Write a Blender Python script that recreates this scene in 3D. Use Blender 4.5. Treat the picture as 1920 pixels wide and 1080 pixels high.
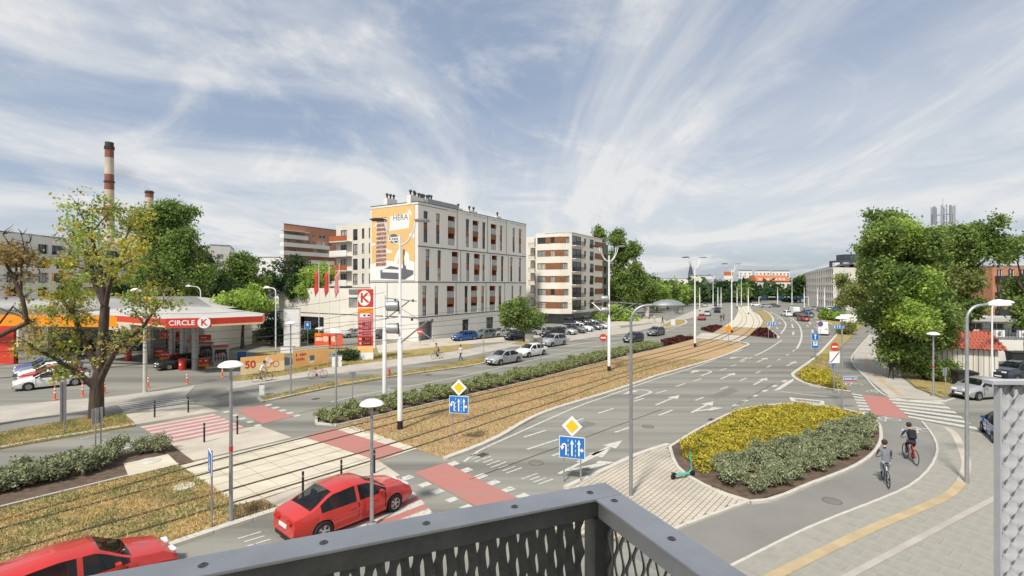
import bpy, bmesh, math, random
import numpy as np
from mathutils import Vector, Matrix
R = math.radians
rnd = random.Random(7)
nrng = np.random.default_rng(7)
for o in list(bpy.data.objects): bpy.data.objects.remove(o)
SC = bpy.context.scene
COL = SC.collection

# ---------------------------------------------------------------- camera, sky, sun, exposure
H = 8.4            # eye height above the street (third floor balcony)
F = 930.0          # focal length in photo pixels (1920 wide)
HY = 535.0         # horizon row
cam = bpy.data.cameras.new('camera'); camo = bpy.data.objects.new('camera', cam); COL.objects.link(camo)
camo.location = (0, 0, H); camo.rotation_euler = (R(90), 0, 0)
cam.sensor_width = 36.0; cam.lens = 36.0 * F / 1920.0
cam.shift_y = (HY - 540.0) / 1920.0
cam.clip_start = 0.05; cam.clip_end = 6000
SC.camera = camo

SUN_EL, SUN_AZ = 54.0, 208.0      # degrees; azimuth measured clockwise from +Y: behind the camera, to its left
world = bpy.data.worlds.new('World'); SC.world = world; world.use_nodes = True
wn, wl = world.node_tree.nodes, world.node_tree.links
wn.clear()
def WN(t, **kw):
    n = wn.new(t)
    for k, v in kw.items(): setattr(n, k, v)
    return n
def wmath(op, a, b=None):
    n = WN('ShaderNodeMath', operation=op)
    for i, v in enumerate((a, b)):
        if v is None: continue
        if isinstance(v, (int, float)): n.inputs[i].default_value = v
        else: wl.new(v, n.inputs[i])
    return n.outputs[0]
sky = WN('ShaderNodeTexSky', sky_type='NISHITA', sun_disc=False)
sky.sun_elevation = R(SUN_EL); sky.sun_rotation = R(SUN_AZ)
sky.air_density = 1.0; sky.dust_density = 1.6; sky.ozone_density = 1.2
tc = WN('ShaderNodeTexCoord'); sep = WN('ShaderNodeSeparateXYZ'); wl.new(tc.outputs['Generated'], sep.inputs[0])
zz = wmath('ADD', wmath('MAXIMUM', sep.outputs[2], 0.0), 0.16)
px_ = wmath('DIVIDE', sep.outputs[0], zz); py_ = wmath('DIVIDE', sep.outputs[1], zz)
comb = WN('ShaderNodeCombineXYZ'); wl.new(px_, comb.inputs[0]); wl.new(py_, comb.inputs[1])
def cloud_layer(rot, scl, nscale, detail, rough, dist, lo, hi, off):
    m = WN('ShaderNodeMapping'); m.inputs['Rotation'].default_value = (0, 0, R(rot)); m.inputs['Scale'].default_value = scl
    m.inputs['Location'].default_value = off
    wl.new(comb.outputs[0], m.inputs[0])
    n = WN('ShaderNodeTexNoise'); n.inputs['Scale'].default_value = nscale; n.inputs['Detail'].default_value = detail
    n.inputs['Roughness'].default_value = rough; n.inputs['Distortion'].default_value = dist
    wl.new(m.outputs[0], n.inputs['Vector'])
    r = WN('ShaderNodeMapRange', interpolation_type='SMOOTHSTEP'); r.inputs[1].default_value = lo; r.inputs[2].default_value = hi
    wl.new(n.outputs[0], r.inputs[0]); return r.outputs[0]
c1 = cloud_layer(-52, (0.80, 0.50, 1), 0.60, 9, 0.58, 1.9, 0.43, 0.68, (5.3, 1.9, 0))
c2 = cloud_layer(62, (0.85, 0.58, 1), 0.85, 9, 0.62, 2.8, 0.46, 0.74, (2.6, 4.4, 0))
c3 = cloud_layer(0, (0.7, 0.7, 1), 0.40, 5, 0.5, 0.8, 0.40, 0.64, (8.1, 3.2, 0))
cl = wmath('ADD', wmath('ADD', wmath('MULTIPLY', c1, 0.70), wmath('MULTIPLY', c2, 0.52)), wmath('MULTIPLY', c3, 0.44))
hz = WN('ShaderNodeMapRange', interpolation_type='SMOOTHSTEP'); hz.inputs[1].default_value = 0.0; hz.inputs[2].default_value = 0.36
hz.inputs[3].default_value = 0.12; hz.inputs[4].default_value = 0.0
wl.new(sep.outputs[2], hz.inputs[0])
cl = wmath('MINIMUM', wmath('ADD', cl, hz.outputs[0]), 0.86)
mixc = WN('ShaderNodeMix', data_type='RGBA'); wl.new(cl, mixc.inputs[0])
veil = WN('ShaderNodeMix', data_type='RGBA'); veil.inputs[0].default_value = 0.72
wl.new(sky.outputs[0], veil.inputs[6]); veil.inputs[7].default_value = (2.0, 2.4, 3.1, 1)
wl.new(veil.outputs[2], mixc.inputs[6]); mixc.inputs[7].default_value = (5.0, 4.98, 4.9, 1)
bg = WN('ShaderNodeBackground'); bg.inputs[1].default_value = 0.092
wl.new(mixc.outputs[2], bg.inputs[0])
wo = WN('ShaderNodeOutputWorld'); wl.new(bg.outputs[0], wo.inputs[0])

sun = bpy.data.lights.new('sun', 'SUN'); suno = bpy.data.objects.new('sun', sun); COL.objects.link(suno)
sun.energy = 2.45; sun.angle = R(6.0); sun.color = (1.0, 0.95, 0.87)
_d = Vector((math.sin(R(SUN_AZ)) * math.cos(R(SUN_EL)), math.cos(R(SUN_AZ)) * math.cos(R(SUN_EL)), math.sin(R(SUN_EL))))
suno.rotation_euler = _d.to_track_quat('Z', 'Y').to_euler(); suno.location = (0, -30, 60)
SC.view_settings.view_transform = 'Standard'; SC.view_settings.look = 'None'
SC.view_settings.gamma = 1.0; SC.view_settings.exposure = 0.90
SC.view_settings.use_curve_mapping = False

# ---------------------------------------------------------------- helpers
def g(x, y, z=0.0):
    """street point (at height z) surveyed from a photo position"""
    k = (H - z) / (y - HY); return ((x - 960) * k, F * k)
def G(pts, z=0.0): return [g(x, y, z) for x, y in pts]
def norm(a): l = math.hypot(*a) or 1; return (a[0] / l, a[1] / l)

MATS = {}
def nodes_of(m): m.use_nodes = True; return m.node_tree.nodes, m.node_tree.links
def mat(name, col, rough=0.7, var=0.12, scale=3.0, bump=0.0, bscale=40.0, metal=0.0, spec=0.4, col2=None, coat=0.0,
        stretch=None, rot=0.0, fine=0.0, fscale=60.0, trans=0.0, emit=0.0, island=0.0, low=0.35, high=0.65, detail=5):
    if name in MATS: return MATS[name]
    m = bpy.data.materials.new(name); n, l = nodes_of(m); b = n['Principled BSDF']
    tcn = n.new('ShaderNodeTexCoord'); vec = tcn.outputs['Object']
    mp = n.new('ShaderNodeMapping'); mp.inputs['Rotation'].default_value = (0, 0, rot)
    if stretch: mp.inputs['Scale'].default_value = stretch
    l.new(vec, mp.inputs[0])
    t = n.new('ShaderNodeTexNoise'); t.inputs['Scale'].default_value = scale; t.inputs['Detail'].default_value = detail
    t.inputs['Roughness'].default_value = 0.62
    l.new(mp.outputs[0], t.inputs['Vector'])
    rg = n.new('ShaderNodeMapRange'); rg.inputs[1].default_value = low; rg.inputs[2].default_value = high; l.new(t.outputs[0], rg.inputs[0])
    mx = n.new('ShaderNodeMix'); mx.data_type = 'RGBA'; l.new(rg.outputs[0], mx.inputs[0])
    c2 = col2 or tuple(c * (1 - var) for c in col)
    c1 = col if col2 else tuple(min(1, c * (1 + var)) for c in col)
    mx.inputs[6].default_value = (*c2, 1); mx.inputs[7].default_value = (*c1, 1)
    out = mx.outputs[2]
    def mul(out, fac_socket, lo, hi):
        r = n.new('ShaderNodeMapRange'); r.inputs[3].default_value = lo; r.inputs[4].default_value = hi; l.new(fac_socket, r.inputs[0])
        mm = n.new('ShaderNodeVectorMath'); mm.operation = 'SCALE'; l.new(out, mm.inputs[0]); l.new(r.outputs[0], mm.inputs['Scale']); return mm.outputs[0]
    if fine:
        f = n.new('ShaderNodeTexNoise'); f.inputs['Scale'].default_value = fscale; f.inputs['Detail'].default_value = 2; l.new(vec, f.inputs['Vector'])
        out = mul(out, f.outputs[0], 1 - fine, 1 + fine)
    if island:
        gi = n.new('ShaderNodeNewGeometry'); out = mul(out, gi.outputs['Random Per Island'], 1 - island, 1 + island)
    l.new(out, b.inputs['Base Color'])
    b.inputs['Roughness'].default_value = rough; b.inputs['Metallic'].default_value = metal
    b.inputs['Specular IOR Level'].default_value = spec; b.inputs['Coat Weight'].default_value = coat
    if coat: b.inputs['Coat Roughness'].default_value = 0.06
    if emit: l.new(out, b.inputs['Emission Color']); b.inputs['Emission Strength'].default_value = emit
    if bump:
        bt = n.new('ShaderNodeTexNoise'); bt.inputs['Scale'].default_value = bscale; bt.inputs['Detail'].default_value = 4; l.new(vec, bt.inputs['Vector'])
        bp = n.new('ShaderNodeBump'); bp.inputs['Strength'].default_value = bump; bp.inputs['Distance'].default_value = 0.02
        l.new(bt.outputs[0], bp.inputs['Height']); l.new(bp.outputs[0], b.inputs['Normal'])
    if trans:
        tr = n.new('ShaderNodeBsdfTranslucent'); l.new(out, tr.inputs[0]); ms = n.new('ShaderNodeMixShader'); ms.inputs[0].default_value = trans
        o = n['Material Output']; l.new(b.outputs[0], ms.inputs[1]); l.new(tr.outputs[0], ms.inputs[2]); l.new(ms.outputs[0], o.inputs[0])
    MATS[name] = m; return m

RD = math.atan2(0.755, 0.655)       # street direction
U = (0.655, 0.755); V = (0.755, -0.655)
M = {}
def defm(k, *a, **kw): M[k] = mat(k, *a, **kw)
defm('asphalt', (0.262, 0.255, 0.216), 0.86, 0.13, 0.42, bump=0.12, bscale=90, fine=0.20, fscale=22, stretch=(0.05, 1.15, 1), rot=-RD, spec=0.25, col2=(0.160, 0.155, 0.135), detail=8, low=.37, high=.6)
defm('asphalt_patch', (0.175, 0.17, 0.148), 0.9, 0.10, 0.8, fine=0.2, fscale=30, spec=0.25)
defm('tar', (0.07, 0.068, 0.06), 0.8, 0.2, 2)
defm('asphalt_path', (0.212, 0.207, 0.188), 0.88, 0.10, 0.25, bump=0.1, bscale=90, fine=0.12, fscale=30, spec=0.25)
defm('paving', (0.40, 0.37, 0.315), 0.85, 0.12, 0.5, bump=0.1, bscale=30, fine=0.08, fscale=12)
defm('paving_light', (0.47, 0.42, 0.34), 0.85, 0.13, 0.4, bump=0.1, bscale=30, fine=0.08, fscale=12)
defm('slab_grey', (0.30, 0.288, 0.242), 0.87, 0.10, 1.2, fine=0.08, fscale=25)
defm('concrete', (0.56, 0.505, 0.39), 0.8, 0.12, 0.8, fine=0.08, fscale=20, stretch=(0.3, 1.5, 1), rot=-RD)
defm('kerb', (0.52, 0.49, 0.43), 0.85, 0.15, 1.5, fine=0.1, fscale=30)
defm('paint', (0.53, 0.51, 0.455), 0.75, 0.10, 5.0, fine=0.10, fscale=20, col2=(0.29, 0.28, 0.245), low=0.36, high=0.47, detail=8)
defm('red_paint', (0.43, 0.16, 0.132), 0.8, 0.14, 0.9, fine=0.12, fscale=25, stretch=(0.2, 1.6, 1), rot=-RD, col2=(0.36, 0.19, 0.16))
defm('worn_paint', (0.52, 0.42, 0.38), 0.75, 0.12, 1.2, fine=0.12)
defm('pink_paint', (0.40, 0.20, 0.18), 0.75, 0.10, 0.8, fine=0.1, fscale=25)
defm('yellow_tile', (0.43, 0.335, 0.195), 0.8, 0.12, 1.2, fine=0.1)
defm('grid_joint', (0.20, 0.165, 0.105), 0.95, 0.25, 3, fine=0.3, fscale=10)
defm('soil', (0.115, 0.08, 0.055), 0.95, 0.3, 3, bump=0.6, bscale=25, fine=0.3, fscale=18)
defm('dry_grass', (0.36, 0.265, 0.10), 0.95, 0.2, 0.9, col2=(0.235, 0.20, 0.065), bump=0.6, bscale=22, fine=0.35, fscale=14)
defm('track_grass', (0.42, 0.305, 0.15), 0.95, 0.2, 0.55, col2=(0.36, 0.225, 0.115), bump=0.7, bscale=18, fine=0.45, fscale=9, stretch=(0.35, 1.2, 1), rot=-RD)
defm('track_grass_near', (0.46, 0.34, 0.155), 0.95, 0.2, 0.7, col2=(0.33, 0.235, 0.11), bump=0.7, bscale=18, fine=0.45, fscale=9, stretch=(0.35, 1.2, 1), rot=-RD)
defm('ground', (0.19, 0.18, 0.12), 0.95, 0.25, 0.05, fine=0.2, fscale=2)
defm('rail', (0.13, 0.10, 0.08), 0.55, 0.3, 4, metal=0.5)
defm('blade', (0.60, 0.45, 0.20), 0.9, 0.2, 0.55, col2=(0.30, 0.30, 0.12), low=.44, high=.60, trans=0.4, island=0.45)
defm('blade_red', (0.54, 0.365, 0.19), 0.9, 0.2, 0.45, col2=(0.35, 0.33, 0.13), low=.42, high=.6, trans=0.4, island=0.4)
defm('white_metal', (0.74, 0.74, 0.72), 0.45, 0.05, 2)
defm('white_plastic', (0.78, 0.78, 0.77), 0.4, 0.04, 2)
defm('grey_metal', (0.34, 0.345, 0.35), 0.42, 0.10, 4, metal=0.55)
defm('galv', (0.40, 0.41, 0.42), 0.45, 0.12, 6, metal=0.6)
defm('dark_metal', (0.035, 0.035, 0.037), 0.5, 0.2, 4)
defm('black', (0.018, 0.018, 0.019), 0.6, 0.2, 4)
defm('glass', (0.03, 0.037, 0.042), 0.06, 0.4, 0.35, spec=0.8)
defm('glass_car', (0.012, 0.014, 0.016), 0.05, 0.2, 2, spec=0.7)
defm('red_sign', (0.58, 0.05, 0.032), 0.4, 0.06, 2)
defm('orange_sign', (0.80, 0.27, 0.012), 0.45, 0.05, 1)
defm('yellow_sign', (0.86, 0.52, 0.02), 0.45, 0.04, 2)
defm('blue_sign', (0.018, 0.17, 0.50), 0.4, 0.06, 2)
defm('sign_white', (0.82, 0.82, 0.80), 0.4, 0.03, 2)
defm('tyre', (0.02, 0.02, 0.021), 0.85, 0.2, 10)
defm('rim', (0.48, 0.49, 0.50), 0.3, 0.1, 8, metal=0.8)
defm('lamp_glass', (0.75, 0.76, 0.76), 0.15, 0.05, 5, spec=0.7)
defm('tail_red', (0.40, 0.01, 0.008), 0.2, 0.1, 5)

class MB:
    def __init__(s): s.v = []; s.f = []
    def add(s, vs, fs):
        o = len(s.v); s.v += [tuple(q) for q in vs]; s.f += [tuple(i + o for i in f) for f in fs]; return s
    def box(s, c, d, rz=0.0, rx=0.0, ry=0.0):
        hx, hy, hz_ = d[0] / 2, d[1] / 2, d[2] / 2
        mt = Matrix.Translation(c) @ Matrix.Rotation(rz, 4, 'Z') @ Matrix.Rotation(ry, 4, 'Y') @ Matrix.Rotation(rx, 4, 'X')
        vs = [mt @ Vector((sx * hx, sy * hy, sz * hz_)) for sz in (-1, 1) for sx, sy in ((-1, -1), (1, -1), (1, 1), (-1, 1))]
        return s.add(vs, [(3, 2, 1, 0), (4, 5, 6, 7), (0, 1, 5, 4), (1, 2, 6, 5), (2, 3, 7, 6), (3, 0, 4, 7)])
    def prism(s, pts, z0, z1, bottom=True):
        a = sum(pts[i][0] * pts[(i + 1) % len(pts)][1] - pts[(i + 1) % len(pts)][0] * pts[i][1] for i in range(len(pts)))
        if a < 0: pts = pts[::-1]
        n = len(pts); vs = [(p[0], p[1], z0) for p in pts] + [(p[0], p[1], z1) for p in pts]
        fs = [tuple(range(n, 2 * n))] + [(i, (i + 1) % n, n + (i + 1) % n, n + i) for i in range(n)]
        if bottom: fs.append(tuple(range(n - 1, -1, -1)))
        return s.add(vs, fs)
    def sheet(s, pts, z):
        a = sum(pts[i][0] * pts[(i + 1) % len(pts)][1] - pts[(i + 1) % len(pts)][0] * pts[i][1] for i in range(len(pts)))
        if a < 0: pts = pts[::-1]
        return s.add([(p[0], p[1], z) for p in pts], [tuple(range(len(pts)))])
    def tube(s, path, rad, n=8, cap=True):
        path = [Vector(p) for p in path]
        if isinstance(rad, (int, float)): rad = [rad] * len(path)
        rings = []; up = None
        for i, p in enumerate(path):
            t = (path[min(i + 1, len(path) - 1)] - path[max(i - 1, 0)])
            t = t.normalized() if t.length > 1e-9 else Vector((0, 0, 1))
            if up is None: up = Vector((1, 0, 0)) if abs(t.x) < 0.8 else Vector((0, 1, 0))
            a = (up - t * up.dot(t)).normalized(); b = t.cross(a); up = a
            rings.append([p + a * (rad[i] * math.cos(2 * math.pi * k / n)) + b * (rad[i] * math.sin(2 * math.pi * k / n)) for k in range(n)])
        vs = [q for r in rings for q in r]; fs = []
        for i in range(len(path) - 1):
            for k in range(n): fs.append((i * n + k, i * n + (k + 1) % n, (i + 1) * n + (k + 1) % n, (i + 1) * n + k))
        if cap: fs.append(tuple(range(n - 1, -1, -1))); m0 = (len(path) - 1) * n; fs.append(tuple(range(m0, m0 + n)))
        return s.add(vs, fs)
    def lathe(s, c, prof, n=14, axis='Z', squash=(1, 1)):
        vs = []; fs = []
        for r, h in prof:
            for k in range(n):
                a = 2 * math.pi * k / n; x, y = r * math.cos(a) * squash[0], r * math.sin(a) * squash[1]
                q = (x, y, h) if axis == 'Z' else ((x, h, y) if axis == 'Y' else (h, x, y))
                vs.append((c[0] + q[0], c[1] + q[1], c[2] + q[2]))
        for i in range(len(prof) - 1):
            for k in range(n):
                q = (i * n + k, i * n + (k + 1) % n, (i + 1) * n + (k + 1) % n, (i + 1) * n + k)
                fs.append(q if axis != 'Y' else q[::-1])
        return s.add(vs, fs)
    def mesh(s, name, m=None, smooth=None):
        me = bpy.data.meshes.new(name); me.from_pydata(s.v, [], s.f); me.update()
        if m: me.materials.append(m)
        if smooth:
            me.polygons.foreach_set('use_smooth', [True] * len(me.polygons)); me.set_sharp_from_angle(angle=R(smooth))
        return me
    def build(s, name, m, parent=None, smooth=None):
        return link(name, s.mesh(name, m, smooth), parent)
def link(name, me, parent=None):
    o = bpy.data.objects.new(name, me); COL.objects.link(o); o.parent = parent; return o
def thing(name, label, cat, loc=(0, 0, 0), rz=0.0, group=None):
    o = bpy.data.objects.new(name, None); o.empty_display_size = 0.2; COL.objects.link(o)
    o.location = loc; o.rotation_euler = (0, 0, rz); tag(o, label, cat, group); return o
def tag(o, label, cat, group=None):
    o['label'] = label; o['category'] = cat
    if group: o['group'] = group
    return o
def struct(o): o['kind'] = 'structure'; return o
def stuff(o): o['kind'] = 'stuff'; return o
def copy_tree(o, parent=None):
    c = o.copy(); COL.objects.link(c); c.parent = parent
    for ch in o.children: copy_tree(ch, c)
    return c
def inside(p, poly):
    x, y = p; r = False; j = len(poly) - 1
    for i in range(len(poly)):
        if (poly[i][1] > y) != (poly[j][1] > y) and x < (poly[j][0] - poly[i][0]) * (y - poly[i][1]) / (poly[j][1] - poly[i][1]) + poly[i][0]: r = not r
        j = i
    return r
def smooth_line(pts, step=1.0):
    """Catmull-Rom through surveyed points"""
    out = []; n = len(pts)
    for i in range(n - 1):
        p0, p1, p2, p3 = pts[max(i - 1, 0)], pts[i], pts[i + 1], pts[min(i + 2, n - 1)]
        k = max(1, int(math.dist(p1, p2) / step))
        for j in range(k):
            t = j / k
            out.append(tuple(0.5 * (2 * p1[a] + (p2[a] - p0[a]) * t + (2 * p0[a] - 5 * p1[a] + 4 * p2[a] - p3[a]) * t * t + (3 * p1[a] - p0[a] - 3 * p2[a] + p3[a]) * t ** 3) for a in (0, 1)))
    out.append(tuple(pts[-1])); return out
def offset(pts, d):
    out = []
    for i, p in enumerate(pts):
        a, b = pts[max(i - 1, 0)], pts[min(i + 1, len(pts) - 1)]; t = norm((b[0] - a[0], b[1] - a[1]))
        out.append((p[0] + t[1] * d, p[1] - t[0] * d))     # positive d = to the right of travel
    return out
def ribbon(mb, pts, w, z):
    l, r = offset(pts, -w / 2), offset(pts, w / 2); n = len(pts)
    return mb.add([(*p, z) for p in l] + [(*p, z) for p in r], [(i, n + i, n + i + 1, i + 1) for i in range(n - 1)])
def text_mesh(txt, size, depth=0.004, bold=0.0):
    cu = bpy.data.curves.new('t', 'FONT'); cu.body = txt; cu.size = size; cu.extrude = depth; cu.offset = bold; cu.align_x = 'CENTER'; cu.align_y = 'CENTER'
    o = bpy.data.objects.new('t', cu); COL.objects.link(o); dg = bpy.context.evaluated_depsgraph_get()
    me = bpy.data.meshes.new_from_object(o.evaluated_get(dg)); bpy.data.objects.remove(o); return me
def print_marks(x, y, z, w, h, m, parent, n=6, rows=1):
    """print too small to read: a row of small blocks, like the blurred lettering"""
    mb = MB(); st = w / n
    for r in range(rows):
        for i in range(n):
            if rnd.random() < .12: continue
            hh = h * rnd.uniform(.6, 1); mb.box((x - w / 2 + st * (i + .5), y, z - r * h * 1.5), (st * rnd.uniform(.55, .8), .006, hh))
    return stuff(mb.build('print_marks', m, parent))
def text(txt, size, m, parent, loc, rot=(R(90), 0, 0), sx=1.0, name='lettering', bold=0.0):
    me = text_mesh(txt, size, bold=bold); me.materials.clear(); me.materials.append(m)
    o = link(name, me, parent); o.location = loc; o.rotation_euler = rot; o.scale = (sx, 1, 1); return o

# ---------------------------------------------------------------- the ground
struct(MB().sheet([(-2500, -300), (2500, -300), (2500, 4500), (-2500, 4500)], -0.06).build('ground', M['ground']))
road = struct(MB().sheet([(-150, 4), (150, 4), (220, 330), (-70, 330)], 0.0).build('road', M['asphalt']))

KERB_ME = MB().box((0, 0, 0), (1, 1, 1)).mesh('kerb_stone', M['kerb'])
def bevel_me(me, w=0.02):
    bm = bmesh.new(); bm.from_mesh(me); bmesh.ops.bevel(bm, geom=bm.edges[:], offset=w, segments=1, affect='EDGES'); bm.to_mesh(me); bm.free()
bevel_me(KERB_ME, 0.03)
def kerb(pts, w=0.2, h=0.125, near=46.0, closed=False):
    """kerb line: single stones where they can be told apart, one run beyond"""
    pts = smooth_line(pts, 1.0) if not closed else pts
    if closed: pts = smooth_line(list(pts) + [pts[0]], 1.0)
    root = None; far = MB(); k = struct(bpy.data.objects.new('kerb', None)); COL.objects.link(k); k.location = (*pts[0], 0)
    for a, b in zip(pts[:-1], pts[1:]):
        L = math.dist(a, b); c = ((a[0] + b[0]) / 2, (a[1] + b[1]) / 2); ang = math.atan2(b[1] - a[1], b[0] - a[0])
        if L < 0.05: continue
        if math.hypot(*c) < near and c[1] > 12:
            o = link('kerb_stone', KERB_ME, k); o.location = (c[0] - pts[0][0], c[1] - pts[0][1], h / 2 - 0.03 + rnd.uniform(-.004, .004)); o.rotation_euler = (0, 0, ang)
            o.scale = (L - 0.012, w, h + 0.06)
        else: far.box((c[0] - pts[0][0], c[1] - pts[0][1], h / 2 - 0.03), (L + 0.01, w, h + 0.06), ang)
    if far.v: far.build('kerb_run', M['kerb'], k)
    return k
def slab(name, pts, m, z=0.09, z0=-0.04):
    return struct(MB().prism(pts, z0, z).build(name, M[m]))

# --- pavements and verges on the far (petrol station) side
slab('pavement', G([(-260, 815), (0, 762), (110, 752), (200, 745), (317, 731), (367, 723), (347, 744), (220, 760), (130, 775), (0, 793), (-260, 850)]), 'paving', 0.03)
slab('pavement', G([(-260, 850), (0, 793), (130, 775), (222, 761), (232, 772), (150, 784), (0, 811), (-260, 875)]), 'asphalt_path', 0.03)
verge_w = G([(-260, 872), (0, 811), (153, 784), (232, 776), (250, 793), (253, 797), (120, 819), (0, 840), (-260, 905)], 0.09)
slab('grass_verge', verge_w, 'dry_grass', 0.09)
kerb(G([(-260, 907), (0, 842), (120, 820), (253, 798)]), 0.25)
slab('pavement_island', G([(230, 773), (343, 759), (378, 761), (410, 771), (255, 796), (248, 788)]), 'paving_light', 0.02)
slab('pavement', G([(437, 716), (517, 707), (612, 690), (702, 679), (810, 665), (880, 654), (960, 640), (1060, 626), (1160, 610), (1165, 616), (1070, 634), (960, 651), (880, 668), (825, 676), (725, 690), (575, 707), (500, 718), (425, 732)]), 'paving', 0.03)
strip = G([(437, 716), (440, 708), (530, 695), (612, 678), (700, 664), (810, 652), (880, 645), (885, 653), (810, 665), (702, 679), (612, 690), (517, 707)])
slab('grass_verge', strip, 'dry_grass', 0.06)
verge_e = G([(484, 746), (550, 732), (612, 717), (725, 701), (810, 687), (880, 674), (922, 665), (938, 666), (936, 672), (900, 682), (880, 686), (730, 707), (625, 725), (493, 753)], 0.09)
slab('grass_verge', verge_e, 'dry_grass', 0.09)
kerb(G([(484, 746), (488, 752), (496, 754), (625, 726), (730, 708), (880, 687), (902, 683), (930, 675), (940, 668), (936, 663), (922, 664)]), 0.22)
# parking court in front of the apartment house
slab('parking_court', G([(705, 648), (760, 640), (880, 631), (1000, 622), (1100, 610), (1180, 600), (1240, 596), (1250, 603), (1160, 611), (1060, 626), (960, 640), (880, 645), (810, 652), (710, 662)]), 'paving_light', 0.02)
slab('grass_verge', G([(480, 660), (560, 655), (680, 650), (705, 650), (708, 656), (600, 662), (480, 667)]), 'dry_grass', 0.05)
slab('grass_verge', G([(455, 632), (520, 648), (600, 653), (560, 656), (470, 640)]), 'dry_grass', 0.06)
slab('grass_verge', G([(960, 645), (985, 637), (1010, 640), (985, 648)]), 'dry_grass', 0.06)
isl = G([(1235, 613), (1262, 601), (1280, 600), (1287, 605), (1275, 611), (1250, 614)])
slab('grass_verge', isl, 'dry_grass', 0.1); kerb(isl, 0.4, closed=True)
slab('pavement', G([(1070, 634), (1165, 616), (1250, 603), (1300, 583), (1330, 571), (1345, 572), (1312, 593), (1287, 599), (1262, 600), (1235, 612), (1185, 624), (1067, 640)]), 'paving', 0.08)

# --- median with hedge bed, tram track bed and crossing
def rail_line(pts): return smooth_line(G(pts, 0.06), 1.5)
bed_w = G([(-260, 958), (0, 897), (318, 829), (328, 839), (364, 866), (335, 871), (0, 953), (-260, 1022)], 0.06)
slab('planting_bed', bed_w, 'soil', 0.07)
kerb(G([(-260, 1024), (0, 954), (335, 872)]), 0.1, 0.11)
kerb(G([(-260, 950), (0, 893), (322, 827)]), 0.18)
slab('concrete_pad', G([(232, 870), (315, 852), (334, 871), (241, 893)], 0.09), 'concrete', 0.11)
track_w = G([(-260, 1022), (0, 953), (336, 872), (425, 930), (440, 946), (496, 937), (526, 956), (400, 996), (270, 1041), (0, 1112), (-260, 1180)], 0.05)
slab('tram_track_bed', track_w, 'track_grass_near', 0.05)
kerb(G([(-260, 1184), (0, 1114), (270, 1043), (400, 998), (527, 957)]), 0.3)
bed_e = G([(586, 781), (632, 797), (872, 742), (985, 716), (1137, 677), (1250, 650)], 0.06)
top_e = offset(bed_e[1:], -2.5)
bed_poly = bed_e[1:] + top_e[::-1]
slab('planting_bed', bed_poly, 'soil', 0.07)
kerb(bed_e[1:], 0.1, 0.11); kerb([bed_e[1]] + top_e, 0.16)
track_e = G([(633, 798), (872, 743), (1137, 678), (1298, 637), (1338, 637), (1382, 642), (1400, 647), (1396, 650), (1355, 668), (1265, 695), (1231, 705), (1150, 733), (1020, 774), (935, 820), (837, 861), (782, 840)], 0.05)
slab('tram_track_bed', track_e, 'track_grass', 0.05)
kerb(G([(834, 862), (880, 845), (935, 821), (1020, 775), (1150, 734), (1231, 706), (1265, 696), (1355, 669), (1396, 651), (1403, 646), (1384, 641), (1338, 636)]), 0.3)
for p in ([(1238, 642), (1274, 633), (1302, 635), (1243, 651)], [(1313, 619), (1334, 613), (1355, 613), (1336, 624)], [(1406, 630), (1423, 617), (1437, 617), (1458, 633), (1450, 635)]):
    slab('planting_bed', G(p), 'soil', 0.1)
slab('tram_track_bed', G([(1338, 624), (1356, 613), (1423, 617), (1407, 630)]), 'track_grass', 0.05)
slab('tram_slab_track', G([(1358, 612), (1376, 600), (1384, 585), (1384, 574), (1405, 574), (1412, 584), (1424, 591), (1431, 602), (1424, 615)], 0.04), 'concrete', 0.07)
slab('grass_verge', G([(1426, 615), (1433, 602), (1427, 591), (1414, 584), (1430, 583), (1442, 589), (1449, 600), (1440, 616)]), 'dry_grass', 0.08)
kerb(G([(1460, 634), (1450, 624), (1441, 616), (1450, 601), (1443, 589), (1431, 582)]), 0.4)
slab('pavement', G([(1316, 624), (1302, 634), (1338, 636), (1384, 641), (1404, 631), (1340, 625)]), 'paving_light', 0.015)

RAILS = [[(-260, 1052), (0, 977), (336, 882), (400, 864), (662, 798), (880, 746), (1050, 705), (1200, 670), (1310, 643), (1356, 626), (1388, 606), (1390, 588), (1378, 574)],
         [(-260, 1073), (0, 992), (336, 902), (400, 884), (692, 806), (900, 752), (1050, 715), (1200, 678), (1318, 647), (1366, 628), (1398, 606), (1397, 588), (1386, 574)],
         [(-260, 1140), (0, 1040), (400, 927), (742, 830), (930, 770), (1050, 735), (1200, 690), (1338, 650), (1392, 629), (1413, 606), (1407, 588), (1394, 574)],
         [(-260, 1175), (0, 1074), (400, 954), (775, 840), (940, 785), (1050, 750), (1190, 700), (1348, 654), (1404, 630), (1424, 605), (1415, 588), (1402, 574)]]
for k, rp in enumerate(RAILS):
    ln = rail_line(rp); mb = MB()
    for a, b in zip(ln[:-1], ln[1:]):
        d = math.dist(a, b); mb.box(((a[0] + b[0]) / 2, (a[1] + b[1]) / 2, 0.05), (d + 0.02, 0.072, 0.10), math.atan2(b[1] - a[1], b[0] - a[0]))
    struct(mb.build('tram_rail', M['rail']))
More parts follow.
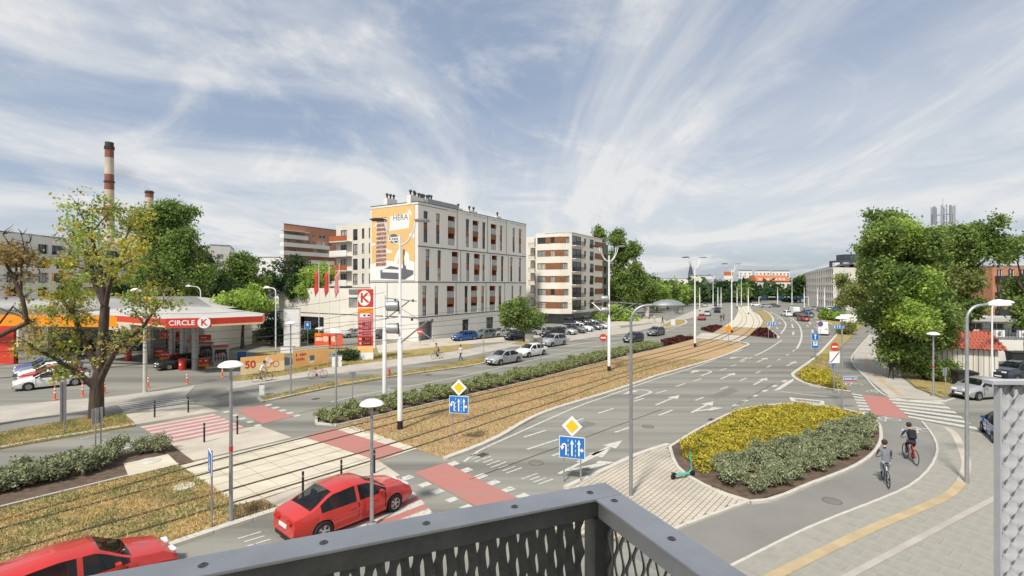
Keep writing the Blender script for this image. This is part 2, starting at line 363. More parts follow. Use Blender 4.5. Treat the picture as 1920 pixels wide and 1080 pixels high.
# crossing slabs laid between and beside the rails
cross = struct(bpy.data.objects.new('tram_crossing', None)); COL.objects.link(cross)
def lerp2(a, b, t): return (a[0] + (b[0] - a[0]) * t, a[1] + (b[1] - a[1]) * t)
LL, RR_ = G([(336, 873), (352, 884), (362, 892), (425, 930), (440, 946), (447, 951)], 0.05), G([(656, 797), (663, 799), (692, 807), (741, 829), (776, 840), (786, 842)], 0.05)
lo_l, lo_r = G([(336, 873), (445, 950)], 0.05), G([(658, 797), (783, 841)], 0.05)
rows = [0.0, 0.1, 0.27, 0.42, 0.57, 0.72, 0.89, 1.0]
BAND = G([(569, 819), (622, 803), (762, 845), (709, 864)], 0.05)
for i in range(len(rows) - 1):
    n = 9
    for j in range(n):
        q = [lerp2(lerp2(lo_l[0], lo_l[1], r), lerp2(lo_r[0], lo_r[1], r), t) for r, t in ((rows[i] + .004, j / n + .002), (rows[i] + .004, (j + 1) / n - .002), (rows[i + 1] - .004, (j + 1) / n - .002), (rows[i + 1] - .004, j / n + .002))]
        c = (sum(p[0] for p in q) / 4, sum(p[1] for p in q) / 4)
        red = inside(c, BAND)
        MB().prism(q, -0.02, 0.055 + rnd.uniform(-.004, .004)).build('crossing_slab', M['concrete'], cross)
MB().sheet(BAND, 0.064).build('cycle_crossing', M['red_paint'], cross)
slab('pavement_island', G([(315, 833), (460, 803), (487, 799), (548, 821), (400, 856), (362, 864), (326, 840)]), 'paving_light', 0.025)
slab('pavement_island', G([(496, 937), (692, 865), (712, 866), (750, 892), (552, 965)]), 'paving_light', 0.025)
slab('planting_bed', G([(440, 947), (496, 937), (526, 956), (420, 989)], 0.06), 'soil', 0.06)

# --- near side: grid paving, planted island, cycle path, pavements
grid_poly = G([(1060, 915), (1115, 892), (1200, 852), (1252, 834), (1262, 858), (1290, 893), (1405, 941), (1287, 985), (1200, 1020), (1020, 1000)])
slab('grid_paving', grid_poly, 'grid_joint', 0.05)
kerb(G([(1405, 942), (1287, 986), (1190, 1025)]), 0.14, 0.1)
mb = MB(); xs = [p[0] for p in grid_poly]; ys = [p[1] for p in grid_poly]
a2 = (0.64, 0.77); b2 = (0.77, -0.64); org = (min(xs), min(ys))
for i in range(-60, 80):
    for j in range(-60, 80):
        c = (org[0] + a2[0] * (i + .5 * (j % 2)) * 0.3 + b2[0] * (j * 0.2), org[1] + a2[1] * (i + .5 * (j % 2)) * 0.3 + b2[1] * (j * 0.2))
        if inside(c, grid_poly): (mb.box((c[0], c[1], 0.035), (0.272, 0.172, 0.075 + rnd.uniform(0, .006)), math.atan2(a2[1], a2[0])) if inside((c[0] + .1, c[1]), grid_poly) and inside((c[0] - .1, c[1] - .1), grid_poly) else None)
stuff(mb.build('grid_paver', M['paving_light'], [o for o in COL.objects if o.name.startswith('grid_paving')][0]))
bed_i = G([(1256, 838), (1310, 805), (1375, 773), (1420, 762), (1500, 757), (1590, 769), (1640, 787), (1652, 812), (1645, 840), (1610, 870), (1525, 905), (1407, 941), (1290, 893), (1262, 860)], 0.08)
slab('planting_bed', bed_i, 'soil', 0.1); kerb(bed_i, 0.16, 0.13, closed=True)
kerb(G([(1060, 917), (1115, 893), (1200, 853), (1254, 836)]), 0.25)
isl2 = G([(1487, 704), (1528, 673), (1555, 645), (1568, 627), (1567, 618), (1555, 608), (1520, 595), (1560, 597), (1600, 603), (1620, 606), (1596, 632), (1580, 648), (1549, 676), (1552, 690), (1595, 735), (1541, 727), (1507, 718), (1490, 708)], 0.08)
slab('grass_verge', isl2, 'dry_grass', 0.09)
kerb(G([(1595, 736), (1541, 728), (1507, 719), (1489, 709), (1486, 703), (1528, 672), (1555, 644), (1569, 627), (1568, 618), (1556, 607), (1520, 594), (1495, 586)]), 0.3)
yb_i2 = G([(1495, 703), (1512, 694), (1555, 697), (1575, 715), (1590, 733), (1541, 725), (1508, 716)], 0.08)
slab('planting_bed', yb_i2, 'soil', 0.11)
pv_e = G([(1632, 628), (1602, 664), (1600, 681), (1622, 706), (1668, 745), (1772, 752), (1750, 742), (1715, 729), (1690, 708), (1660, 690), (1640, 660), (1655, 632)])
slab('pavement', pv_e, 'paving', 0.05)
slab('grass_verge', G([(1640, 640), (1665, 690), (1700, 712), (1722, 730), (1765, 745), (1800, 742), (1790, 715), (1720, 695), (1700, 650)]), 'dry_grass', 0.07)
kerb(G([(1632, 627), (1601, 664), (1599, 681), (1622, 707), (1668, 746), (1772, 753), (1790, 748)]), 0.14, 0.07)
path_edge = [(1330, 1085), (1400, 1049), (1525, 988), (1650, 938), (1705, 913), (1739, 885), (1755, 858), (1757, 835), (1744, 810), (1728, 791)]
pv_s = G(path_edge + [(1790, 803), (1850, 816), (1960, 830), (2400, 900), (2600, 1400), (1200, 1400), (1150, 1180)])
slab('pavement', pv_s, 'slab_grey', 0.045)
slab('cycle_path', G([(1407, 943), (1525, 907), (1612, 872), (1647, 841), (1654, 812), (1642, 787), (1660, 779), (1706, 786), (1728, 792), (1744, 811), (1756, 835), (1754, 858), (1738, 884), (1704, 912), (1649, 937), (1524, 987), (1400, 1048), (1290, 1105), (1180, 1040), (1290, 986)]), 'asphalt_path', 0.012)
kerb(G(path_edge), 0.1, 0.07, near=60)
# paving slabs one by one near the viewer
pv_root = [o for o in COL.objects if o.name.startswith('pavement')][-1]
SL = MB().box((0, 0, 0), (1, 1, 1)).mesh('paving_slab', M['slab_grey']); bevel_me(SL, 0.006)
da = norm((0.78, 0.62)); db = (da[1], -da[0]); cnt = 0
ys_ = smooth_line(G([(1440, 1086), (1622, 997), (1767, 935), (1803, 905)], 0.05), 0.6)
ye_ = smooth_line(G([(1803, 905), (1812, 870), (1803, 841), (1789, 813), (1772, 801)], 0.05), 0.6)
ws_ = smooth_line(G([(1560, 1095), (1592, 1080), (1869, 933), (1960, 890)], 0.05), 0.6)
for i in range(-40, 60):
    for j in range(-40, 40):
        c = (18 + da[0] * i * 0.7 + db[0] * (j * 0.7 + (i % 2) * 0.35), 18 + da[1] * i * 0.7 + db[1] * (j * 0.7 + (i % 2) * 0.35))
        if c[1] < 13.6 or cnt >= 300: continue
        x, y = 960 + F * c[0] / c[1], HY + F * H / c[1]
        if x > 1885 or x < 1390 or y > 1095: continue
        if all(inside((c[0] + da[0] * a + db[0] * b, c[1] + da[1] * a + db[1] * b), pv_s) for a, b in ((.4, .4), (-.4, .4), (.4, -.4), (-.4, -.4))):
            o = link('paving_slab', SL, pv_root); o.location = (c[0], c[1], 0.04 + rnd.uniform(-.003, .003)); o.rotation_euler = (0, 0, math.atan2(da[1], da[0])); o.scale = (0.696, 0.696, 0.04); cnt += 1
mb = MB(); ribbon(mb, ys_, 0.34, 0.07); mb.build('tactile_strip', M['yellow_tile'], pv_root)
mb = MB(); ribbon(mb, ye_, 0.34, 0.07); mb.build('tactile_strip', M['paving_light'], pv_root)
mb = MB(); ribbon(mb, ws_, 0.22, 0.07); mb.build('drain_strip', M['paving'], pv_root)
mb = MB(); ribbon(mb, smooth_line(G([(1624, 667), (1628, 688), (1648, 708), (1690, 742)], 0.06), 0.8), 0.4, 0.062); mb.build('tactile_strip', M['yellow_tile'], pv_root)

# ---------------------------------------------------------------- painted markings (children of the road)
def mark(pts, m='paint', z=0.012, name='lane_marking'): return MB().sheet(G(pts), z).build(name, M[m], road)
def line(pts, w=0.14, name='lane_line', z=0.012, m='paint', st=1.5):
    mb = MB(); ribbon(mb, smooth_line(G(pts), st), w, z); return mb.build(name, M[m], road)
def dash(a, b, w=0.16): return line([a, b], w, 'lane_dash', st=99)
for a, b in [((982, 820), (1024, 807)), ((1060, 796), (1094, 785)), ((1122, 775), (1151, 766)), ((1189, 753), (1207, 747)), ((1230, 738), (1250, 732)), ((1267, 725), (1285, 719)), ((1300, 715), (1315, 710)),
             ((1350, 695), (1362, 691)), ((1370, 687), (1380, 684)), ((1389, 679), (1397, 676)), ((1403, 673), (1410, 670)),
             ((988, 843), (1047, 824)), ((1035, 855), (1062, 846)), ((1153, 811), (1180, 802)), ((1235, 779), (1261, 769)), ((1304, 751), (1319, 745)), ((1350, 730), (1365, 725)), ((1387, 714), (1400, 709)), ((1417, 700), (1426, 696)),
             ((1438, 689), (1446, 685)), ((1457, 676), (1464, 673)), ((1474, 667), (1479, 664)), ((1486, 659), (1491, 656)),
             ((1447, 606), (1453, 611)), ((1485, 608), (1487, 615)), ((1488, 622), (1487, 628)), ((1516, 602), (1520, 608)), ((1523, 618), (1524, 624)), ((1519, 590), (1524, 594))]: dash(a, b, 0.16 if b[1] > 640 else 0.3)
line([(870, 866), (897, 846), (960, 817), (1082, 763), (1150, 739), (1231, 710), (1300, 689), (1392, 656)], 0.15, 'edge_line')
line([(1416, 667), (1440, 655), (1466, 638)], 0.2)
line([(1494, 654), (1501, 640), (1503, 625), (1498, 610), (1486, 598), (1470, 588)], 0.26)
line([(1464, 626), (1473, 612), (1470, 602), (1458, 592), (1444, 585)], 0.26)
line([(1455, 733), (1520, 741), (1580, 747)], 0.15)
line([(1602, 664), (1632, 628)], 0.25)
for a in range(7):
    t = a / 6; p = (1375 + 110 * t, 762 - 55 * t); line([p, (p[0] + 8, p[1] - 3)], 0.3, 'give_way_mark', st=99)
mark([(1450, 733), (1475, 716), (1490, 709), (1486, 716), (1462, 731)]); mark([(1480, 745), (1545, 752), (1546, 760), (1482, 752)], name='stop_box'); mark([(1490, 748), (1538, 753), (1538, 757), (1492, 751)], 'asphalt', 0.016, 'stop_box')
line([(620, 754), (690, 738), (840, 711), (975, 681), (1050, 664), (1160, 642), (1240, 623), (1300, 603)], 0.14, st=3)
line([(1060, 649), (1185, 629), (1235, 617)], 0.2, 'edge_line', st=4)
for k in range(5):
    y0 = 836 - 9 * k; line([(150 + 16 * k, 823 - 3.0 * k), (205 + 16 * k, 812 - 3 * k)], 0.1, 'lane_dash', st=99) if k < 1 else None
def arrow(px, py, heading, kind='S', L=4.2, z=0.013):
    """painted lane arrow: stem centre at a street point"""
    c = g(px, py); d = norm(heading); n = (d[1], -d[0]); mb = MB()
    def q(pts): mb.sheet([(c[0] + d[0] * a + n[0] * b, c[1] + d[1] * a + n[1] * b) for a, b in pts], z)
    if kind in 'SR':
        q([(-L / 2, -.09), (L * .17, -.09), (L * .17, .09), (-L / 2, .09)]); q([(L * .17, -.4), (L / 2, 0), (L * .17, .4)])
    if kind == 'R':
        mb.sheet([(c[0] + d[0] * a + n[0] * b, c[1] + d[1] * a + n[1] * b) for a, b in [(-L * .3, .1), (-L * .02, .62), (-L * .1, .78), (-L * .4, .1)]], z + .003)
        mb.sheet([(c[0] + d[0] * a + n[0] * b, c[1] + d[1] * a + n[1] * b) for a, b in [(-L * .22, .72), (L * .14, 1.2), (L * .06, .5)]], z + .006)
    if kind == 'U':
        th = [math.pi * i / 10 for i in range(11)]
        o = [(L * .1 + 0.9 * math.sin(t), -.75 * math.cos(t)) for t in th]; i_ = [(L * .1 + .66 * math.sin(t), -.55 * math.cos(t)) for t in th]
        pts = [(-L * .4, .75)] + o[::-1] + i_ + [(-L * .4, .55)]
        for a, b in zip(range(10), range(1, 11)): q([o[a], o[b], i_[b], i_[a]])
        q([(-L * .4, .55), (-L * .4, .75), (L * .1, .75), (L * .1, .55)]); q([(L * .1, -1.0), (L * .1, -.3), (-L * .28, -.65)])
    mb.build('lane_arrow', M['paint'], road)
arrow(1253, 750, U); arrow(1318, 763, U, 'R'); arrow(1365, 705, U); arrow(1426, 715, U, 'S'); arrow(1429, 675, U); arrow(1484, 682, U); arrow(1128, 845, U, 'S', 4.4); arrow(1100, 863, U, 'R', 4.6)
arrow(1198, 737, U, 'U', 5); arrow(1316, 698, U, 'U', 5); arrow(1386, 672, U, 'U', 5)
for x, y in ((1458, 597), (1462, 606), (1484, 601), (1514, 611), (1457, 615)): arrow(x, y, (-.45, -.9), 'S', 5)
for k in range(15):
    t = k / 14; p = (886 + 136 * t, 854 + 50 * t); w = 9 + (k % 3) * 3
    if k in (9, 10): continue
    line([(p[0] - w, p[1] + w * .36), (p[0] + w, p[1] - w * .36)], 0.09, 'rumble_mark', st=99)
for k in range(5):
    p = (468 + 9 * k, 1004 + 7 * k); w = 22 - 3 * (k % 2); line([(p[0] - w, p[1] + w * .3), (p[0] + w, p[1] - w * .3)], 0.08, 'rumble_mark', st=99)
def zebra(quad, n, m='paint', base=None, duty=0.5, z=0.012, name='zebra_stripe'):
    q = G(quad)
    if base: MB().sheet(q, z - 0.004).build('crossing_surface', M[base], road)
    for i in range(n):
        t0, t1 = i / n + 0.02, i / n + duty / n + 0.02
        MB().sheet([lerp2(q[0], q[3], t0), lerp2(q[1], q[2], t0), lerp2(q[1], q[2], t1), lerp2(q[0], q[3], t1)], z).build(name, M[m], road)
zebra([(262, 800), (400, 776), (460, 802), (317, 832)], 6, 'worn_paint', 'pink_paint', 0.48)
zebra([(220, 760), (347, 745), (367, 756), (232, 772)], 4)
zebra([(551, 966), (750, 894), (835, 988), (668, 1052)], 6, 'paint', 'red_paint', 0.5)
zebra([(1665, 747), (1766, 754), (1842, 811), (1708, 786)], 6, 'paint', None, 0.52)
zebra([(1597, 737), (1616, 740), (1638, 778), (1616, 778)], 7, 'paint', None, 0.5)
mark([(441, 769), (492, 760), (550, 781), (492, 795)], 'red_paint', 0.014, 'cycle_crossing')
mark([(776, 887), (835, 868), (985, 942), (915, 962)], 'red_paint', 0.014, 'cycle_crossing')
mark([(1616, 740), (1663, 745), (1707, 786), (1638, 778)], 'red_paint', 0.014, 'cycle_crossing')
for i in range(5):
    t = i / 4
    for a, b in (((424, 772), (483, 797)), ((503, 759), (556, 779))):
        p = (a[0] + (b[0] - a[0]) * t, a[1] + (b[1] - a[1]) * t); mark([(p[0] - 8, p[1] + .8), (p[0] + 4, p[1] - 1.4), (p[0] + 9, p[1] + .6), (p[0] - 3, p[1] + 3)], name='crossing_block')
for a in ((764, 896), (797, 909), (821, 922), (848, 937), (875, 951), (849, 870), (874, 882), (902, 893), (926, 905), (954, 918), (980, 930)):
    mark([(a[0] - 15, a[1] + 1), (a[0] + 3, a[1] - 5.5), (a[0] + 14, a[1] - .5), (a[0] - 4, a[1] + 6)], name='crossing_block')
def bike_mark(px, py, d, s=1.0):
    c = g(px, py); d = norm(d); n = (-d[1], d[0]); mb = MB()
    def P2(a, b): return (c[0] + (d[0] * a + n[0] * b) * s, c[1] + (d[1] * a + n[1] * b) * s)
    for k, o in enumerate((-.55, .55)):
        ring = [P2(o + .36 * math.cos(t), .36 * math.sin(t)) for t in [2 * math.pi * i / 12 for i in range(13)]]; ribbon(mb, ring, 0.1, 0.02 + k * .003)
    for k, (a, b) in enumerate((((-.55, 0), (-.15, .55)), ((-.15, .55), (.4, .55)), ((.4, .55), (-.02, .02)), ((-.02, .02), (-.55, 0)), ((.55, 0), (.35, .75)), ((-.02, .02), (-.22, .7)))): ribbon(mb, [P2(*a), P2(*b)], 0.09, 0.028 + k * .002)
    mb.build('cycle_symbol', M['paint'], road)
bike_mark(1663, 787, (1, .1), 0.9); bike_mark(1723, 808, (1, .1), 1.0); bike_mark(1647, 735, (1, .1), 1.0); bike_mark(1597, 721, (1, .1), 1.0)

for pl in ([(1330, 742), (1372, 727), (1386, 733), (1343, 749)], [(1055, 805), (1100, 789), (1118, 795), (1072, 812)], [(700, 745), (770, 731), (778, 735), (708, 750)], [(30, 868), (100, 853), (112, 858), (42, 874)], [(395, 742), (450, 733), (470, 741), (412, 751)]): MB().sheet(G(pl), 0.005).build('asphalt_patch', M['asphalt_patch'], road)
for ln_ in ([(1372, 767), (1385, 757), (1404, 747), (1430, 731), (1452, 719)], [(880, 900), (1010, 852), (1120, 812), (1240, 768)], [(560, 775), (700, 745), (860, 715), (1000, 684)]): line(ln_, 0.045, 'tar_seam', 0.0165, 'tar')
def drain(px, py, ang, label):
    t = thing('drain_grate', label, 'drain', (*g(px, py), 0.004), ang); MB().box((0, 0, .004), (.55, .4, .012)).build('frame', M['tar'], t)
    for k in range(6): MB().box((-.2 + .08 * k, 0, .012), (.035, .34, .012)).build('bar', M['rail'], t)
drain(592, 748, RD, 'cast iron drain grate at the verge kerb below the mushroom lamp'); drain(803, 703, RD, 'cast iron drain grate at the verge kerb past the hydrant'); drain(905, 853, RD, 'cast iron drain grate beside the near kerb of the tram verge'); drain(1335, 787, RD, 'cast iron drain grate beside the planted island kerb')
for px, py, lab in ((1215, 800, 'round iron manhole lid in the middle lane'), (1005, 868, 'round iron manhole lid near the rumble marks'), (1560, 940, 'round iron manhole lid in the cycle path'), (740, 728, 'round iron manhole lid in the left carriageway')):
    t = thing('manhole', lab, 'manhole', (*g(px, py), .006)); MB().lathe((0, 0, 0), [(.36, 0), (.36, .012), (.3, .014), (.01, .014)], 22).build('lid', M['asphalt_patch'], t); MB().lathe((0, 0, .002), [(.31, .0135), (.33, .0135)], 22).build('ring', M['tar'], t)

# ---------------------------------------------------------------- buildings
class Facade:
    """vertical wall plane: origin, direction along it (unit), outward normal on the viewer's side"""
    def __init__(s, o, d):
        s.o = o; s.d = norm(d); n = (s.d[1], -s.d[0])
        if n[0] * -o[0] + n[1] * -o[1] < 0: n = (-n[0], -n[1])
        s.n = n; s.ang = math.atan2(s.d[1], s.d[0])
    def at(s, a, z, out=0.0): return (s.o[0] + s.d[0] * a + s.n[0] * out, s.o[1] + s.d[1] * a + s.n[1] * out, z)
    def s_of(s, px):
        t = (px - 960) / F; return (t * s.o[1] - s.o[0]) / (s.d[0] - t * s.d[1])
    def z_of(s, px, py):
        a = s.s_of(px); Y = s.o[1] + s.d[1] * a; return H + (HY - py) * Y / F
    def box(s, mb, a0, a1, z0, z1, o0, o1):
        c = s.at((a0 + a1) / 2, (z0 + z1) / 2, (o0 + o1) / 2); return mb.box(c, (abs(a1 - a0), abs(o1 - o0), z1 - z0), s.ang)
    def quad(s, mb, a0, a1, z0, z1, out): return mb.add([s.at(a0, z0, out), s.at(a1, z0, out), s.at(a1, z1, out), s.at(a0, z1, out)], [(0, 1, 2, 3)])
    def wall(s, mb, a0, a1, z0, z1, holes, depth=0.22):
        """wall face with real openings and reveals"""
        ss = sorted({a0, a1, *[h[0] for h in holes], *[h[1] for h in holes]}); zs = sorted({z0, z1, *[h[2] for h in holes], *[h[3] for h in holes]})
        ss = [x for x in ss if a0 <= x <= a1]; zs = [x for x in zs if z0 <= x <= z1]
        for i in range(len(ss) - 1):
            for j in range(len(zs) - 1):
                c = ((ss[i] + ss[i + 1]) / 2, (zs[j] + zs[j + 1]) / 2)
                if not any(h[0] < c[0] < h[1] and h[2] < c[1] < h[3] for h in holes): s.quad(mb, ss[i], ss[i + 1], zs[j], zs[j + 1], 0)
        for h in holes:
            p, q = 0.0, -depth
            for a, b in (((h[0], h[2]), (h[1], h[2])), ((h[1], h[2]), (h[1], h[3])), ((h[1], h[3]), (h[0], h[3])), ((h[0], h[3]), (h[0], h[2]))):
                mb.add([s.at(*a, p), s.at(*b, p), s.at(*b, q), s.at(*a, q)], [(0, 1, 2, 3)])
    def window(s, parent, h, frame='dark_metal', pane='glass', depth=0.16, mull=1, trans=0, fw=0.07):
        a0, a1, z0, z1 = h; mb = MB(); o0, o1 = -depth - .03, -depth + .04
        for b in ((a0, a0 + fw, z0, z1), (a1 - fw, a1, z0, z1), (a0, a1, z0, z0 + fw), (a0, a1, z1 - fw, z1)): s.box(mb, *b, o0, o1)
        for k in range(mull): m = a0 + (a1 - a0) * (k + 1) / (mull + 1); s.box(mb, m - fw / 2, m + fw / 2, z0, z1, o0, o1)
        if trans: zt = z0 + (z1 - z0) * trans; s.box(mb, a0, a1, zt - fw / 2, zt + fw / 2, o0, o1)
        w = mb.build('window', M[frame], parent); mb = MB(); s.quad(mb, a0 + .02, a1 - .02, z0 + .02, z1 - .02, -depth); mb.build('pane', M[pane], w); return w
def bld(name, label, o, cat='building'): return thing(name, label, cat, (0, 0, 0))
defm('render_white', (0.76, 0.74, 0.68), 0.85, 0.06, 0.35, fine=0.03, fscale=6, stretch=(1, 1, .25), col2=(0.70, 0.68, 0.62))
defm('render_beige', (0.66, 0.615, 0.53), 0.85, 0.06, 0.3, fine=0.03, fscale=6)
defm('render_cream', (0.74, 0.695, 0.60), 0.85, 0.06, 0.3, fine=0.03, fscale=6)
defm('seam', (0.06, 0.055, 0.05), 0.8)
defm('brown_panel', (0.235, 0.10, 0.045), 0.7, 0.18, 1.5)
defm('rust_panel', (0.36, 0.095, 0.03), 0.7, 0.15, 1)
defm('orange_wall', (0.47, 0.125, 0.035), 0.75, 0.1, 1)
defm('brick_red', (0.46, 0.205, 0.115), 0.85, 0.12, 2, fine=0.15, fscale=10)
defm('pane_light', (0.30, 0.31, 0.30), 0.1, 0.3, 0.6, spec=0.7)
defm('curtain', (0.42, 0.38, 0.30), 0.6, 0.2, 2)
defm('balustrade', (0.36, 0.37, 0.36), 0.25, 0.1, 1, spec=0.6)
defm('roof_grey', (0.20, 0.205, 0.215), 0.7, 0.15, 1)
defm('roof_rib', (0.36, 0.36, 0.35), 0.6)
defm('roof_white', (0.46, 0.445, 0.41), 0.6, 0.08, 0.5)
defm('roof_dark', (0.055, 0.065, 0.085), 0.45, 0.15, 0.5)
defm('roof_tile', (0.37, 0.095, 0.058), 0.7, 0.15, 2, island=0.15)
defm('roof_orange', (0.48, 0.15, 0.06), 0.75, 0.15, 1)

# main white apartment house
C0 = (-14.08, 74.4); FD = (0.517, 0.856); GD = (-0.856, 0.517)
FA = Facade(C0, FD); FG = Facade(C0, GD)
LF, LG, TOP, POD = FA.s_of(986.5), FG.s_of(695), 21.0, 34.1
bm_ = bld('apartment_building', 'white seven storey apartment block with brown window panels beside the orange banner', C0)
def c8(x): return 680 + x / 5.647
def c2(x): return 480 + x / 4.0
WIN, LOG = [], []
def cols(conv, ws, ls, lo, hi, zl):
    for a, b in ws: WIN.append((FA.s_of(conv(a)), FA.s_of(conv(b)), zl))
    for a, b in ls: LOG.append((FA.s_of(conv(a)), FA.s_of(conv(b)), zl))
ZB = {2: (14.95, 16.9, 17.85, 19.75), 1: (9.15, 11.2, 12.05, 13.95), 0: (3.75, 5.35, 6.35, 8.3)}
cols(c8, [(645, 690), (778, 818), (1093, 1128), (1268, 1300), (1453, 1480), (1588, 1613), (1653, 1683)], [(903, 980), (1165, 1228), (1357, 1418)], 0, 0, 2)
cols(c8, [(667, 710), (793, 830), (1097, 1133), (1268, 1295), (1465, 1492), (1563, 1588), (1653, 1678)], [(945, 1015), (1180, 1243), (1368, 1425)], 0, 0, 1)
cols(c2, [(1248, 1280), (1340, 1370), (1565, 1590), (1690, 1712), (1820, 1842), (1917, 1930), (1975, 1992)], [(1432, 1490), (1612, 1662), (1752, 1797)], 0, 0, 0)
holes = []
for a, b, k in WIN + LOG:
    z = ZB[k]; holes.append((a, b, z[0], z[3]))
ZG = [(FA.s_of(867), FA.s_of(879), 0.0, 2.6), (FA.s_of(912), FA.s_of(925), 0.0, 2.6), (FA.s_of(786), FA.s_of(811), 0.0, 2.9), (FA.s_of(950), FA.s_of(962), 0.0, 2.6)]
mb = MB(); FA.wall(mb, 0, LF, 0, TOP, holes + ZG, 0.25)
FG.quad(mb, 0, LG, 0, TOP, 0)
# back, far side and roof slab
bk = [FA.at(LF, 0), (FA.at(LF, 0)[0] + GD[0] * LG, FA.at(LF, 0)[1] + GD[1] * LG), FG.at(LG, 0)]
for p, q in ((bk[0], bk[1]), (bk[1], bk[2])): mb.add([(p[0], p[1], 0), (q[0], q[1], 0), (q[0], q[1], TOP), (p[0], p[1], TOP)], [(0, 1, 2, 3)])
mb.build('wall', M['render_white'], bm_)
roofp = [C0, FA.at(LF, 0)[:2], bk[1][:2], bk[2][:2]]
rf = MB().prism(roofp, TOP - 0.5, TOP - 0.35).build('roof', M['roof_grey'], bm_)
mb = MB(); FA.box(mb, -.05, LF + .05, TOP - .02, TOP + .06, -.3, .06); FG.box(mb, .02, LG + .05, TOP - .02, TOP + .05, -.3, .05); mb.build('parapet_cap', M['dark_metal'], bm_)
mb = MB()
for z in (14.3, 8.9, 3.55): FA.box(mb, -.03, LF + .03, z - .07, z + .07, -.05, .03)
for z in (8.9, 3.55): FG.box(mb, 0.0, POD, z - .06, z + .06, -.05, .03) if z < 4 else FG.box(mb, 0, LG, z - .06, z + .06, -.05, .03)
for x, z0, z1 in ((c8(1000), 14.4, TOP), (c8(1322), 14.4, TOP), (c8(1520), 14.4, TOP), (c8(1037), 9, 14.2), (c8(1350), 9, 14.2), (c8(1542), 9, 14.2), (c2(1500), 3.6, 8.8), (c2(1725), 3.6, 8.8), (c2(1865), 3.6, 8.8)): FA.box(mb, FA.s_of(x) - .05, FA.s_of(x) + .05, z0, z1, -.05, .025)
FG.box(mb, FG.s_of(726) - .05, FG.s_of(726) + .05, 3.6, 8.8, -.05, .025)
mb.build('facade_seam', M['seam'], bm_)
ib = MB()
for a, b, k in WIN:
    z = ZB[k]
    for q in ((a, b, z[0], z[1]), (a, b, z[2], z[3])): FA.window(bm_, q, mull=0 if b - a < 1.0 else 1, trans=0.42, pane=rnd.choice(['glass', 'glass', 'pane_light', 'curtain']))
    pb = MB(); FA.box(pb, a, b, z[1], z[2], -.2, -.08); pb.build('spandrel_panel', M['brown_panel'], bm_)
for a, b, k in LOG:
    z = ZB[k]
    for i, (z0, z1) in enumerate(((z[0], z[1]), (z[2], z[3]))):
        lb = MB(); d = 1.5
        for p, q in (((a, z0), (a, z1)), ((b, z1), (b, z0)), ((a, z1), (b, z1)), ((b, z0), (a, z0))): lb.add([FA.at(*p, -.24), FA.at(*q, -.24), FA.at(*q, -d), FA.at(*p, -d)], [(0, 1, 2, 3)])
        FA.quad(lb, a, b, z0, z1, -d); lo = lb.build('loggia', M['orange_wall'], bm_)
        w = (a + .15, b - .3, z0 + .05, z1 - .1); gb = MB(); FA.quad(gb, *w, -d + .03); gb.build('glazing', M['glass'], lo)
        gb = MB(); FA.box(gb, a + .01, b - .01, z0 + .03, z0 + 1.05, -.13, -.09); FA.box(gb, a + .01, b - .01, z0 + 1.05, z0 + 1.1, -.15, -.07); gb.build('balustrade', M['balustrade'], lo)
    pb = MB(); FA.box(pb, a, b, z[1], z[2], -.22, -.06); pb.build('spandrel_panel', M['brown_panel'], bm_)
for h in ZG:
    if h[3] > 2.8:
        gb = MB(); FA.quad(gb, *h, -.9); o = gb.build('garage_door', M['grey_metal'], bm_)
        gb = MB(); [gb.add([FA.at(x, 0, -.24), FA.at(x, h[3], -.24), FA.at(x, h[3], -.92), FA.at(x, 0, -.92)], [(0, 1, 2, 3)]) for x in h[:2]]; gb.add([FA.at(h[0], h[3], -.24), FA.at(h[1], h[3], -.24), FA.at(h[1], h[3], -.92), FA.at(h[0], h[3], -.92)], [(0, 1, 2, 3)]); gb.build('garage_reveal', M['roof_grey'], bm_)
    else: FA.window(bm_, (h[0], h[1], 0.02, h[3]), mull=1, trans=0.8, depth=.2)
# podium wing running left from the corner
pw = bld('podium_building', 'long low beige podium wing with a dark seam beside the banner gable', C0)
mb = MB(); hl = [(FG.s_of(607), FG.s_of(556), 0.0, 2.9), (FG.s_of(670), FG.s_of(654), 4.7, 6.4)]; FG.wall(mb, LG, POD, 0, 8.0, hl, .3)
p0, p1 = FG.at(POD, 0), FG.at(POD, 0, -14); p2 = FG.at(LG, 0, -14)
for p, q in ((p0, p1), (p1, p2)): mb.add([(p[0], p[1], 0), (q[0], q[1], 0), (q[0], q[1], 8), (p[0], p[1], 8)], [(0, 1, 2, 3)])
mb.build('wall', M['render_cream'], pw); MB().prism([FG.at(LG + .02, 0, -.02)[:2], p0[:2], p1[:2], p2[:2]], 7.6, 7.75).build('roof', M['roof_grey'], pw)
mb = MB(); FG.box(mb, LG, POD + .05, 7.98, 8.06, -.3, .05); mb.build('parapet_cap', M['dark_metal'], pw)
mb = MB(); FG.quad(mb, *hl[0], -1.6); mb.build('garage_door', M['roof_grey'], pw); FG.window(pw, hl[1], pane='pane_light', frame='grey_metal')
mb = MB(); FG.box(mb, FG.s_of(678), FG.s_of(655), 7.0, 7.75, 0, .12); mb.build('panel', M['grey_metal'], pw)
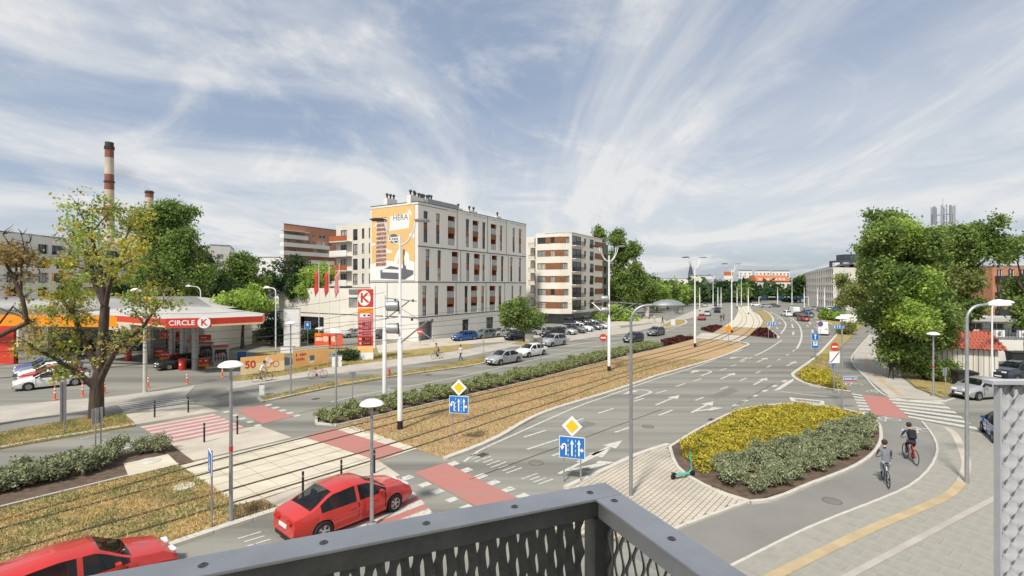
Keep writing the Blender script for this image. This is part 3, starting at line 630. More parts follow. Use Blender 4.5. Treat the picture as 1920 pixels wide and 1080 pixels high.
# banner on the gable: printed sheet with its motifs as thin printed pieces
bn = bld('advert_banner', 'orange advertising banner with white clouds and a dark vertical stack, hung on the white gable', C0, 'banner')
defm('banner_orange', (0.74, 0.475, 0.19), 0.6, 0.05, 0.4); defm('banner_white', (0.80, 0.78, 0.74), 0.6, 0.03, 1); defm('banner_brown', (0.20, 0.085, 0.07), 0.6, 0.5, 3, col2=(0.55, 0.32, 0.24), stretch=(1, 1, 2.2), low=.42, high=.58)
defm('banner_grey', (0.13, 0.135, 0.15), 0.6, 0.1, 2); defm('banner_text', (0.16, 0.16, 0.17), 0.6)
def gm(x, y): px, py = 690 + x / 6.745, 380 + y / 6.75; return FG.s_of(px), FG.z_of(px, py)
def gpoly(pts, out, m, name='print'): mb = MB(); mb.add([FG.at(*gm(*p), out) for p in pts], [tuple(range(len(pts)))]); return mb.build(name, M[m], bn)
mb = MB(); a0, a1 = gm(52, 0)[0], gm(592, 0)[0]; FG.box(mb, min(a0, a1), max(a0, a1), 9.15, 20.55, .03, .07); mb.build('sheet', M['banner_orange'], bn)
gpoly([(30, 780), (110, 760), (235, 730), (330, 745), (420, 790), (520, 730), (592, 750), (592, 985), (30, 985)], .08, 'banner_white')
gpoly([(285, 175), (525, 125), (525, 320), (275, 360)], .08, 'banner_white', 'speech_panel')
for cpts in ([(235, 580), (320, 620), (300, 635), (235, 640)], [(525, 400), (592, 360), (592, 440), (530, 440)], [(70, 300), (110, 260), (118, 300)], [(500, 105), (530, 85), (560, 130), (555, 165)], [(52, 520), (95, 510), (100, 540), (52, 545)]): gpoly(cpts, .08, 'banner_white', 'cloud')
gpoly([(120, 200), (235, 180), (235, 800), (105, 810)], .085, 'banner_brown', 'stack')
for i in range(22):
    y = 205 + i * 27.5; gpoly([(112, y), (237, y - 10), (237, y - 3), (112, y + 8)], .09, 'banner_grey' if i % 2 else 'banner_white', 'stack_band')
el = [(330 + 62 * math.cos(t), 455 + 62 * math.sin(t) * .95) for t in [2 * math.pi * i / 20 for i in range(20)]]; gpoly(el, .09, 'banner_grey', 'badge')
gpoly([(262, 440), (398, 430), (398, 480), (262, 490)], .095, 'banner_white', 'badge_band')
gpoly([(325, 800), (345, 680), (395, 580), (410, 620), (360, 830)], .092, 'banner_white', 'arm'); gpoly([(460, 700), (480, 610), (520, 650), (535, 790), (470, 800)], .092, 'banner_white', 'torso'); gpoly([(445, 590), (470, 590), (490, 860), (445, 860)], .09, 'banner_grey', 'apron')
gpoly([(160, 860), (290, 800), (580, 860), (580, 905), (470, 975), (165, 960)], .094, 'banner_grey', 'table'); gpoly([(180, 880), (200, 838), (430, 850), (420, 890)], .098, 'banner_white', 'table_top')
sc_, zc_ = gm(415, 190); tt = text('HERA', 1.25, M['banner_text'], bn, FG.at(sc_, zc_, .1), (R(90), 0, math.atan2(-GD[1], -GD[0])), 1.0)
for k in range(6): gpoly([(272 + 20 * k, 446), (286 + 20 * k, 445), (286 + 20 * k, 474), (272 + 20 * k, 475)], .1, 'banner_grey', 'badge_mark')
# roof plant
def vent_block(px, py, w, h, hats, out=-3.0):
    s_ = FA.s_of(px); t = thing('roof_vent', 'pale rooftop vent block with dark cowls above the apartment parapet', 'roof vent', FA.at(s_, TOP - .36, out), FA.ang, 'rooftop vent blocks on the apartment house')
    MB().box((0, 0, h / 2), (w, 0.8, h)).build('block', M['render_white'], t)
    for i in range(hats):
        x = (i - (hats - 1) / 2) * w / max(hats, 1); c = MB(); c.tube([(x, 0, h), (x, 0, h + .55)], .13); c.lathe((x, 0, h + .5), [(.02, 0), (.26, .02), (.2, .3), (.02, .36)], 10); c.build('cowl', M['dark_metal'], t, 40)
vent_block(795, 0, 2.2, 1.5, 3, -7); vent_block(790, 0, 1.6, 1.5, 2, -1.8); vent_block(808, 0, 2.4, 1.5, 3, -2.5); vent_block(822, 0, 2.2, 1.6, 3, -3); vent_block(835, 0, 1.2, 1.8, 2, -3.2); vent_block(880, 0, 1.6, 1.2, 1, -2.4); vent_block(906, 0, 2.6, 1.3, 2, -2.6); vent_block(952, 0, 1.6, 1.3, 1, -2.4)
t = thing('roof_plant', 'grey louvred plant screen on the apartment roof', 'roof plant', FA.at(FA.s_of(845), TOP - .36, -1.6), FA.ang)
MB().box((0, 0, .75), (8, .3, 1.5)).build('screen', M['galv'], t); mb = MB(); [mb.box((0, -.17, .2 + .2 * i), (8, .04, .05)) for i in range(7)]; mb.build('slat', M['grey_metal'], t)
# rear wing with balconies
FW = Facade((-27.2, 95.0), GD); wing = bld('apartment_wing', 'beige rear wing with rust and white balconies left of the banner', (0, 0)); WT = 20.4; LW = 9.6
def c5(x): return 500 + x / 8.71
hol = []
for zi in range(6):
    zb = 2.6 + zi * 2.9
    for x0, x1 in ((1210, 1310), (1410, 1485)): hol.append((FW.s_of(c5(x1)), FW.s_of(c5(x0)), zb + .1, zb + 2.3))
    for x0, x1 in ((1555, 1595), (1668, 1690)): hol.append((FW.s_of(c5(x1)), FW.s_of(c5(x0)), zb + .3, zb + 2.3))
hol = [(min(a, b), max(a, b), c, d) for a, b, c, d in hol]
mb = MB(); FW.wall(mb, -1.5, LW, 0, WT, hol); e0, e1 = FW.at(LW, 0), FW.at(LW, 0, -12); mb.add([(e0[0], e0[1], 0), (e1[0], e1[1], 0), (e1[0], e1[1], WT), (e0[0], e0[1], WT)], [(0, 1, 2, 3)]); mb.build('wall', M['render_beige'], wing)
MB().prism([FW.at(-1.5, 0, -.01)[:2], FW.at(LW, 0, -.01)[:2], FW.at(LW, 0, -12)[:2], FW.at(-1.5, 0, -12)[:2]], WT - .3, WT - .1).build('roof', M['roof_grey'], wing)
for i, h in enumerate(hol): FW.window(wing, h, mull=1 if h[1] - h[0] > .8 else 0, trans=.3, pane=rnd.choice(['glass', 'pane_light']))
for zi in range(6):
    zb = 2.6 + zi * 2.9; a0, a1 = FW.s_of(c5(1395)), FW.s_of(c5(1115)); b_ = MB(); FW.box(b_, a0, a1, zb - .15, zb, 0, 1.4); o = b_.build('balcony', M['render_white'], wing)
    b_ = MB(); FW.box(b_, a0, a1, zb + .02, zb + 1.05, 1.32, 1.4); FW.box(b_, a1 - .06, a1, zb + .02, zb + 1.05, .02, 1.3); b_.build('balcony_front', M['rust_panel' if zi % 2 else 'render_white'], o)
# red brick block behind
FB = Facade((-59.8, 130), (0.46, 0.89)); bb = bld('brick_building', 'red brick apartment block with long white balconies behind the trees', (0, 0)); BT = 24.6
FB2 = Facade((-59.8, 130), (-0.2, 0.98)); hol = []
def zb_(y): return FB.z_of(560, y)
for y0, y1, xs_ in ((436, 443, ((576, 581), (585, 591), (598, 611))), (449, 457, ((576, 582), (586, 592), (596, 602), (604, 611), (616, 623))), (465, 472, ((586, 596), (602, 611), (616, 618)))):
    for a, b in xs_: hol.append((FB.s_of(a), FB.s_of(b), zb_(y1), zb_(y0)))
for y0, y1 in ((437, 444), (452, 459), (468, 476)):
    for a, b in ((533, 538), (544, 556), (562, 570)): hol.append((FB.s_of(a), FB.s_of(b), zb_(y1), zb_(y0)))
mb = MB(); FB.wall(mb, 0, 21, 0, BT, hol); FB2.quad(mb, 0, 12, 0, BT, 0); mb.build('wall', M['brick_red'], bb)
MB().prism([FB.at(0, 0)[:2], FB.at(21, 0)[:2], (FB.at(21, 0)[0] - 2.4, FB.at(21, 0)[1] + 11.8), (FB.at(0, 0)[0] - 2.4, FB.at(0, 0)[1] + 11.8)], BT - .2, BT + .1).build('roof', M['roof_grey'], bb)
for h in hol: FB.window(bb, h, frame='white_metal', mull=1, pane=rnd.choice(['glass', 'pane_light']))
for x1, y in ((571, 444.5), (611, 459), (632, 474), (620, 489), (610, 504)):
    b_ = MB(); z = zb_(y + 5.5); FB.box(b_, -1.2, FB.s_of(x1), z, z + 1.05, .02, 1.5); b_.build('balcony', M['render_white'], bb)
b_ = MB(); FB.box(b_, -1.6, FB.s_of(572), zb_(436), zb_(435), 0, 1.9); b_.build('balcony_roof', M['render_white'], bb)

# beige and brown striped block further along
D2 = FD; Q0 = (12.9, 107.0); F2R = Facade(Q0, D2); s2 = F2R.s_of(1129.5); B2B, B2T = 2.4, 19.8
Q1 = (Q0[0] - 2.6, Q0[1] - 0.35); F2C = Facade(Q1, (Q0[0] - Q1[0], Q0[1] - Q1[1])); F2L = Facade(Q1, GD); l2 = F2L.s_of(1004)
b2 = bld('striped_building', 'beige six storey block banded with brown window strips beside parked cars', Q0)
mb = MB(); hR = []; fl = [B2B + .9 + i * 2.82 for i in range(6)]
for z in fl:
    for a, b, c, d in ((1073, 1090, 0, 2.2), (1095.5, 1099, .6, 2.0), (1106, 1113.5, 0, 2.1)): hR.append((F2R.s_of(a), F2R.s_of(b), z - .35 + c, z - .35 + d))
hL = []
for i, z in enumerate(fl):
    ws = [(1007.5, 1023)] + ([(1032, 1040)] if i in (1, 2, 4, 5) else [])
    for a, b in ws: q = sorted((F2L.s_of(a), F2L.s_of(b))); hL.append((q[0], q[1], z + .1, z + 1.5))
F2R.wall(mb, 0, s2, B2B, B2T, hR); F2L.wall(mb, 0, l2, B2B, B2T, hL); hC = [(.5 + (i % 3) * .4, 1.7 + (i % 3) * .2, z + .1, z + 1.5) for i, z in enumerate(fl)]
F2C.wall(mb, 0, F2C.s_of(960 + F * Q0[0] / Q0[1]), B2B, B2T, hC)
e = F2R.at(s2, 0); e2 = F2R.at(s2, 0, -12); mb.add([(e[0], e[1], B2B), (e2[0], e2[1], B2B), (e2[0], e2[1], B2T), (e[0], e[1], B2T)], [(0, 1, 2, 3)])
l_e = F2L.at(l2, 0); l_b = (l_e[0] + D2[0] * 16, l_e[1] + D2[1] * 16); mb.add([(l_e[0], l_e[1], 0), (l_b[0], l_b[1], 0), (l_b[0], l_b[1], B2T), (l_e[0], l_e[1], B2T)], [(0, 1, 2, 3)])
foot = [Q1, Q0, F2R.at(s2, 0)[:2], F2R.at(s2, 0, -12)[:2], l_b, l_e[:2]]
mb.build('wall', M['render_cream'], b2)
MB().prism(foot, B2B - .15, B2B).build('soffit', M['render_beige'], b2); MB().prism(foot, B2T - .2, B2T + .12).build('roof', M['render_white'], b2)
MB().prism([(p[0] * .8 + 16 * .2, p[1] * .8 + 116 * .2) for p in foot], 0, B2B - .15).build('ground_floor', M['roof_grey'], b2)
for h in hR: F2R.window(b2, h, mull=1 if h[1] - h[0] > .8 else 0, trans=.35)
for h in hL: F2L.window(b2, h, mull=1, pane=rnd.choice(['pane_light', 'glass', 'curtain']))
for h in hC: F2C.window(b2, h, mull=1, pane='pane_light')
for i, z in enumerate(fl):
    pm = MB(); ed = sorted([h[:2] for h in hL if abs(h[2] - z - .1) < .01]); x = .0
    for a, b in ed + [(l2 - .5, l2)]:
        if a - x > .15: pm = MB(); F2L.box(pm, x, a, z + .1, z + 1.5, -.02, .03); pm.build('brown_strip', M['brown_panel'], b2)
        x = b
    pm = MB(); F2C.box(pm, 0.0, hC[i][0], z + .1, z + 1.5, -.02, .035); pm.build('brown_strip', M['brown_panel'], b2)
    pm = MB(); F2R.box(pm, F2R.s_of(1115), s2 - .1, z + .1, z + 1.5, -.02, .035); pm.build('brown_strip', M['brown_panel'], b2)
    o = MB(); F2R.box(o, F2R.s_of(1071.5), F2R.s_of(1091), z - .5, z - .36, 0, 1.1); bal = o.build('balcony', M['render_white'], b2)
    o = MB(); F2R.box(o, F2R.s_of(1071.5), F2R.s_of(1091), z + .55, z + .62, 1.04, 1.1); [o.box(F2R.at(F2R.s_of(1071.5) + k * .3, z + .1, 1.07), (.05, .05, .95), F2R.ang) for k in range(int((F2R.s_of(1091) - F2R.s_of(1071.5)) / .3))]; o.build('railing', M['dark_metal'], bal)
    o = MB(); F2R.box(o, F2R.s_of(1105.5), F2R.s_of(1114), z + .5, z + .56, .02, .08); [o.box(F2R.at(F2R.s_of(1105.5) + k * .25, z + .1, .05), (.04, .04, .85), F2R.ang) for k in range(9)]; o.build('railing', M['dark_metal'], b2)
# recessed left part of the striped block
F2X = Facade((l_e[0] + D2[0] * 3, l_e[1] + D2[1] * 3), GD); a_ = abs(F2X.s_of(985)); mb = MB(); F2X.quad(mb, 0, 5, 0, B2T - .3, 0); mb.build('wall_recess', M['render_cream'], b2)
for i, z in enumerate(fl):
    o = MB(); F2X.box(o, .2, 2.9, z - .5, z - .36, 0, 1.3); bal = o.build('balcony', M['render_white'], b2); o = MB(); F2X.box(o, .2, 2.9, z + .55, z + .62, 1.24, 1.3); [o.box(F2X.at(.25 + k * .3, z + .1, 1.27), (.05, .05, .95), F2X.ang) for k in range(9)]; o.build('railing', M['dark_metal'], bal)
    F2X.window(b2, (.4, 1.8, z - .3, z + 1.8), depth=-.06)
# dark green-grey rear block visible past its end
FX = Facade((F2R.at(s2 + .4, 0)[0], F2R.at(s2 + .4, 0)[1]), D2); gb_ = bld('grey_building', 'narrow dark grey green end block behind the beige striped block', (0, 0))
defm('render_dark', (0.15, 0.16, 0.13), 0.85, 0.1, 1); mb = MB(); hx = [(.6, 2.6, 3 + i * 2.8, 4.8 + i * 2.8) for i in range(5)]; FX.wall(mb, 0, 3.6, 0, 18.6, hx); mb.build('wall', M['render_dark'], gb_)
for h in hx: FX.window(gb_, h)
MB().prism([FX.at(0, 0)[:2], FX.at(3.6, 0)[:2], FX.at(3.6, 0, -10)[:2], FX.at(0, 0, -10)[:2]], 18.5, 18.7).build('roof', M['roof_grey'], gb_)

# far left white block
FL = Facade((-103.5, 98), (-0.06, 1)); lb_ = bld('white_flats', 'white flat roofed apartment block with orange framed windows behind the yellowing tree', (0, 0)); LT = 19.4; hol = []
def cl_(x): return x / 10.8
wl_ = []
for zi, (z0, z1) in enumerate(((15.4, 17.5), (12.2, 14.4), (9.0, 11.2), (5.8, 8.0))):
    for x0, x1 in ((130, 410), (700 if zi == 1 else 770, 980), (1050 if zi in (0, 2) else 1140, 1340), (1700, 1950), (2150, 2400), (2500, 2700)):
        hol.append((FL.s_of(cl_(x0)), FL.s_of(cl_(x1)), z0, z1)); wl_.append((zi, x0))
mb = MB(); FL.wall(mb, -6, 62, 0, LT, hol, .5); mb.build('wall', M['render_white'], lb_)
MB().prism([FL.at(-6, 0)[:2], FL.at(62, 0)[:2], FL.at(62, 0, -14)[:2], FL.at(-6, 0, -14)[:2]], LT - .2, LT + .1).build('roof', M['roof_grey'], lb_)
for h, (zi, x0) in zip(hol, wl_):
    FL.window(lb_, h, mull=2, depth=.45, pane=rnd.choice(['glass', 'pane_light', 'glass']))
    if (zi, x0) in ((1, 700), (2, 1050), (1, 130), (3, 130), (2, 1700)):
        o = MB(); [FL.box(o, x - .25, x + .25, h[2], h[3], -.42, .05) for x in (h[0] + .25, h[1] - .25)]; o.build('orange_reveal', M['orange_sign'], lb_)
    if (zi, x0) in ((0, 130), (0, 1050), (1, 1700), (2, 130)):
        o = MB(); FL.box(o, h[0] - .4, h[1] + 1.2, h[2] - .3, h[2] - .1, 0, 1.4); b_ = o.build('balcony', M['render_white'], lb_); o = MB(); FL.box(o, h[0] - .4, h[1] + 1.2, h[2] - .1, h[2] + .9, 1.34, 1.4); o.build('balcony_front', M['grey_metal'], b_)

# chimneys
defm('chimney_cream', (0.55, 0.47, 0.36), 0.85, 0.12, 0.08); defm('chimney_red', (0.26, 0.10, 0.07), 0.85, 0.12, 0.08); defm('soot', (0.06, 0.055, 0.05), 0.9)
def chimney(px, Y, wpx, bands, label, gal):
    X = (px - 960) / F * Y; r = wpx / 2 * Y / F; t = thing('factory_chimney', label, 'chimney', (X, Y, 0))
    z = lambda y: H + (HY - y) * Y / F
    rr = lambda y: r * (1 + (y - bands[0][0]) * .0012)
    for y0, y1, m in bands: c = MB(); c.lathe((0, 0, 0), [(rr(y1) if y1 < 540 else r * 1.5, z(y1) if y1 < 540 else 0), (rr(y0), z(y0))] + ([(0.01, z(y0))] if y0 == bands[0][0] else []), 20); c.build('shaft_band', M[m], t, 50)
    for y in gal: c = MB(); c.lathe((0, 0, z(y)), [(rr(y), -.6), (rr(y) * 1.18, -.6), (rr(y) * 1.18, .8), (rr(y), .8)], 20); c.build('gallery', M['soot'], t)
    return t
chimney(205, 620, 13.5, [(267, 275, 'soot'), (275, 296, 'chimney_red'), (296, 327, 'chimney_cream'), (327, 356, 'chimney_red'), (356, 386, 'chimney_cream'), (386, 412, 'chimney_red'), (412, 545, 'chimney_cream')], 'tall slender chimney banded in cream and dull red with a sooty top', (276, 279, 341))
chimney(280, 700, 13, [(358, 362, 'soot'), (362, 371, 'chimney_red'), (371, 545, 'chimney_cream')], 'squat red topped chimney trailing faint smoke behind the green tree', (361,))
# faint smoke plume
def plume():
    Y = 700; mb = MB(); path = []; rad = []
    for i in range(9):
        t = i / 8; px, py = 279 - 62 * t, 355 - 36 * t ** .6; path.append(((px - 960) / F * Y, Y, H + (HY - py) * Y / F)); rad.append(3.5 + 9 * t)
    mb.tube(path, rad, 12); m = bpy.data.materials.new('smoke'); n, l = nodes_of(m); n.remove(n['Principled BSDF'])
    v = n.new('ShaderNodeVolumePrincipled'); v.inputs['Color'].default_value = (.62, .55, .52, 1); v.inputs['Density'].default_value = 0.011; l.new(v.outputs[0], n['Material Output'].inputs['Volume'])
    return mb.build('smoke_plume', m, None, 60)
stuff(plume())

# ---- right hand and distant buildings
Yc = 170.0
def far_box(name, label, pts, z1, m, cat='building', roofm='roof_grey', rows=(), wpx=(), rh=0.4):
    """building on a footprint with rows of real window openings on its visible faces"""
    t = bld(name, label, (0, 0), cat); mb = MB(); n = len(pts); wins = []
    for i in range(n):
        p, q = pts[i], pts[(i + 1) % n]; L = math.dist(p, q); fc = Facade(p, (q[0] - p[0], q[1] - p[1])); out = fc.n; cx = sum(a[0] for a in pts) / n; cy = sum(a[1] for a in pts) / n
        mid = ((p[0] + q[0]) / 2, (p[1] + q[1]) / 2)
        vis = (mid[0] - cx) * out[0] + (mid[1] - cy) * out[1] > 0
        hs = []
        if vis and rows and wpx:
            k = max(1, int((L - .8) / wpx[0])); st = L / k
            hs = [(st * (j + .5) - wpx[1] / 2, st * (j + .5) + wpx[1] / 2, a, b) for j in range(k) for a, b in rows]
        fc.wall(mb, 0, L, 0, z1, hs); wins += [(fc, h) for h in hs]
    mb.build('wall', M[m], t)
    MB().prism(pts, z1 - .1, z1 + rh).build('roof', M[roofm], t)
    for fc, h in wins: fc.window(t, h, mull=1, pane=rnd.choice(['glass', 'glass', 'pane_light']))
    return t
def X_(px, Y): return (px - 960) / F * Y
cb = bld('curved_office', 'long pale office block with dark mansard roof and a blank cream end wall', (0, 0)); ZT = 14.4
gp = [(X_(1562, 165), 165), (X_(1640, 172), 172)]; FE = Facade(gp[0], (gp[1][0] - gp[0][0], gp[1][1] - gp[0][1])); mb = MB(); FE.quad(mb, 0, math.dist(*gp), 0, ZT, 0)
cur = [(X_(1562, 165), 165), (X_(1547, 178), 178), (X_(1530, 198), 198), (X_(1516, 222), 222), (X_(1508, 245), 245)]; wl2 = []
for i, (p, q) in enumerate(zip(cur[:-1], cur[1:])):
    fc = Facade(p, (q[0] - p[0], q[1] - p[1])); L = math.dist(p, q); k = max(2, int(L / (3.2 if i == 0 else 5))); hs = [(L * (j + .5) / k - 1.1, L * (j + .5) / k + 1.1, 1.2 + 2.7 * r, 3.1 + 2.7 * r) for j in range(k) for r in range(5)]
    if i == 2: hs = [h for h in hs if h[2] > 3]
    fc.wall(mb, 0, L, 0, ZT, hs); wl2 += [(fc, h) for h in hs]
mb.build('wall', M['render_cream'], cb)
for fc, h in wl2: fc.window(cb, h, mull=1, pane='glass')
mb = MB(); inn = offset(cur, 9.0); inn2 = offset(cur, 3.2); n_ = len(cur)
inn[0] = gp[1]; inn2[0] = (cur[0][0] + 3.0, cur[0][1] + 2.2)
mb.add([(*p, ZT) for p in cur] + [(*p, ZT + 1.0) for p in inn2] + [(*p, ZT + 2.6 - .45 * i) for i, p in enumerate(inn)], [(i, i + 1, n_ + i + 1, n_ + i) for i in range(n_ - 1)] + [(n_ + i, n_ + i + 1, 2 * n_ + i + 1, 2 * n_ + i) for i in range(n_ - 1)] + [(0, n_, 2 * n_)]); mb.build('mansard_roof', M['roof_dark'], cb)
mb = MB(); mb.box((X_(1600, 176), 177, ZT + 1.4), (12, 6, 2.8)); mb.build('roof_storey', M['roof_dark'], cb)
mb = MB(); mb.box((X_(1592, 178), 178, ZT + 3.9), (6, 5, 2.2)); mb.build('roof_plant', M['roof_dark'], cb)
for k in range(3): x = X_(1574 + 18 * k, 172); o = MB(); o.box((x, 173.8, ZT + 1.1), (1.6, 1.4, 1.7)); o.build('dormer', M['render_white'], cb)
for i, (a, b) in enumerate(((1385, 1410), (1416, 1444), (1447, 1481))):
    far_box('tower_block', ('pale slab tower on the skyline, leftmost of three above the orange roofs', 'pale slab tower on the skyline, middle one of three', 'pale slab tower on the skyline right above the orange tiled house')[i], [(X_(a, 520 + 8 * i), 520 + 8 * i), (X_(b, 520 + 8 * i), 520 + 8 * i), (X_(b, 535 + 8 * i), 535 + 8 * i), (X_(a, 535 + 8 * i), 535 + 8 * i)], H + 27 * 520 / F, 'render_white', rows=[(3 + 2.8 * k, 4.6 + 2.8 * k) for k in range(7)], wpx=(3.4, 1.7), rh=1.2)
ob = far_box('tenement_house', 'cream tenement house with steep orange tiled roof and dormers down the street', [(X_(1420, 300), 300), (X_(1482, 300), 300), (X_(1482, 314), 314), (X_(1420, 314), 314)], 10.5, 'render_cream', rows=[(1.5, 3.3), (4.6, 6.4), (7.6, 9.4)], wpx=(2.6, 1.2), roofm='roof_orange')
mb = MB(); a, b = X_(1419, 300), X_(1483, 300); mb.add([(a, 299.5, 10.9), (b, 299.5, 10.9), (b, 314.5, 10.9), (a, 314.5, 10.9), (a + .5, 305, 14.6), (b - .5, 305, 14.6), (b - .5, 309, 14.6), (a + .5, 309, 14.6)], [(0, 1, 5, 4), (1, 2, 6, 5), (2, 3, 7, 6), (3, 0, 4, 7), (4, 5, 6, 7)]); mb.build('tiled_roof', M['roof_orange'], ob)
for k in range(7): o = MB(); o.box((a + 2.2 + k * 2.4, 301, 12.1), (1.1, 1.6, 1.2)); o.build('dormer', M['render_white'], ob)
yb = far_box('yellow_building', 'yellow ochre building with a blue and white mural beyond the tram poles', [(X_(1295, 270), 270), (X_(1336, 270), 270), (X_(1336, 285), 285), (X_(1295, 285), 285)], 13.5, 'render_cream', rows=[(2, 3.6), (5, 6.6)], wpx=(4, 1.2))
defm('mural_blue', (.06, .12, .36), .7, .5, .3, col2=(.6, .6, .6)); MB().box((X_(1326, 270), 269.8, 9.3), (5.6, .1, 5)).build('mural', M['mural_blue'], yb)
rb = far_box('tenement_house', 'small red roofed house between the street trees', [(X_(1357, 330), 330), (X_(1374, 330), 330), (X_(1374, 342), 342), (X_(1357, 342), 342)], 15, 'render_cream', rows=[(9, 11)], wpx=(2.6, 1.2), roofm='roof_orange', rh=2.5)
ch = bld('church', 'tiny dark church spire on the skyline above the street trees', (0, 0), 'church'); MB().box((X_(1295, 900), 900, 15), (7, 7, 30)).build('tower', M['render_dark'], ch); MB().lathe((X_(1295, 900), 900, 30), [(4.5, 0), (.1, 22)], 8).build('spire', M['roof_dark'], ch)
far_box('distant_flats', 'small white block peeping between the dark trees near the brick house', [(X_(485, 230), 230), (X_(524, 230), 230), (X_(524, 245), 245), (X_(485, 245), 245)], H + 52 * 230 / F, 'render_white', rows=[(6 + 3 * k, 7.6 + 3 * k) for k in range(5)], wpx=(3.6, 1.8))
far_box('distant_flats', 'white flats with a flat roof beside the tall green tree', [(X_(393, 180), 180), (X_(432, 185), 185), (X_(440, 205), 205), (X_(393, 200), 200)], H + 75 * 180 / F, 'render_white', rows=[(9 + 3 * k, 10.8 + 3 * k) for k in range(4)], wpx=(3.8, 2.2))
far_box('distant_roofs', 'low pale roofs showing past the street trees', [(X_(1236, 420), 420), (X_(1290, 420), 420), (X_(1290, 440), 440), (X_(1236, 440), 440)], H + 12 * 420 / F, 'render_cream', rows=[(8, 9.5)], wpx=(3.6, 1.4))
# brick flats at the right edge
br = bld('brick_flats', 'orange brick flats with dark balconies behind the right hand trees', (0, 0)); FR = Facade((X_(1861, 75), 75), (0.93, -0.1)); hr = []
for k in range(4):
    for a, b in ((1869, 1880), (1890, 1902), (1912, 1924)): hr.append((FR.s_of(a), FR.s_of(b), 1.5 + 2.45 * k, 3.5 + 2.45 * k))
mb = MB(); FR.wall(mb, 0, 14, 0, 11.2, hr); FR3 = Facade((X_(1861, 75), 75), (0.1, 1)); mb.add([FR.at(0, 0), FR.at(0, 0, -12), FR.at(0, 11.2, -12), FR.at(0, 11.2)], [(0, 1, 2, 3)]); mb.build('wall', M['brick_red'], br)
MB().prism([FR.at(0, 0)[:2], FR.at(14, 0)[:2], FR.at(14, 0, -12)[:2], FR.at(0, 0, -12)[:2]], 11.1, 11.4).build('roof', M['roof_grey'], br)
for h in hr:
    FR.window(br, h, frame='white_metal'); o = MB(); FR.box(o, h[0] - .25, h[1] + .25, h[2] - .1, h[2] + .95, .02, .9); o.build('balcony', M['dark_metal'], br)
# antenna mast
am = thing('antenna_mast', 'lattice phone mast with white panel antennas above the big poplars', 'mast', (X_(1768, 150), 150, 0)); zt = H + (HY - 384) * 150 / F
mb = MB(); [mb.tube([(x, y, 0), (x, y, zt)], .12, 6) for x, y in ((-.6, -.6), (.6, -.6), (0, .6))]; [mb.tube([(-.6 if k % 2 else .6, -.6, zt - 10 + k), (.6 if k % 2 else -.6, -.6, zt - 9 + k)], .06, 5) for k in range(10)]; mb.tube([(0, 0, zt), (0, 0, zt + 2)], .05, 5); mb.build('lattice', M['grey_metal'], am)
for k in range(8): a_ = k * math.pi / 4; o = MB(); o.box((2.6 * math.cos(a_), 2.6 * math.sin(a_), zt - 3.2), (.5, .4, 5.4), a_); o.tube([(0, 0, zt - 3), (2.5 * math.cos(a_), 2.5 * math.sin(a_), zt - 3)], .05, 5); o.build('panel_antenna', M['galv'], am)
# white shop row and kiosk on the right
sh = bld('shop_row', 'long white flat roofed shop row with air conditioners on its terrace', (0, 0)); FS = Facade((X_(1798, 56), 56), (0.97, -0.22)); zs = lambda y: H - (y - HY) * 56 / F
mb = MB(); FS.quad(mb, 0, 16, 0, zs(632), 0); mb.add([FS.at(0, 0), FS.at(0, 0, -9), FS.at(0, zs(632), -9), FS.at(0, zs(632))], [(0, 1, 2, 3)]); mb.build('wall', M['render_white'], sh)
MB().prism([FS.at(0, 0)[:2], FS.at(16, 0)[:2], FS.at(16, 0, -9)[:2], FS.at(0, 0, -9)[:2]], zs(632) - .2, zs(632)).build('terrace', M['roof_grey'], sh)
hs = [(1.2 + i * 2.1, 2.6 + i * 2.1, zs(630) + .1, zs(612) + .2) for i in range(7)]; fs2 = Facade(FS.at(0, 0, -4)[:2], FS.d); mb = MB(); fs2.wall(mb, 0, 17, zs(632), zs(602), hs); mb.build('upper_wall', M['render_white'], sh)
for h in hs: fs2.window(sh, h, frame='white_metal')
mb = MB(); FS.box(mb, -1, 17, zs(604), zs(588) - .5, -6, -1.8); mb.build('awning_roof', M['roof_white'], sh)
for k in range(5): o = MB(); c = FS.at(2.2 + 2.3 * k, zs(632) + .4, -1.2); o.box(c, (.95, .4, .75), FS.ang); u = o.build('air_conditioner', M['white_plastic'], sh); o = MB(); o.lathe((c[0], c[1] - .22, c[2]), [(.02, 0), (.27, 0), (.29, .02)], 14, 'Y'); o.build('fan_grille', M['grey_metal'], u)
mb = MB(); [mb.tube([FS.at(.3 * k, zs(632), -.2), FS.at(.3 * k, zs(632) + 1.0, -.2)], .02, 5) for k in range(52)]; mb.tube([FS.at(0, zs(632) + 1.0, -.2), FS.at(16, zs(632) + 1.0, -.2)], .03, 5); mb.build('railing', M['dark_metal'], sh)
kc = g(1872, 713); ks = thing('kiosk', 'small pale panelled kiosk with red pantile hipped roof', 'kiosk', (kc[0], kc[1], 0), R(-28)); kw, kd, kh = 4.3, 3.2, 2.75
mb = MB(); mb.box((-kw / 2 + .0, kd / 2, kh / 2), (kw, kd, kh)); mb.build('wall', M['render_beige'], ks)
mb = MB(); [mb.box((-.25 - .36 * k, -.012, kh / 2), (.03, .03, kh - .1)) for k in range(12)]; mb.build('panel_joint', M['seam'], ks)
for k in range(3):
    o = MB(); o.box((.02, .55 + .8 * k, 1.7), (.06, .62, 1.3)); wv = o.build('window', M['dark_metal'], ks); o = MB(); o.box((.045, .55 + .8 * k, 1.7), (.03, .5, 1.15)); o.build('pane', M['glass'], wv)
ov, ri, rt = .45, .35, kh + 1.35; mb = MB(); x0, x1, y0, y1 = -kw - ov, ov, -ov, kd + ov
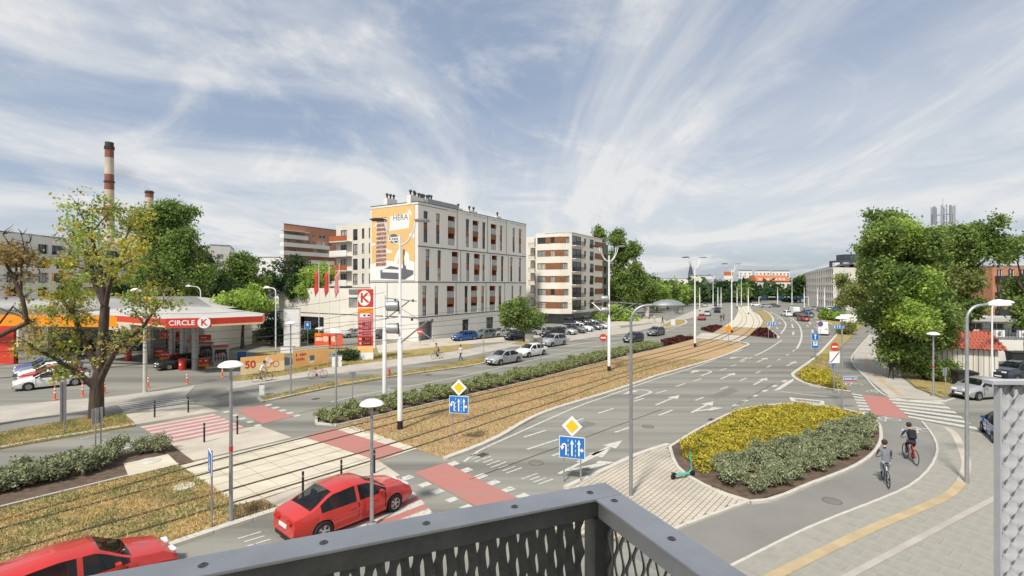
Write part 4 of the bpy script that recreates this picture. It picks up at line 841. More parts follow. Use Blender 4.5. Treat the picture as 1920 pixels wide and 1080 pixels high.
A = [(x0, y0, kh - .05), (x1, y0, kh - .05), (x1, y1, kh - .05), (x0, y1, kh - .05)]; B_ = [(x0 + .9, y0 + .9, rt), (x1 - .9, y0 + .9, rt), (x1 - .9, y1 - .9, rt), (x0 + .9, y1 - .9, rt)]
mb.add(A + B_, [(0, 1, 5, 4), (1, 2, 6, 5), (2, 3, 7, 6), (3, 0, 4, 7), (4, 5, 6, 7), (3, 2, 1, 0)]); rfk = mb.build('roof', M['roof_tile'], ks)
TILE = MB().lathe((0, 0, 0), [(.11, 0), (.125, .42)], 8, 'Y').mesh('roof_tile', M['roof_tile'])
def tiles(p, q, r, s_, rows_, cols_):
    for i in range(rows_):
        l, rr = Vector(p).lerp(Vector(s_), (i + .02) / rows_), Vector(q).lerp(Vector(r), (i + .02) / rows_); k = max(2, int(cols_ * (rr - l).length / (Vector(q) - Vector(p)).length))
        up = (Vector(s_) + Vector(r) - Vector(p) - Vector(q)).normalized(); al = (rr - l).normalized(); nn = al.cross(up)
        for j in range(k):
            o = link('roof_tile', TILE, rfk); m4 = Matrix((al, up, nn)).transposed().to_4x4(); m4.translation = l.lerp(rr, (j + .5) / k) + nn * -.03; o.matrix_local = m4
tiles(A[0], A[1], B_[1], B_[0], 5, 19); tiles(A[1], A[2], B_[2], B_[1], 5, 15)

# ---------------------------------------------------------------- vegetation
def leaf_mat(name, c, c2, tr=0.45, scale=0.5, island=0.35): return mat(name, c, 0.6, 0.2, scale, col2=c2, trans=tr, island=island, spec=0.25)
LM = {'green': leaf_mat('leaf_green', (0.305, 0.398, 0.104), (0.119, 0.195, 0.053)), 'dark': leaf_mat('leaf_dark', (0.090, 0.155, 0.051), (0.044, 0.082, 0.030)),
      'bright': leaf_mat('leaf_bright', (0.501, 0.632, 0.134), (0.221, 0.343, 0.071)), 'yellow': leaf_mat('leaf_yellow', (0.68, 0.52, 0.09), (0.40, 0.40, 0.07), scale=0.55),
      'dry': leaf_mat('leaf_dry', (0.46, 0.33, 0.14), (0.27, 0.22, 0.09)), 'olive': leaf_mat('leaf_olive', (0.393, 0.416, 0.137), (0.180, 0.220, 0.071)), 'blue': leaf_mat('leaf_blue', (0.17, 0.21, 0.20), (0.08, 0.11, 0.11)),
      'shrub': leaf_mat('leaf_shrub', (0.42, 0.445, 0.265), (0.225, 0.255, 0.14), 0.25, 2.0), 'hedge': leaf_mat('leaf_hedge', (0.40, 0.42, 0.20), (0.21, 0.25, 0.095), 0.25, 2.0), 'gold': leaf_mat('leaf_gold', (0.58, 0.475, 0.06), (0.36, 0.33, 0.04), 0.3, 1.2), 'maroon': leaf_mat('leaf_maroon', (0.11, 0.022, 0.02), (0.06, 0.02, 0.018), 0.2, 1.0)}
defm('bark', (0.075, 0.055, 0.042), 0.95, 0.35, 3, bump=0.8, bscale=14, stretch=(2, 2, .4))
defm('bark_pale', (0.13, 0.11, 0.085), 0.95, 0.3, 3, bump=0.6, bscale=14)
def leaf_mesh(name, centres, size, m, up=0.5, aspect=1.5, rs=None):
    r = rs or nrng; c = np.asarray(centres, float); n = len(c)
    nrm = r.normal(size=(n, 3)); nrm[:, 2] += up; nrm /= np.linalg.norm(nrm, axis=1)[:, None]
    t = r.normal(size=(n, 3)); t -= nrm * (t * nrm).sum(1)[:, None]; t /= np.linalg.norm(t, axis=1)[:, None]; b = np.cross(nrm, t)
    s = (size * r.uniform(.6, 1.35, n))[:, None]
    vs = np.empty((n, 4, 3)); vs[:, 0] = c - t * s * .5 * aspect; vs[:, 1] = c + b * s * .42; vs[:, 2] = c + t * s * .5 * aspect + nrm * s * .12; vs[:, 3] = c - b * s * .42
    me = bpy.data.meshes.new(name); me.vertices.add(4 * n); me.loops.add(4 * n); me.polygons.add(n)
    me.vertices.foreach_set('co', vs.reshape(-1)); me.loops.foreach_set('vertex_index', np.arange(4 * n, dtype=np.int32)); me.polygons.foreach_set('loop_start', np.arange(0, 4 * n, 4, dtype=np.int32)); me.polygons.foreach_set('loop_total', np.full(n, 4, dtype=np.int32))
    me.update(calc_edges=True); me.materials.append(m); return me
def clumps(lobes, n, per, spread, shell=0.55):
    """leaf centres gathered in clumps through ellipsoid lobes (x,y,z,rx,ry,rz)"""
    sub = []
    for l in lobes:
        sub.append((*l[:3], l[3] * .62, l[4] * .62, l[5] * .62))
        if l[3] > .9:
            for _ in range(9):
                d = nrng.normal(size=3); d /= np.linalg.norm(d); f = nrng.uniform(.5, .78); s_ = nrng.uniform(.27, .48); sub.append((l[0] + d[0] * l[3] * f, l[1] + d[1] * l[4] * f, l[2] + d[2] * l[5] * f, l[3] * s_, l[4] * s_, l[5] * s_ * .9))
    lobes = sub
    vol = np.array([l[3] * l[4] * l[5] for l in lobes]) ** .6; pick = nrng.choice(len(lobes), n, p=vol / vol.sum()); L = np.array(lobes)[pick]
    d = nrng.normal(size=(n, 3)); d /= np.linalg.norm(d, axis=1)[:, None]; rad = nrng.uniform(shell ** 3, 1.12 ** 3, n) ** (1 / 3)
    c = L[:, :3] + d * rad[:, None] * L[:, 3:]
    pts = np.repeat(c, per, 0) + nrng.normal(size=(n * per, 3)) * np.array([spread, spread, spread * .75]); return pts
def limb(mb, p, q, r0, r1, sag=0.0, n=4, jit=0.06):
    p, q = Vector(p), Vector(q); L = (q - p).length; pts = []
    for i in range(n + 1):
        t = i / n; v = p.lerp(q, t); v.z += sag * L * math.sin(math.pi * t)
        if 0 < i < n: v += Vector((rnd.uniform(-1, 1), rnd.uniform(-1, 1), rnd.uniform(-1, 1))) * L * jit
        pts.append(v)
    mb.tube(pts, [r0 + (r1 - r0) * i / n for i in range(n + 1)], 7, cap=False); return pts
def tree(label, base, lobes, n, per, size, leaf, trunk=(0.3, 0.6), spread=0.55, group=None, name='tree', bark='bark', shell=.5, extra=()):
    """lobes are relative to the trunk foot"""
    t = thing(name, label, 'tree', (base[0], base[1], 0), 0, group); r, _ = trunk
    zt = max(l[2] for l in lobes); zc = min(l[2] - l[5] for l in lobes)
    mb = MB(); zt *= .78; top = Vector((rnd.uniform(-.3, .3), rnd.uniform(-.3, .3), zt)); limb(mb, (0, 0, -.1), top, r, r * .25, 0, 6, .015)
    for l in lobes:
        z0 = max(zc * .6, min(l[2] - l[5] * .8, zt * .8)); limb(mb, top * (z0 / zt), (l[0], l[1], l[2]), r * .45, r * .1, .05)
        for _ in range(3): a = rnd.uniform(0, 6.28); limb(mb, (l[0], l[1], l[2]), (l[0] + l[3] * .8 * math.cos(a), l[1] + l[4] * .8 * math.sin(a), l[2] + l[5] * rnd.uniform(-.3, .7)), r * .14, .02)
    mb.build('trunk', M[bark], t, 60)
    pts = clumps(lobes, n, per, spread, shell); pts = pts[pts[:, 2] > .25]
    link('crown', leaf_mesh('crown', pts, size, LM[leaf]), t)
    for lf, lb, nn in extra: q = clumps(lb, nn, per, spread, shell); link('crown', leaf_mesh('crown', q[q[:, 2] > .25], size, LM[lf]), t)
    return t
def lob(base, items, Y, dj=1.0):
    """lobes from photo positions (x, y, rx, ry in photo px) at distance Y, relative to base"""
    k = Y / F; return [((x - 960) * k - base[0] + 0, rnd.uniform(-dj, dj), H + (HY - y) * k, rx * k, (rx + ry) / 2 * k * .9, ry * k) for x, y, rx, ry in items]
# the big group on the right
bR = g(1742, 712)
tree('huge bushy poplar with dense green crown at the pavement corner', bR, lob(bR, [(1705, 655, 52, 40), (1700, 595, 62, 46), (1690, 525, 58, 42), (1672, 465, 50, 36), (1690, 412, 34, 22), (1745, 500, 44, 55), (1762, 610, 44, 50), (1740, 688, 38, 18), (1640, 445, 24, 34), (1660, 398, 16, 10), (1715, 455, 34, 30), (1775, 560, 34, 40), (1765, 470, 30, 36), (1640, 520, 24, 40)], bR[1], 1.8), 3300, 24, .19, 'green', (0.55, 1), .34, extra=[('bright', lob(bR, [(1690, 480, 42, 42), (1720, 590, 50, 46), (1700, 430, 30, 20), (1740, 530, 36, 36)], bR[1] - 1.6, 1.2), 800)], shell=.35)
bR2 = (X_(1815, 50), 50.0)
tree('second tall poplar with feathery top behind the kiosk', bR2, lob(bR2, [(1800, 470, 42, 42), (1830, 445, 36, 26), (1845, 420, 14, 16), (1795, 535, 45, 42), (1795, 575, 34, 20), (1785, 450, 26, 22), (1855, 470, 20, 24)], 50, 1.6), 1700, 22, .20, 'green', (0.4, 1), .36, shell=.35, extra=[('olive', lob(bR2, [(1820, 450, 38, 30), (1800, 520, 42, 34)], 48.5, 1.2), 460)])
bR3 = (X_(1925, 46), 46.0)
tree('leafy tree overhanging the right edge above the shop row', bR3, lob(bR3, [(1925, 585, 36, 28), (1902, 478, 18, 10), (1930, 460, 26, 26), (1930, 540, 26, 20)], 46, 1.2), 520, 20, .19, 'green', (0.3, 1), .34)
bS = g(1610, 596)
tree('medium olive green street tree before the pale office', bS, lob(bS, [(1598, 545, 30, 26), (1590, 525, 22, 16), (1612, 560, 26, 20), (1580, 565, 18, 12)], bS[1], 2), 650, 20, .32, 'olive', (0.35, 1), .5)
# left: yellowing tree with limbs surveyed one by one
bL = g(181, 786); kL = bL[1] / F
def tl(x, y, d=0.0): return ((x - 960) * kL - bL[0], d, H + (HY - y) * kL)
yt = thing('tree', 'yellowing sparse tree with dark forked trunk beside the tram crossing', 'tree', (bL[0], bL[1], 0)); mb = MB()
LIMBS = [([(180, 788), (181, 750), (182, 720), (186, 690), (190, 640), (197, 575)], .42, .24, [0, 0, 0, .1, .1, 0]), ([(182, 730), (160, 700), (130, 670), (100, 645)], .2, .06, [0, -.4, -.9, -1.4]), ([(184, 695), (150, 640), (122, 590), (92, 566), (75, 548)], .2, .05, [0, .3, .6, 1.0, 1.2]),
         ([(197, 578), (168, 525), (150, 490), (128, 458), (104, 432)], .16, .03, [0, .3, .8, 1.0, 1.2]), ([(197, 575), (192, 500), (182, 440), (166, 395)], .17, .03, [0, -.2, -.5, -.7]), ([(198, 575), (216, 530), (242, 500), (264, 470)], .15, .03, [0, -.4, -.8, -1.2]), ([(187, 715), (215, 672), (245, 640), (285, 612), (300, 585), (318, 565)], .2, .03, [0, -.3, -.6, -.8, -.6, -.5]),
         ([(195, 520), (212, 470), (222, 420), (235, 400)], .1, .02, [0, .6, 1.0, 1.3]), ([(240, 503), (275, 490), (300, 478)], .07, .02, [-.8, -1.2, -1.6]), ([(122, 590), (100, 560), (95, 530)], .08, .02, [.6, 1.5, 1.9]), ([(290, 608), (275, 585), (268, 565)], .04, .012, [-.8, -.9, -1]), ([(300, 585), (290, 570), (286, 555)], .03, .01, [-.6, -.7, -.8]), ([(160, 510), (140, 500), (118, 492)], .06, .02, [.5, .2, -.2]), ([(182, 440), (200, 410), (206, 392)], .06, .015, [-.5, -.2, .2])]
ends = []
for pts, r0, r1, dd in LIMBS:
    P3 = [Vector(tl(x, y, d)) for (x, y), d in zip(pts, dd)]
    if pts[0][1] > 780: P3[0].z = -.1
    n = len(P3); mb.tube(P3, [r0 + (r1 - r0) * i / (n - 1) for i in range(n)], 8, cap=False); ends.append(P3)
    for p in P3[2:]:
        if r0 < .4:
            for _ in range(3): limb(mb, p, p + Vector((rnd.uniform(-1.1, 1.1), rnd.uniform(-1, 1), rnd.uniform(-.2, .9))), r1 * .8, .008, 0, 3)
mb.build('trunk', M['bark'], yt, 60)
def ylobes(it): return [(tl(x, y)[0], d, tl(x, y)[2], rx * kL, (rx + ry) / 2 * kL, ry * kL) for x, y, rx, ry, d in it]
cent = {k: [] for k in ('yellow', 'bright', 'olive', 'dry')}
def fol(p, k, rad):
    x = 960 + (p.x + bL[0]) / kL; y = HY - (p.z - H) / kL
    for _ in range(k):
        q = p + Vector((rnd.gauss(0, rad), rnd.gauss(0, rad), rnd.gauss(.1, rad * .8)))
        w = {'yellow': 6.0 if x < 130 or (x > 215 and y < 560) else 1.0, 'bright': 2.2 if y < 540 else 1.3, 'olive': 2.0, 'dry': 3.5 if (x > 200 and y > 590) else .25}
        cent[rnd.choices(list(w), list(w.values()))[0]].append(q)
for P3, (pts, r0, r1, dd) in zip(ends, LIMBS):
    if r0 > .4: continue
    for a, b in zip(P3[1:-1], P3[2:]):
        for t in (.25, .5, .75, 1.0): fol(a.lerp(b, t), 3 if pts[-1][0] > 230 else 5, .42)
    fol(P3[-1], 10, .45)
for it in ylobes([(100, 600, 42, 32, 0), (95, 545, 34, 20, .8), (110, 645, 30, 18, -.8), (248, 475, 34, 20, -1), (130, 695, 24, 14, -.5), (165, 430, 40, 26, 0), (185, 480, 40, 30, 0), (150, 580, 34, 28, .4), (140, 520, 34, 22, .5), (225, 430, 30, 20, .5), (235, 638, 36, 16, -.5), (240, 515, 36, 18, -.6), (60, 590, 20, 14, .5), (160, 650, 26, 22, .2)]):
    for _ in range(15):
        fol(Vector((it[0] + rnd.uniform(-1, 1) * it[3], it[1] + rnd.uniform(-1, 1) * it[4], it[2] + rnd.uniform(-1, 1) * it[5])), 1, .2)
for lf, cc in cent.items():
    q = np.repeat(np.array([tuple(c) for c in cc]), 15, 0) + nrng.normal(size=(len(cc) * 15, 3)) * np.array([.2, .2, .13]); link('crown', leaf_mesh('crown', q, .14, LM[lf], .3), yt)
# bare branched tree leaning in at the left edge
bE = (-31.5, 29.0); et = thing('tree', 'half bare leaning tree entering at the left edge with dark limbs', 'tree', (bE[0], bE[1], 0)); mb = MB(); kE = 29.0 / F
def te(x, y, d=0.0): return ((x - 960) * kE - bE[0], d, H + (HY - y) * kE)
for pts, r0, r1 in (([(-50, 800), (-40, 700), (-20, 640)], .34, .25), ([(-30, 640), (20, 575), (52, 605)], .05, .05), ([(-20, 640), (56, 605), (45, 560), (28, 520), (5, 480), (-15, 455)], .16, .05), ([(-20, 640), (0, 576), (40, 596)], .1, .04), ([(40, 545), (42, 500), (45, 470), (40, 440)], .07, .02), ([(30, 525), (28, 490), (20, 465), (15, 440)], .06, .02), ([(5, 480), (12, 470), (18, 475)], .03, .01), ([(42, 500), (55, 478), (60, 455)], .03, .01)):
    P3 = [Vector(te(x, y, rnd.uniform(-.3, .3))) for x, y in pts]
    if pts[0][1] > 790: P3[0] = Vector((0, 0, -.1))
    n = len(P3); mb.tube(P3, [r0 + (r1 - r0) * i / (n - 1) for i in range(n)], 7, cap=False)
    for p in P3[2:]:
        for _ in range(4): limb(mb, p, p + Vector((rnd.uniform(-.9, .9), rnd.uniform(-.8, .8), rnd.uniform(-.2, .8))), .03, .006, 0, 3)
mb.build('trunk', M['bark'], et, 60)
q = clumps([(te(x, y)[0], 0, te(x, y)[2], rx * kE, rx * kE, ry * kE) for x, y, rx, ry in ((30, 480, 34, 24), (50, 520, 24, 16), (15, 540, 26, 20), (60, 620, 20, 12))], 90, 16, .3, .2); link('crown', leaf_mesh('crown', q, .14, LM['dry'], .3), et)
# trees behind the petrol station
bt = (X_(310, 70), 70.0)
tree('tall full green poplar rising behind the petrol station roof', bt, lob(bt, [(310, 420, 55, 40), (300, 480, 60, 45), (345, 470, 40, 40), (320, 395, 40, 20), (290, 530, 55, 35), (360, 520, 45, 40), (265, 440, 26, 30)], 70, 2), 2300, 22, .26, 'green', (0.5, 1), .45, shell=.35)
for lab, px, Y, it, lf in (('dark rounded tree beside the poplar behind the station', 375, 80, [(375, 500, 40, 35), (390, 540, 40, 35), (350, 550, 35, 30)], 'dark'), ('broad mid green tree between station and brick house', 450, 85, [(450, 495, 36, 28), (440, 525, 40, 26), (470, 530, 30, 22)], 'green'), ('dark green spreading tree in front of the brick house', 545, 92, [(545, 500, 36, 26), (520, 530, 40, 28), (560, 535, 36, 24), (490, 545, 30, 20)], 'dark'), ('bright lime green tree at the corner of the rear wing', 598, 90, [(598, 512, 32, 28), (585, 540, 30, 16)], 'bright'), ('bright green low tree over the parked cars by the canopy', 455, 66, [(455, 562, 42, 24), (430, 570, 36, 20), (480, 575, 30, 18)], 'bright'), ('dark tree mass left of the chimney behind the shop roof', 260, 84, [(250, 545, 50, 30), (220, 560, 40, 24)], 'dark')):
    b = (X_(px, Y), float(Y)); tree(lab, b, lob(b, it, Y, 1.5), 520, 20, .30, lf, (.28, 1), .42, shell=.4)
b = (X_(511, 70), 70.0); tree('slim blue grey spruce beside the podium wall', b, [(0, 0, z, r, r, .9) for z, r in ((1.5, 1.6), (3.0, 1.35), (4.5, 1.1), (6.0, .8), (7.4, .5))], 170, 18, .26, 'blue', (.16, 1), .25, name='spruce_tree')
for lab, px, Y, rx, h in (('low rounded dark bush beside the white cabinet', 657, 55.2, 1.35, 1.1), ('dark spreading bush before the white kiosk box', 535, 70, 2.3, 2.6), ('second dark bush next to the red banner', 582, 72, 1.8, 2.0), ('pale grassy bush by the low grey wall', 500, 74, 2.4, 2.2), ('round olive bush near the white billboard', 1585, 85, 2.6, 2.2)):
    t = thing('bush', lab, 'bush', (X_(px, Y), Y, 0)); q = clumps([(0, 0, h * .5, rx, rx * .8, h * .5)], 90, 20, .22, .3); q = q[q[:, 2] > .03]; link('foliage', leaf_mesh('foliage', q, .2, LM['olive' if 'pale' in lab or 'olive' in lab else 'dark']), t)
    mb = MB(); [limb(mb, (0, 0, -.05), (rnd.uniform(-.5, .5) * rx, rnd.uniform(-.5, .5) * rx, h * .6), .05, .02) for _ in range(6)]; mb.build('stem', M['bark'], t)
# trees along the far street
bT = g(983, 641)
tree('compact round street tree among the parked cars', bT, lob(bT, [(983, 590, 42, 26), (970, 575, 26, 16), (1000, 600, 26, 18), (960, 600, 22, 14)], bT[1], 1.2), 700, 20, .25, 'green', (.22, 1), .34, shell=.35)
b = (X_(1125, 150), 150.0); tree('slender poplar peeping over the striped block', b, lob(b, [(1125, 440, 11, 16), (1122, 470, 12, 22), (1123, 510, 12, 26)], 150, .6), 200, 18, .6, 'green', (.3, 1), .7, name='poplar_tree')
for i, (px, Y, it) in enumerate(((1160, 135, [(1158, 450, 16, 18), (1160, 490, 22, 32), (1158, 540, 26, 34)]), (1188, 132, [(1188, 475, 13, 20), (1188, 520, 20, 34), (1182, 560, 24, 26)]))):
    b = (X_(px, Y), float(Y)); tree(('taller of two dense poplars past the striped block', 'shorter narrow poplar past the striped block')[i], b, lob(b, it, Y, 1), 700, 20, .4, 'green', (.4, 1), .55, name='poplar_tree', shell=.4)
b = (X_(1160, 118), 118.0); tree('low wild tree under the poplars by the parked cars', b, lob(b, [(1130, 600, 26, 12), (1170, 590, 28, 18), (1185, 605, 18, 10)], 118, 1), 240, 20, .45, 'bright', (.2, 1), .6)
for i, (px, Y, py, rx, ry, lf) in enumerate(((1215, 150, 550, 26, 26, 'green'), (1232, 160, 548, 24, 24, 'bright'), (1252, 175, 545, 24, 20, 'green'), (1270, 190, 550, 20, 18, 'bright'), (1288, 205, 552, 18, 18, 'green'), (1225, 170, 530, 20, 16, 'dark'))):
    b = (X_(px, Y), float(Y)); tree('dense street tree in the row along the far pavement', b, lob(b, [(px, py, rx, ry), (px - 8, py + 10, rx * .8, ry * .7), (px + 8, py + 8, rx * .8, ry * .7)], Y, 1.5), 320, 18, .48, lf, (.3, 1), .6, group='street trees in the row along the far pavement')
for i, (px, Y, py, rx, ry) in enumerate(((1320, 250, 548, 12, 9), (1340, 255, 542, 14, 14), (1360, 250, 540, 16, 16), (1395, 240, 545, 14, 15), (1408, 245, 543, 12, 15), (1440, 280, 552, 12, 8), (1455, 285, 553, 12, 8), (1470, 280, 553, 10, 8), (1492, 240, 540, 10, 20), (1500, 245, 535, 8, 16), (1482, 250, 550, 10, 10))):
    b = (X_(px, Y), float(Y)); tree('distant dark green tree down the avenue', b, lob(b, [(px, py, rx, ry), (px - 3, py + 6, rx, ry * .8)], Y, 1.5), 110, 14, 1.1, 'dark' if i % 3 else 'green', (.35, 1), 1.0, group='distant trees down the avenue')
for i, (px, Y, py, rx, ry) in enumerate(((1545, 120, 582, 10, 6), (1560, 118, 583, 10, 7), (1575, 115, 583, 9, 6))):
    t = thing('bush', 'light green bush on the verge before the pale office', 'bush', (X_(px, Y), Y, 0), 0, 'light green bushes before the pale office'); k = Y / F; q = clumps([(0, 0, 1.3, rx * k, rx * k, 1.3)], 90, 14, .3, .3); link('foliage', leaf_mesh('foliage', q[q[:, 2] > .02], .35, LM['bright']), t)
# far belt of woods closing the horizon (one mass)
pts = []
for a in np.linspace(-62, 62, 260):
    d = 420 + 140 * math.sin(a * .21) + rnd.uniform(-30, 30); hh = rnd.uniform(7, 12)
    x, y = d * math.sin(R(a)), d * math.cos(R(a))
    if y > 200: pts.append((x, y, hh * .45, 9, 9, hh * .5))
q = clumps(pts, 2600, 9, 2.0, .5); q = q[q[:, 2] > 0]; stuff(link('woodland', leaf_mesh('woodland', q, 2.6, LM['dark'])))

# shrubs of the planting beds, each its own plant
def shrub_meshes(n, leaf, r, h, cnt, size):
    out = []
    for _ in range(n):
        lobes = [(0, 0, h * .5, r, r, h * .5)] + [(rnd.uniform(-.5, .5) * r, rnd.uniform(-.5, .5) * r, h * rnd.uniform(.4, .7), r * .6, r * .6, h * .4) for _ in range(3)]
        q = clumps(lobes, cnt // 10, 10, r * .13, .35); q[:, 2] = np.abs(q[:, 2]) + .01
        out.append(leaf_mesh('foliage', q, size, LM[leaf], .6, 1.7))
    return out
STEM = MB(); [limb(STEM, (0, 0, -.05), (rnd.uniform(-.2, .2), rnd.uniform(-.2, .2), .4), .02, .008) for _ in range(5)]; STEM = STEM.mesh('stem', M['bark'])
def shrub(p, mes, label, group, s=1.0, z=0.06, stem=True):
    t = thing('shrub', label, 'shrub', (p[0], p[1], z), rnd.uniform(0, 6.28), group); t.scale = (s, s, s * rnd.uniform(.85, 1.15)); link('foliage', rnd.choice(mes), t)
    if stem: link('stem', STEM, t)
SM = shrub_meshes(6, 'shrub', .55, .9, 900, .07); HM = shrub_meshes(5, 'hedge', .62, .95, 620, .085)
lineA = smooth_line(G([(-120, 936), (0, 908), (180, 868), (318, 838)], .06), .7)
def lay(ln, offs, spread, mes, label, group, s, jit=.12, cond=None):
    pts = ln; acc = 0; last = pts[0]
    for i, p in enumerate(pts):
        if math.dist(p, last) < spread and i: continue
        last = p; a, b = pts[max(i - 1, 0)], pts[min(i + 1, len(pts) - 1)]; t = norm((b[0] - a[0], b[1] - a[1])); nn = (t[1], -t[0])
        for o in offs:
            q = (p[0] + nn[0] * o + rnd.uniform(-jit, jit), p[1] + nn[1] * o + rnd.uniform(-jit, jit))
            if cond is None or cond(q): shrub(q, mes, label, group, s * rnd.uniform(.85, 1.15))
pad = G([(222, 868), (320, 848), (345, 874), (236, 900)])
lay(lineA, (.1, .7, 1.3), .6, SM, 'grey green shrub in the median bed beside the concrete pad', 'grey green shrubs in the median bed', 1.12, cond=lambda q: inside(q, bed_w) and not inside(q, pad))
ctr = smooth_line(offset(bed_e[1:], -1.25), .35)
lay(ctr, (-.75, 0.05, .8), .95, HM, 'green hedge shrub in the long bed along the tram track', 'hedge shrubs along the tram track', .92)
split = (g(1290, 872, .72), g(1593, 777, .72))
def side(q): a, b = split; return (b[0] - a[0]) * (q[1] - a[1]) - (b[1] - a[1]) * (q[0] - a[0])
bi = np.array(bed_i); cI = bi.mean(0); shr = [tuple(cI + (p - cI) * .94) for p in bi]; k = 0
for x in np.arange(bi[:, 0].min(), bi[:, 0].max(), .74):
    for y in np.arange(bi[:, 1].min(), bi[:, 1].max(), .74):
        q = (x + rnd.uniform(-.16, .16), y + rnd.uniform(-.16, .16))
        if inside(q, shr) and side(q) < 0: shrub(q, SM, 'grey green rounded shrub in the planted traffic island', 'grey green shrubs in the planted island', rnd.uniform(.8, 1.15) * .88, .09)
def cover(name, poly, n, size, leaf, hgt, z, cond=None, shrink=.95):
    a = np.array(poly); c = a.mean(0); pl = [tuple(c + (p - c) * shrink) for p in a]; P3 = []
    while len(P3) < n:
        q = (rnd.uniform(a[:, 0].min(), a[:, 0].max()), rnd.uniform(a[:, 1].min(), a[:, 1].max()))
        if inside(q, pl) and (cond is None or cond(q)): hh = hgt * (.55 + .45 * math.sin(q[0] * 3.1) * math.sin(q[1] * 2.7 + q[0])); P3.append((q[0], q[1], z + abs(rnd.gauss(.6, .3)) * max(hh, .2 * hgt)))
    return stuff(link(name, leaf_mesh(name, P3, size, LM[leaf], .8, 1.8)))
cover('golden_ground_cover', bed_i, 22000, .085, 'gold', .42, .1, lambda q: side(q) > .15, .92)
cover('golden_ground_cover', yb_i2, 5000, .11, 'gold', .5, .1)
for p in ([(1238, 642), (1274, 633), (1302, 635), (1243, 651)], [(1313, 619), (1334, 613), (1355, 613), (1336, 624)], [(1406, 630), (1423, 617), (1437, 617), (1458, 633), (1450, 635)]): cover('maroon_ground_cover', G(p), 4200, .22, 'maroon', .35, .1)
def blades(name, poly, n, h, m, z, ymax=60):
    a = np.array(poly); out = []
    lo, hi = a.min(0), a.max(0); V_ = []; 
    while len(V_) < n:
        t = rnd.random() ** 1.0; q = (rnd.uniform(max(lo[0], -36), hi[0]), rnd.uniform(lo[1], min(hi[1], ymax)))
        if not inside(q, poly): continue
        hh = h * rnd.uniform(.4, 1.4); an = rnd.uniform(0, 6.28); w = .022; lx, ly = rnd.uniform(-.7, .7) * hh, rnd.uniform(-.7, .7) * hh
        V_.append(((q[0] - w * math.cos(an), q[1] - w * math.sin(an), z), (q[0] + w * math.cos(an), q[1] + w * math.sin(an), z), (q[0] + lx, q[1] + ly, z + hh)))
    v = np.array(V_).reshape(-1, 3); me = bpy.data.meshes.new(name); k = len(V_); me.vertices.add(3 * k); me.loops.add(3 * k); me.polygons.add(k)
    me.vertices.foreach_set('co', v.reshape(-1)); me.loops.foreach_set('vertex_index', np.arange(3 * k, dtype=np.int32)); me.polygons.foreach_set('loop_start', np.arange(0, 3 * k, 3, dtype=np.int32)); me.polygons.foreach_set('loop_total', np.full(k, 3, dtype=np.int32)); me.update(calc_edges=True); me.materials.append(m)
    return stuff(link(name, me))
blades('track_turf', track_w, 26000, .10, M['blade'], .045); blades('track_turf', track_e, 30000, .11, M['blade_red'], .045, 56)
blades('verge_turf', verge_w, 12000, .10, M['blade'], .085); blades('verge_turf', verge_e, 7000, .12, M['blade'], .085); blades('verge_turf', isl2, 4000, .14, M['blade'], .085); blades('verge_turf', strip, 4000, .2, M['blade'], .055)

# ---------------------------------------------------------------- vehicles
def see_through(name, tint, mixf):
    m = bpy.data.materials.new(name); n, l = nodes_of(m); b = n['Principled BSDF']; b.inputs['Base Color'].default_value = (*tint, 1); b.inputs['Roughness'].default_value = .04; b.inputs['Specular IOR Level'].default_value = .8
    nz = n.new('ShaderNodeTexNoise'); nz.inputs['Scale'].default_value = 3; rg = n.new('ShaderNodeMapRange'); rg.inputs[3].default_value = mixf - .08; rg.inputs[4].default_value = mixf + .08; l.new(nz.outputs[0], rg.inputs[0])
    tr = n.new('ShaderNodeBsdfTransparent'); tr.inputs[0].default_value = (.62, .68, .66, 1); ms = n.new('ShaderNodeMixShader'); l.new(rg.outputs[0], ms.inputs[0]); l.new(b.outputs[0], ms.inputs[1]); l.new(tr.outputs[0], ms.inputs[2]); l.new(ms.outputs[0], n['Material Output'].inputs[0]); return m
M['glass_car'] = see_through('glass_car_tint', (.02, .025, .026), .6)
def interp(cp, x):
    if x <= cp[0][0]: return cp[0][1]
    for (a, b), (c, d) in zip(cp[:-1], cp[1:]):
        if x <= c: t = (x - a) / (c - a) if c > a else 0; t = t * t * (3 - 2 * t) * .35 + t * .65; return b + (d - b) * t
    return cp[-1][1]
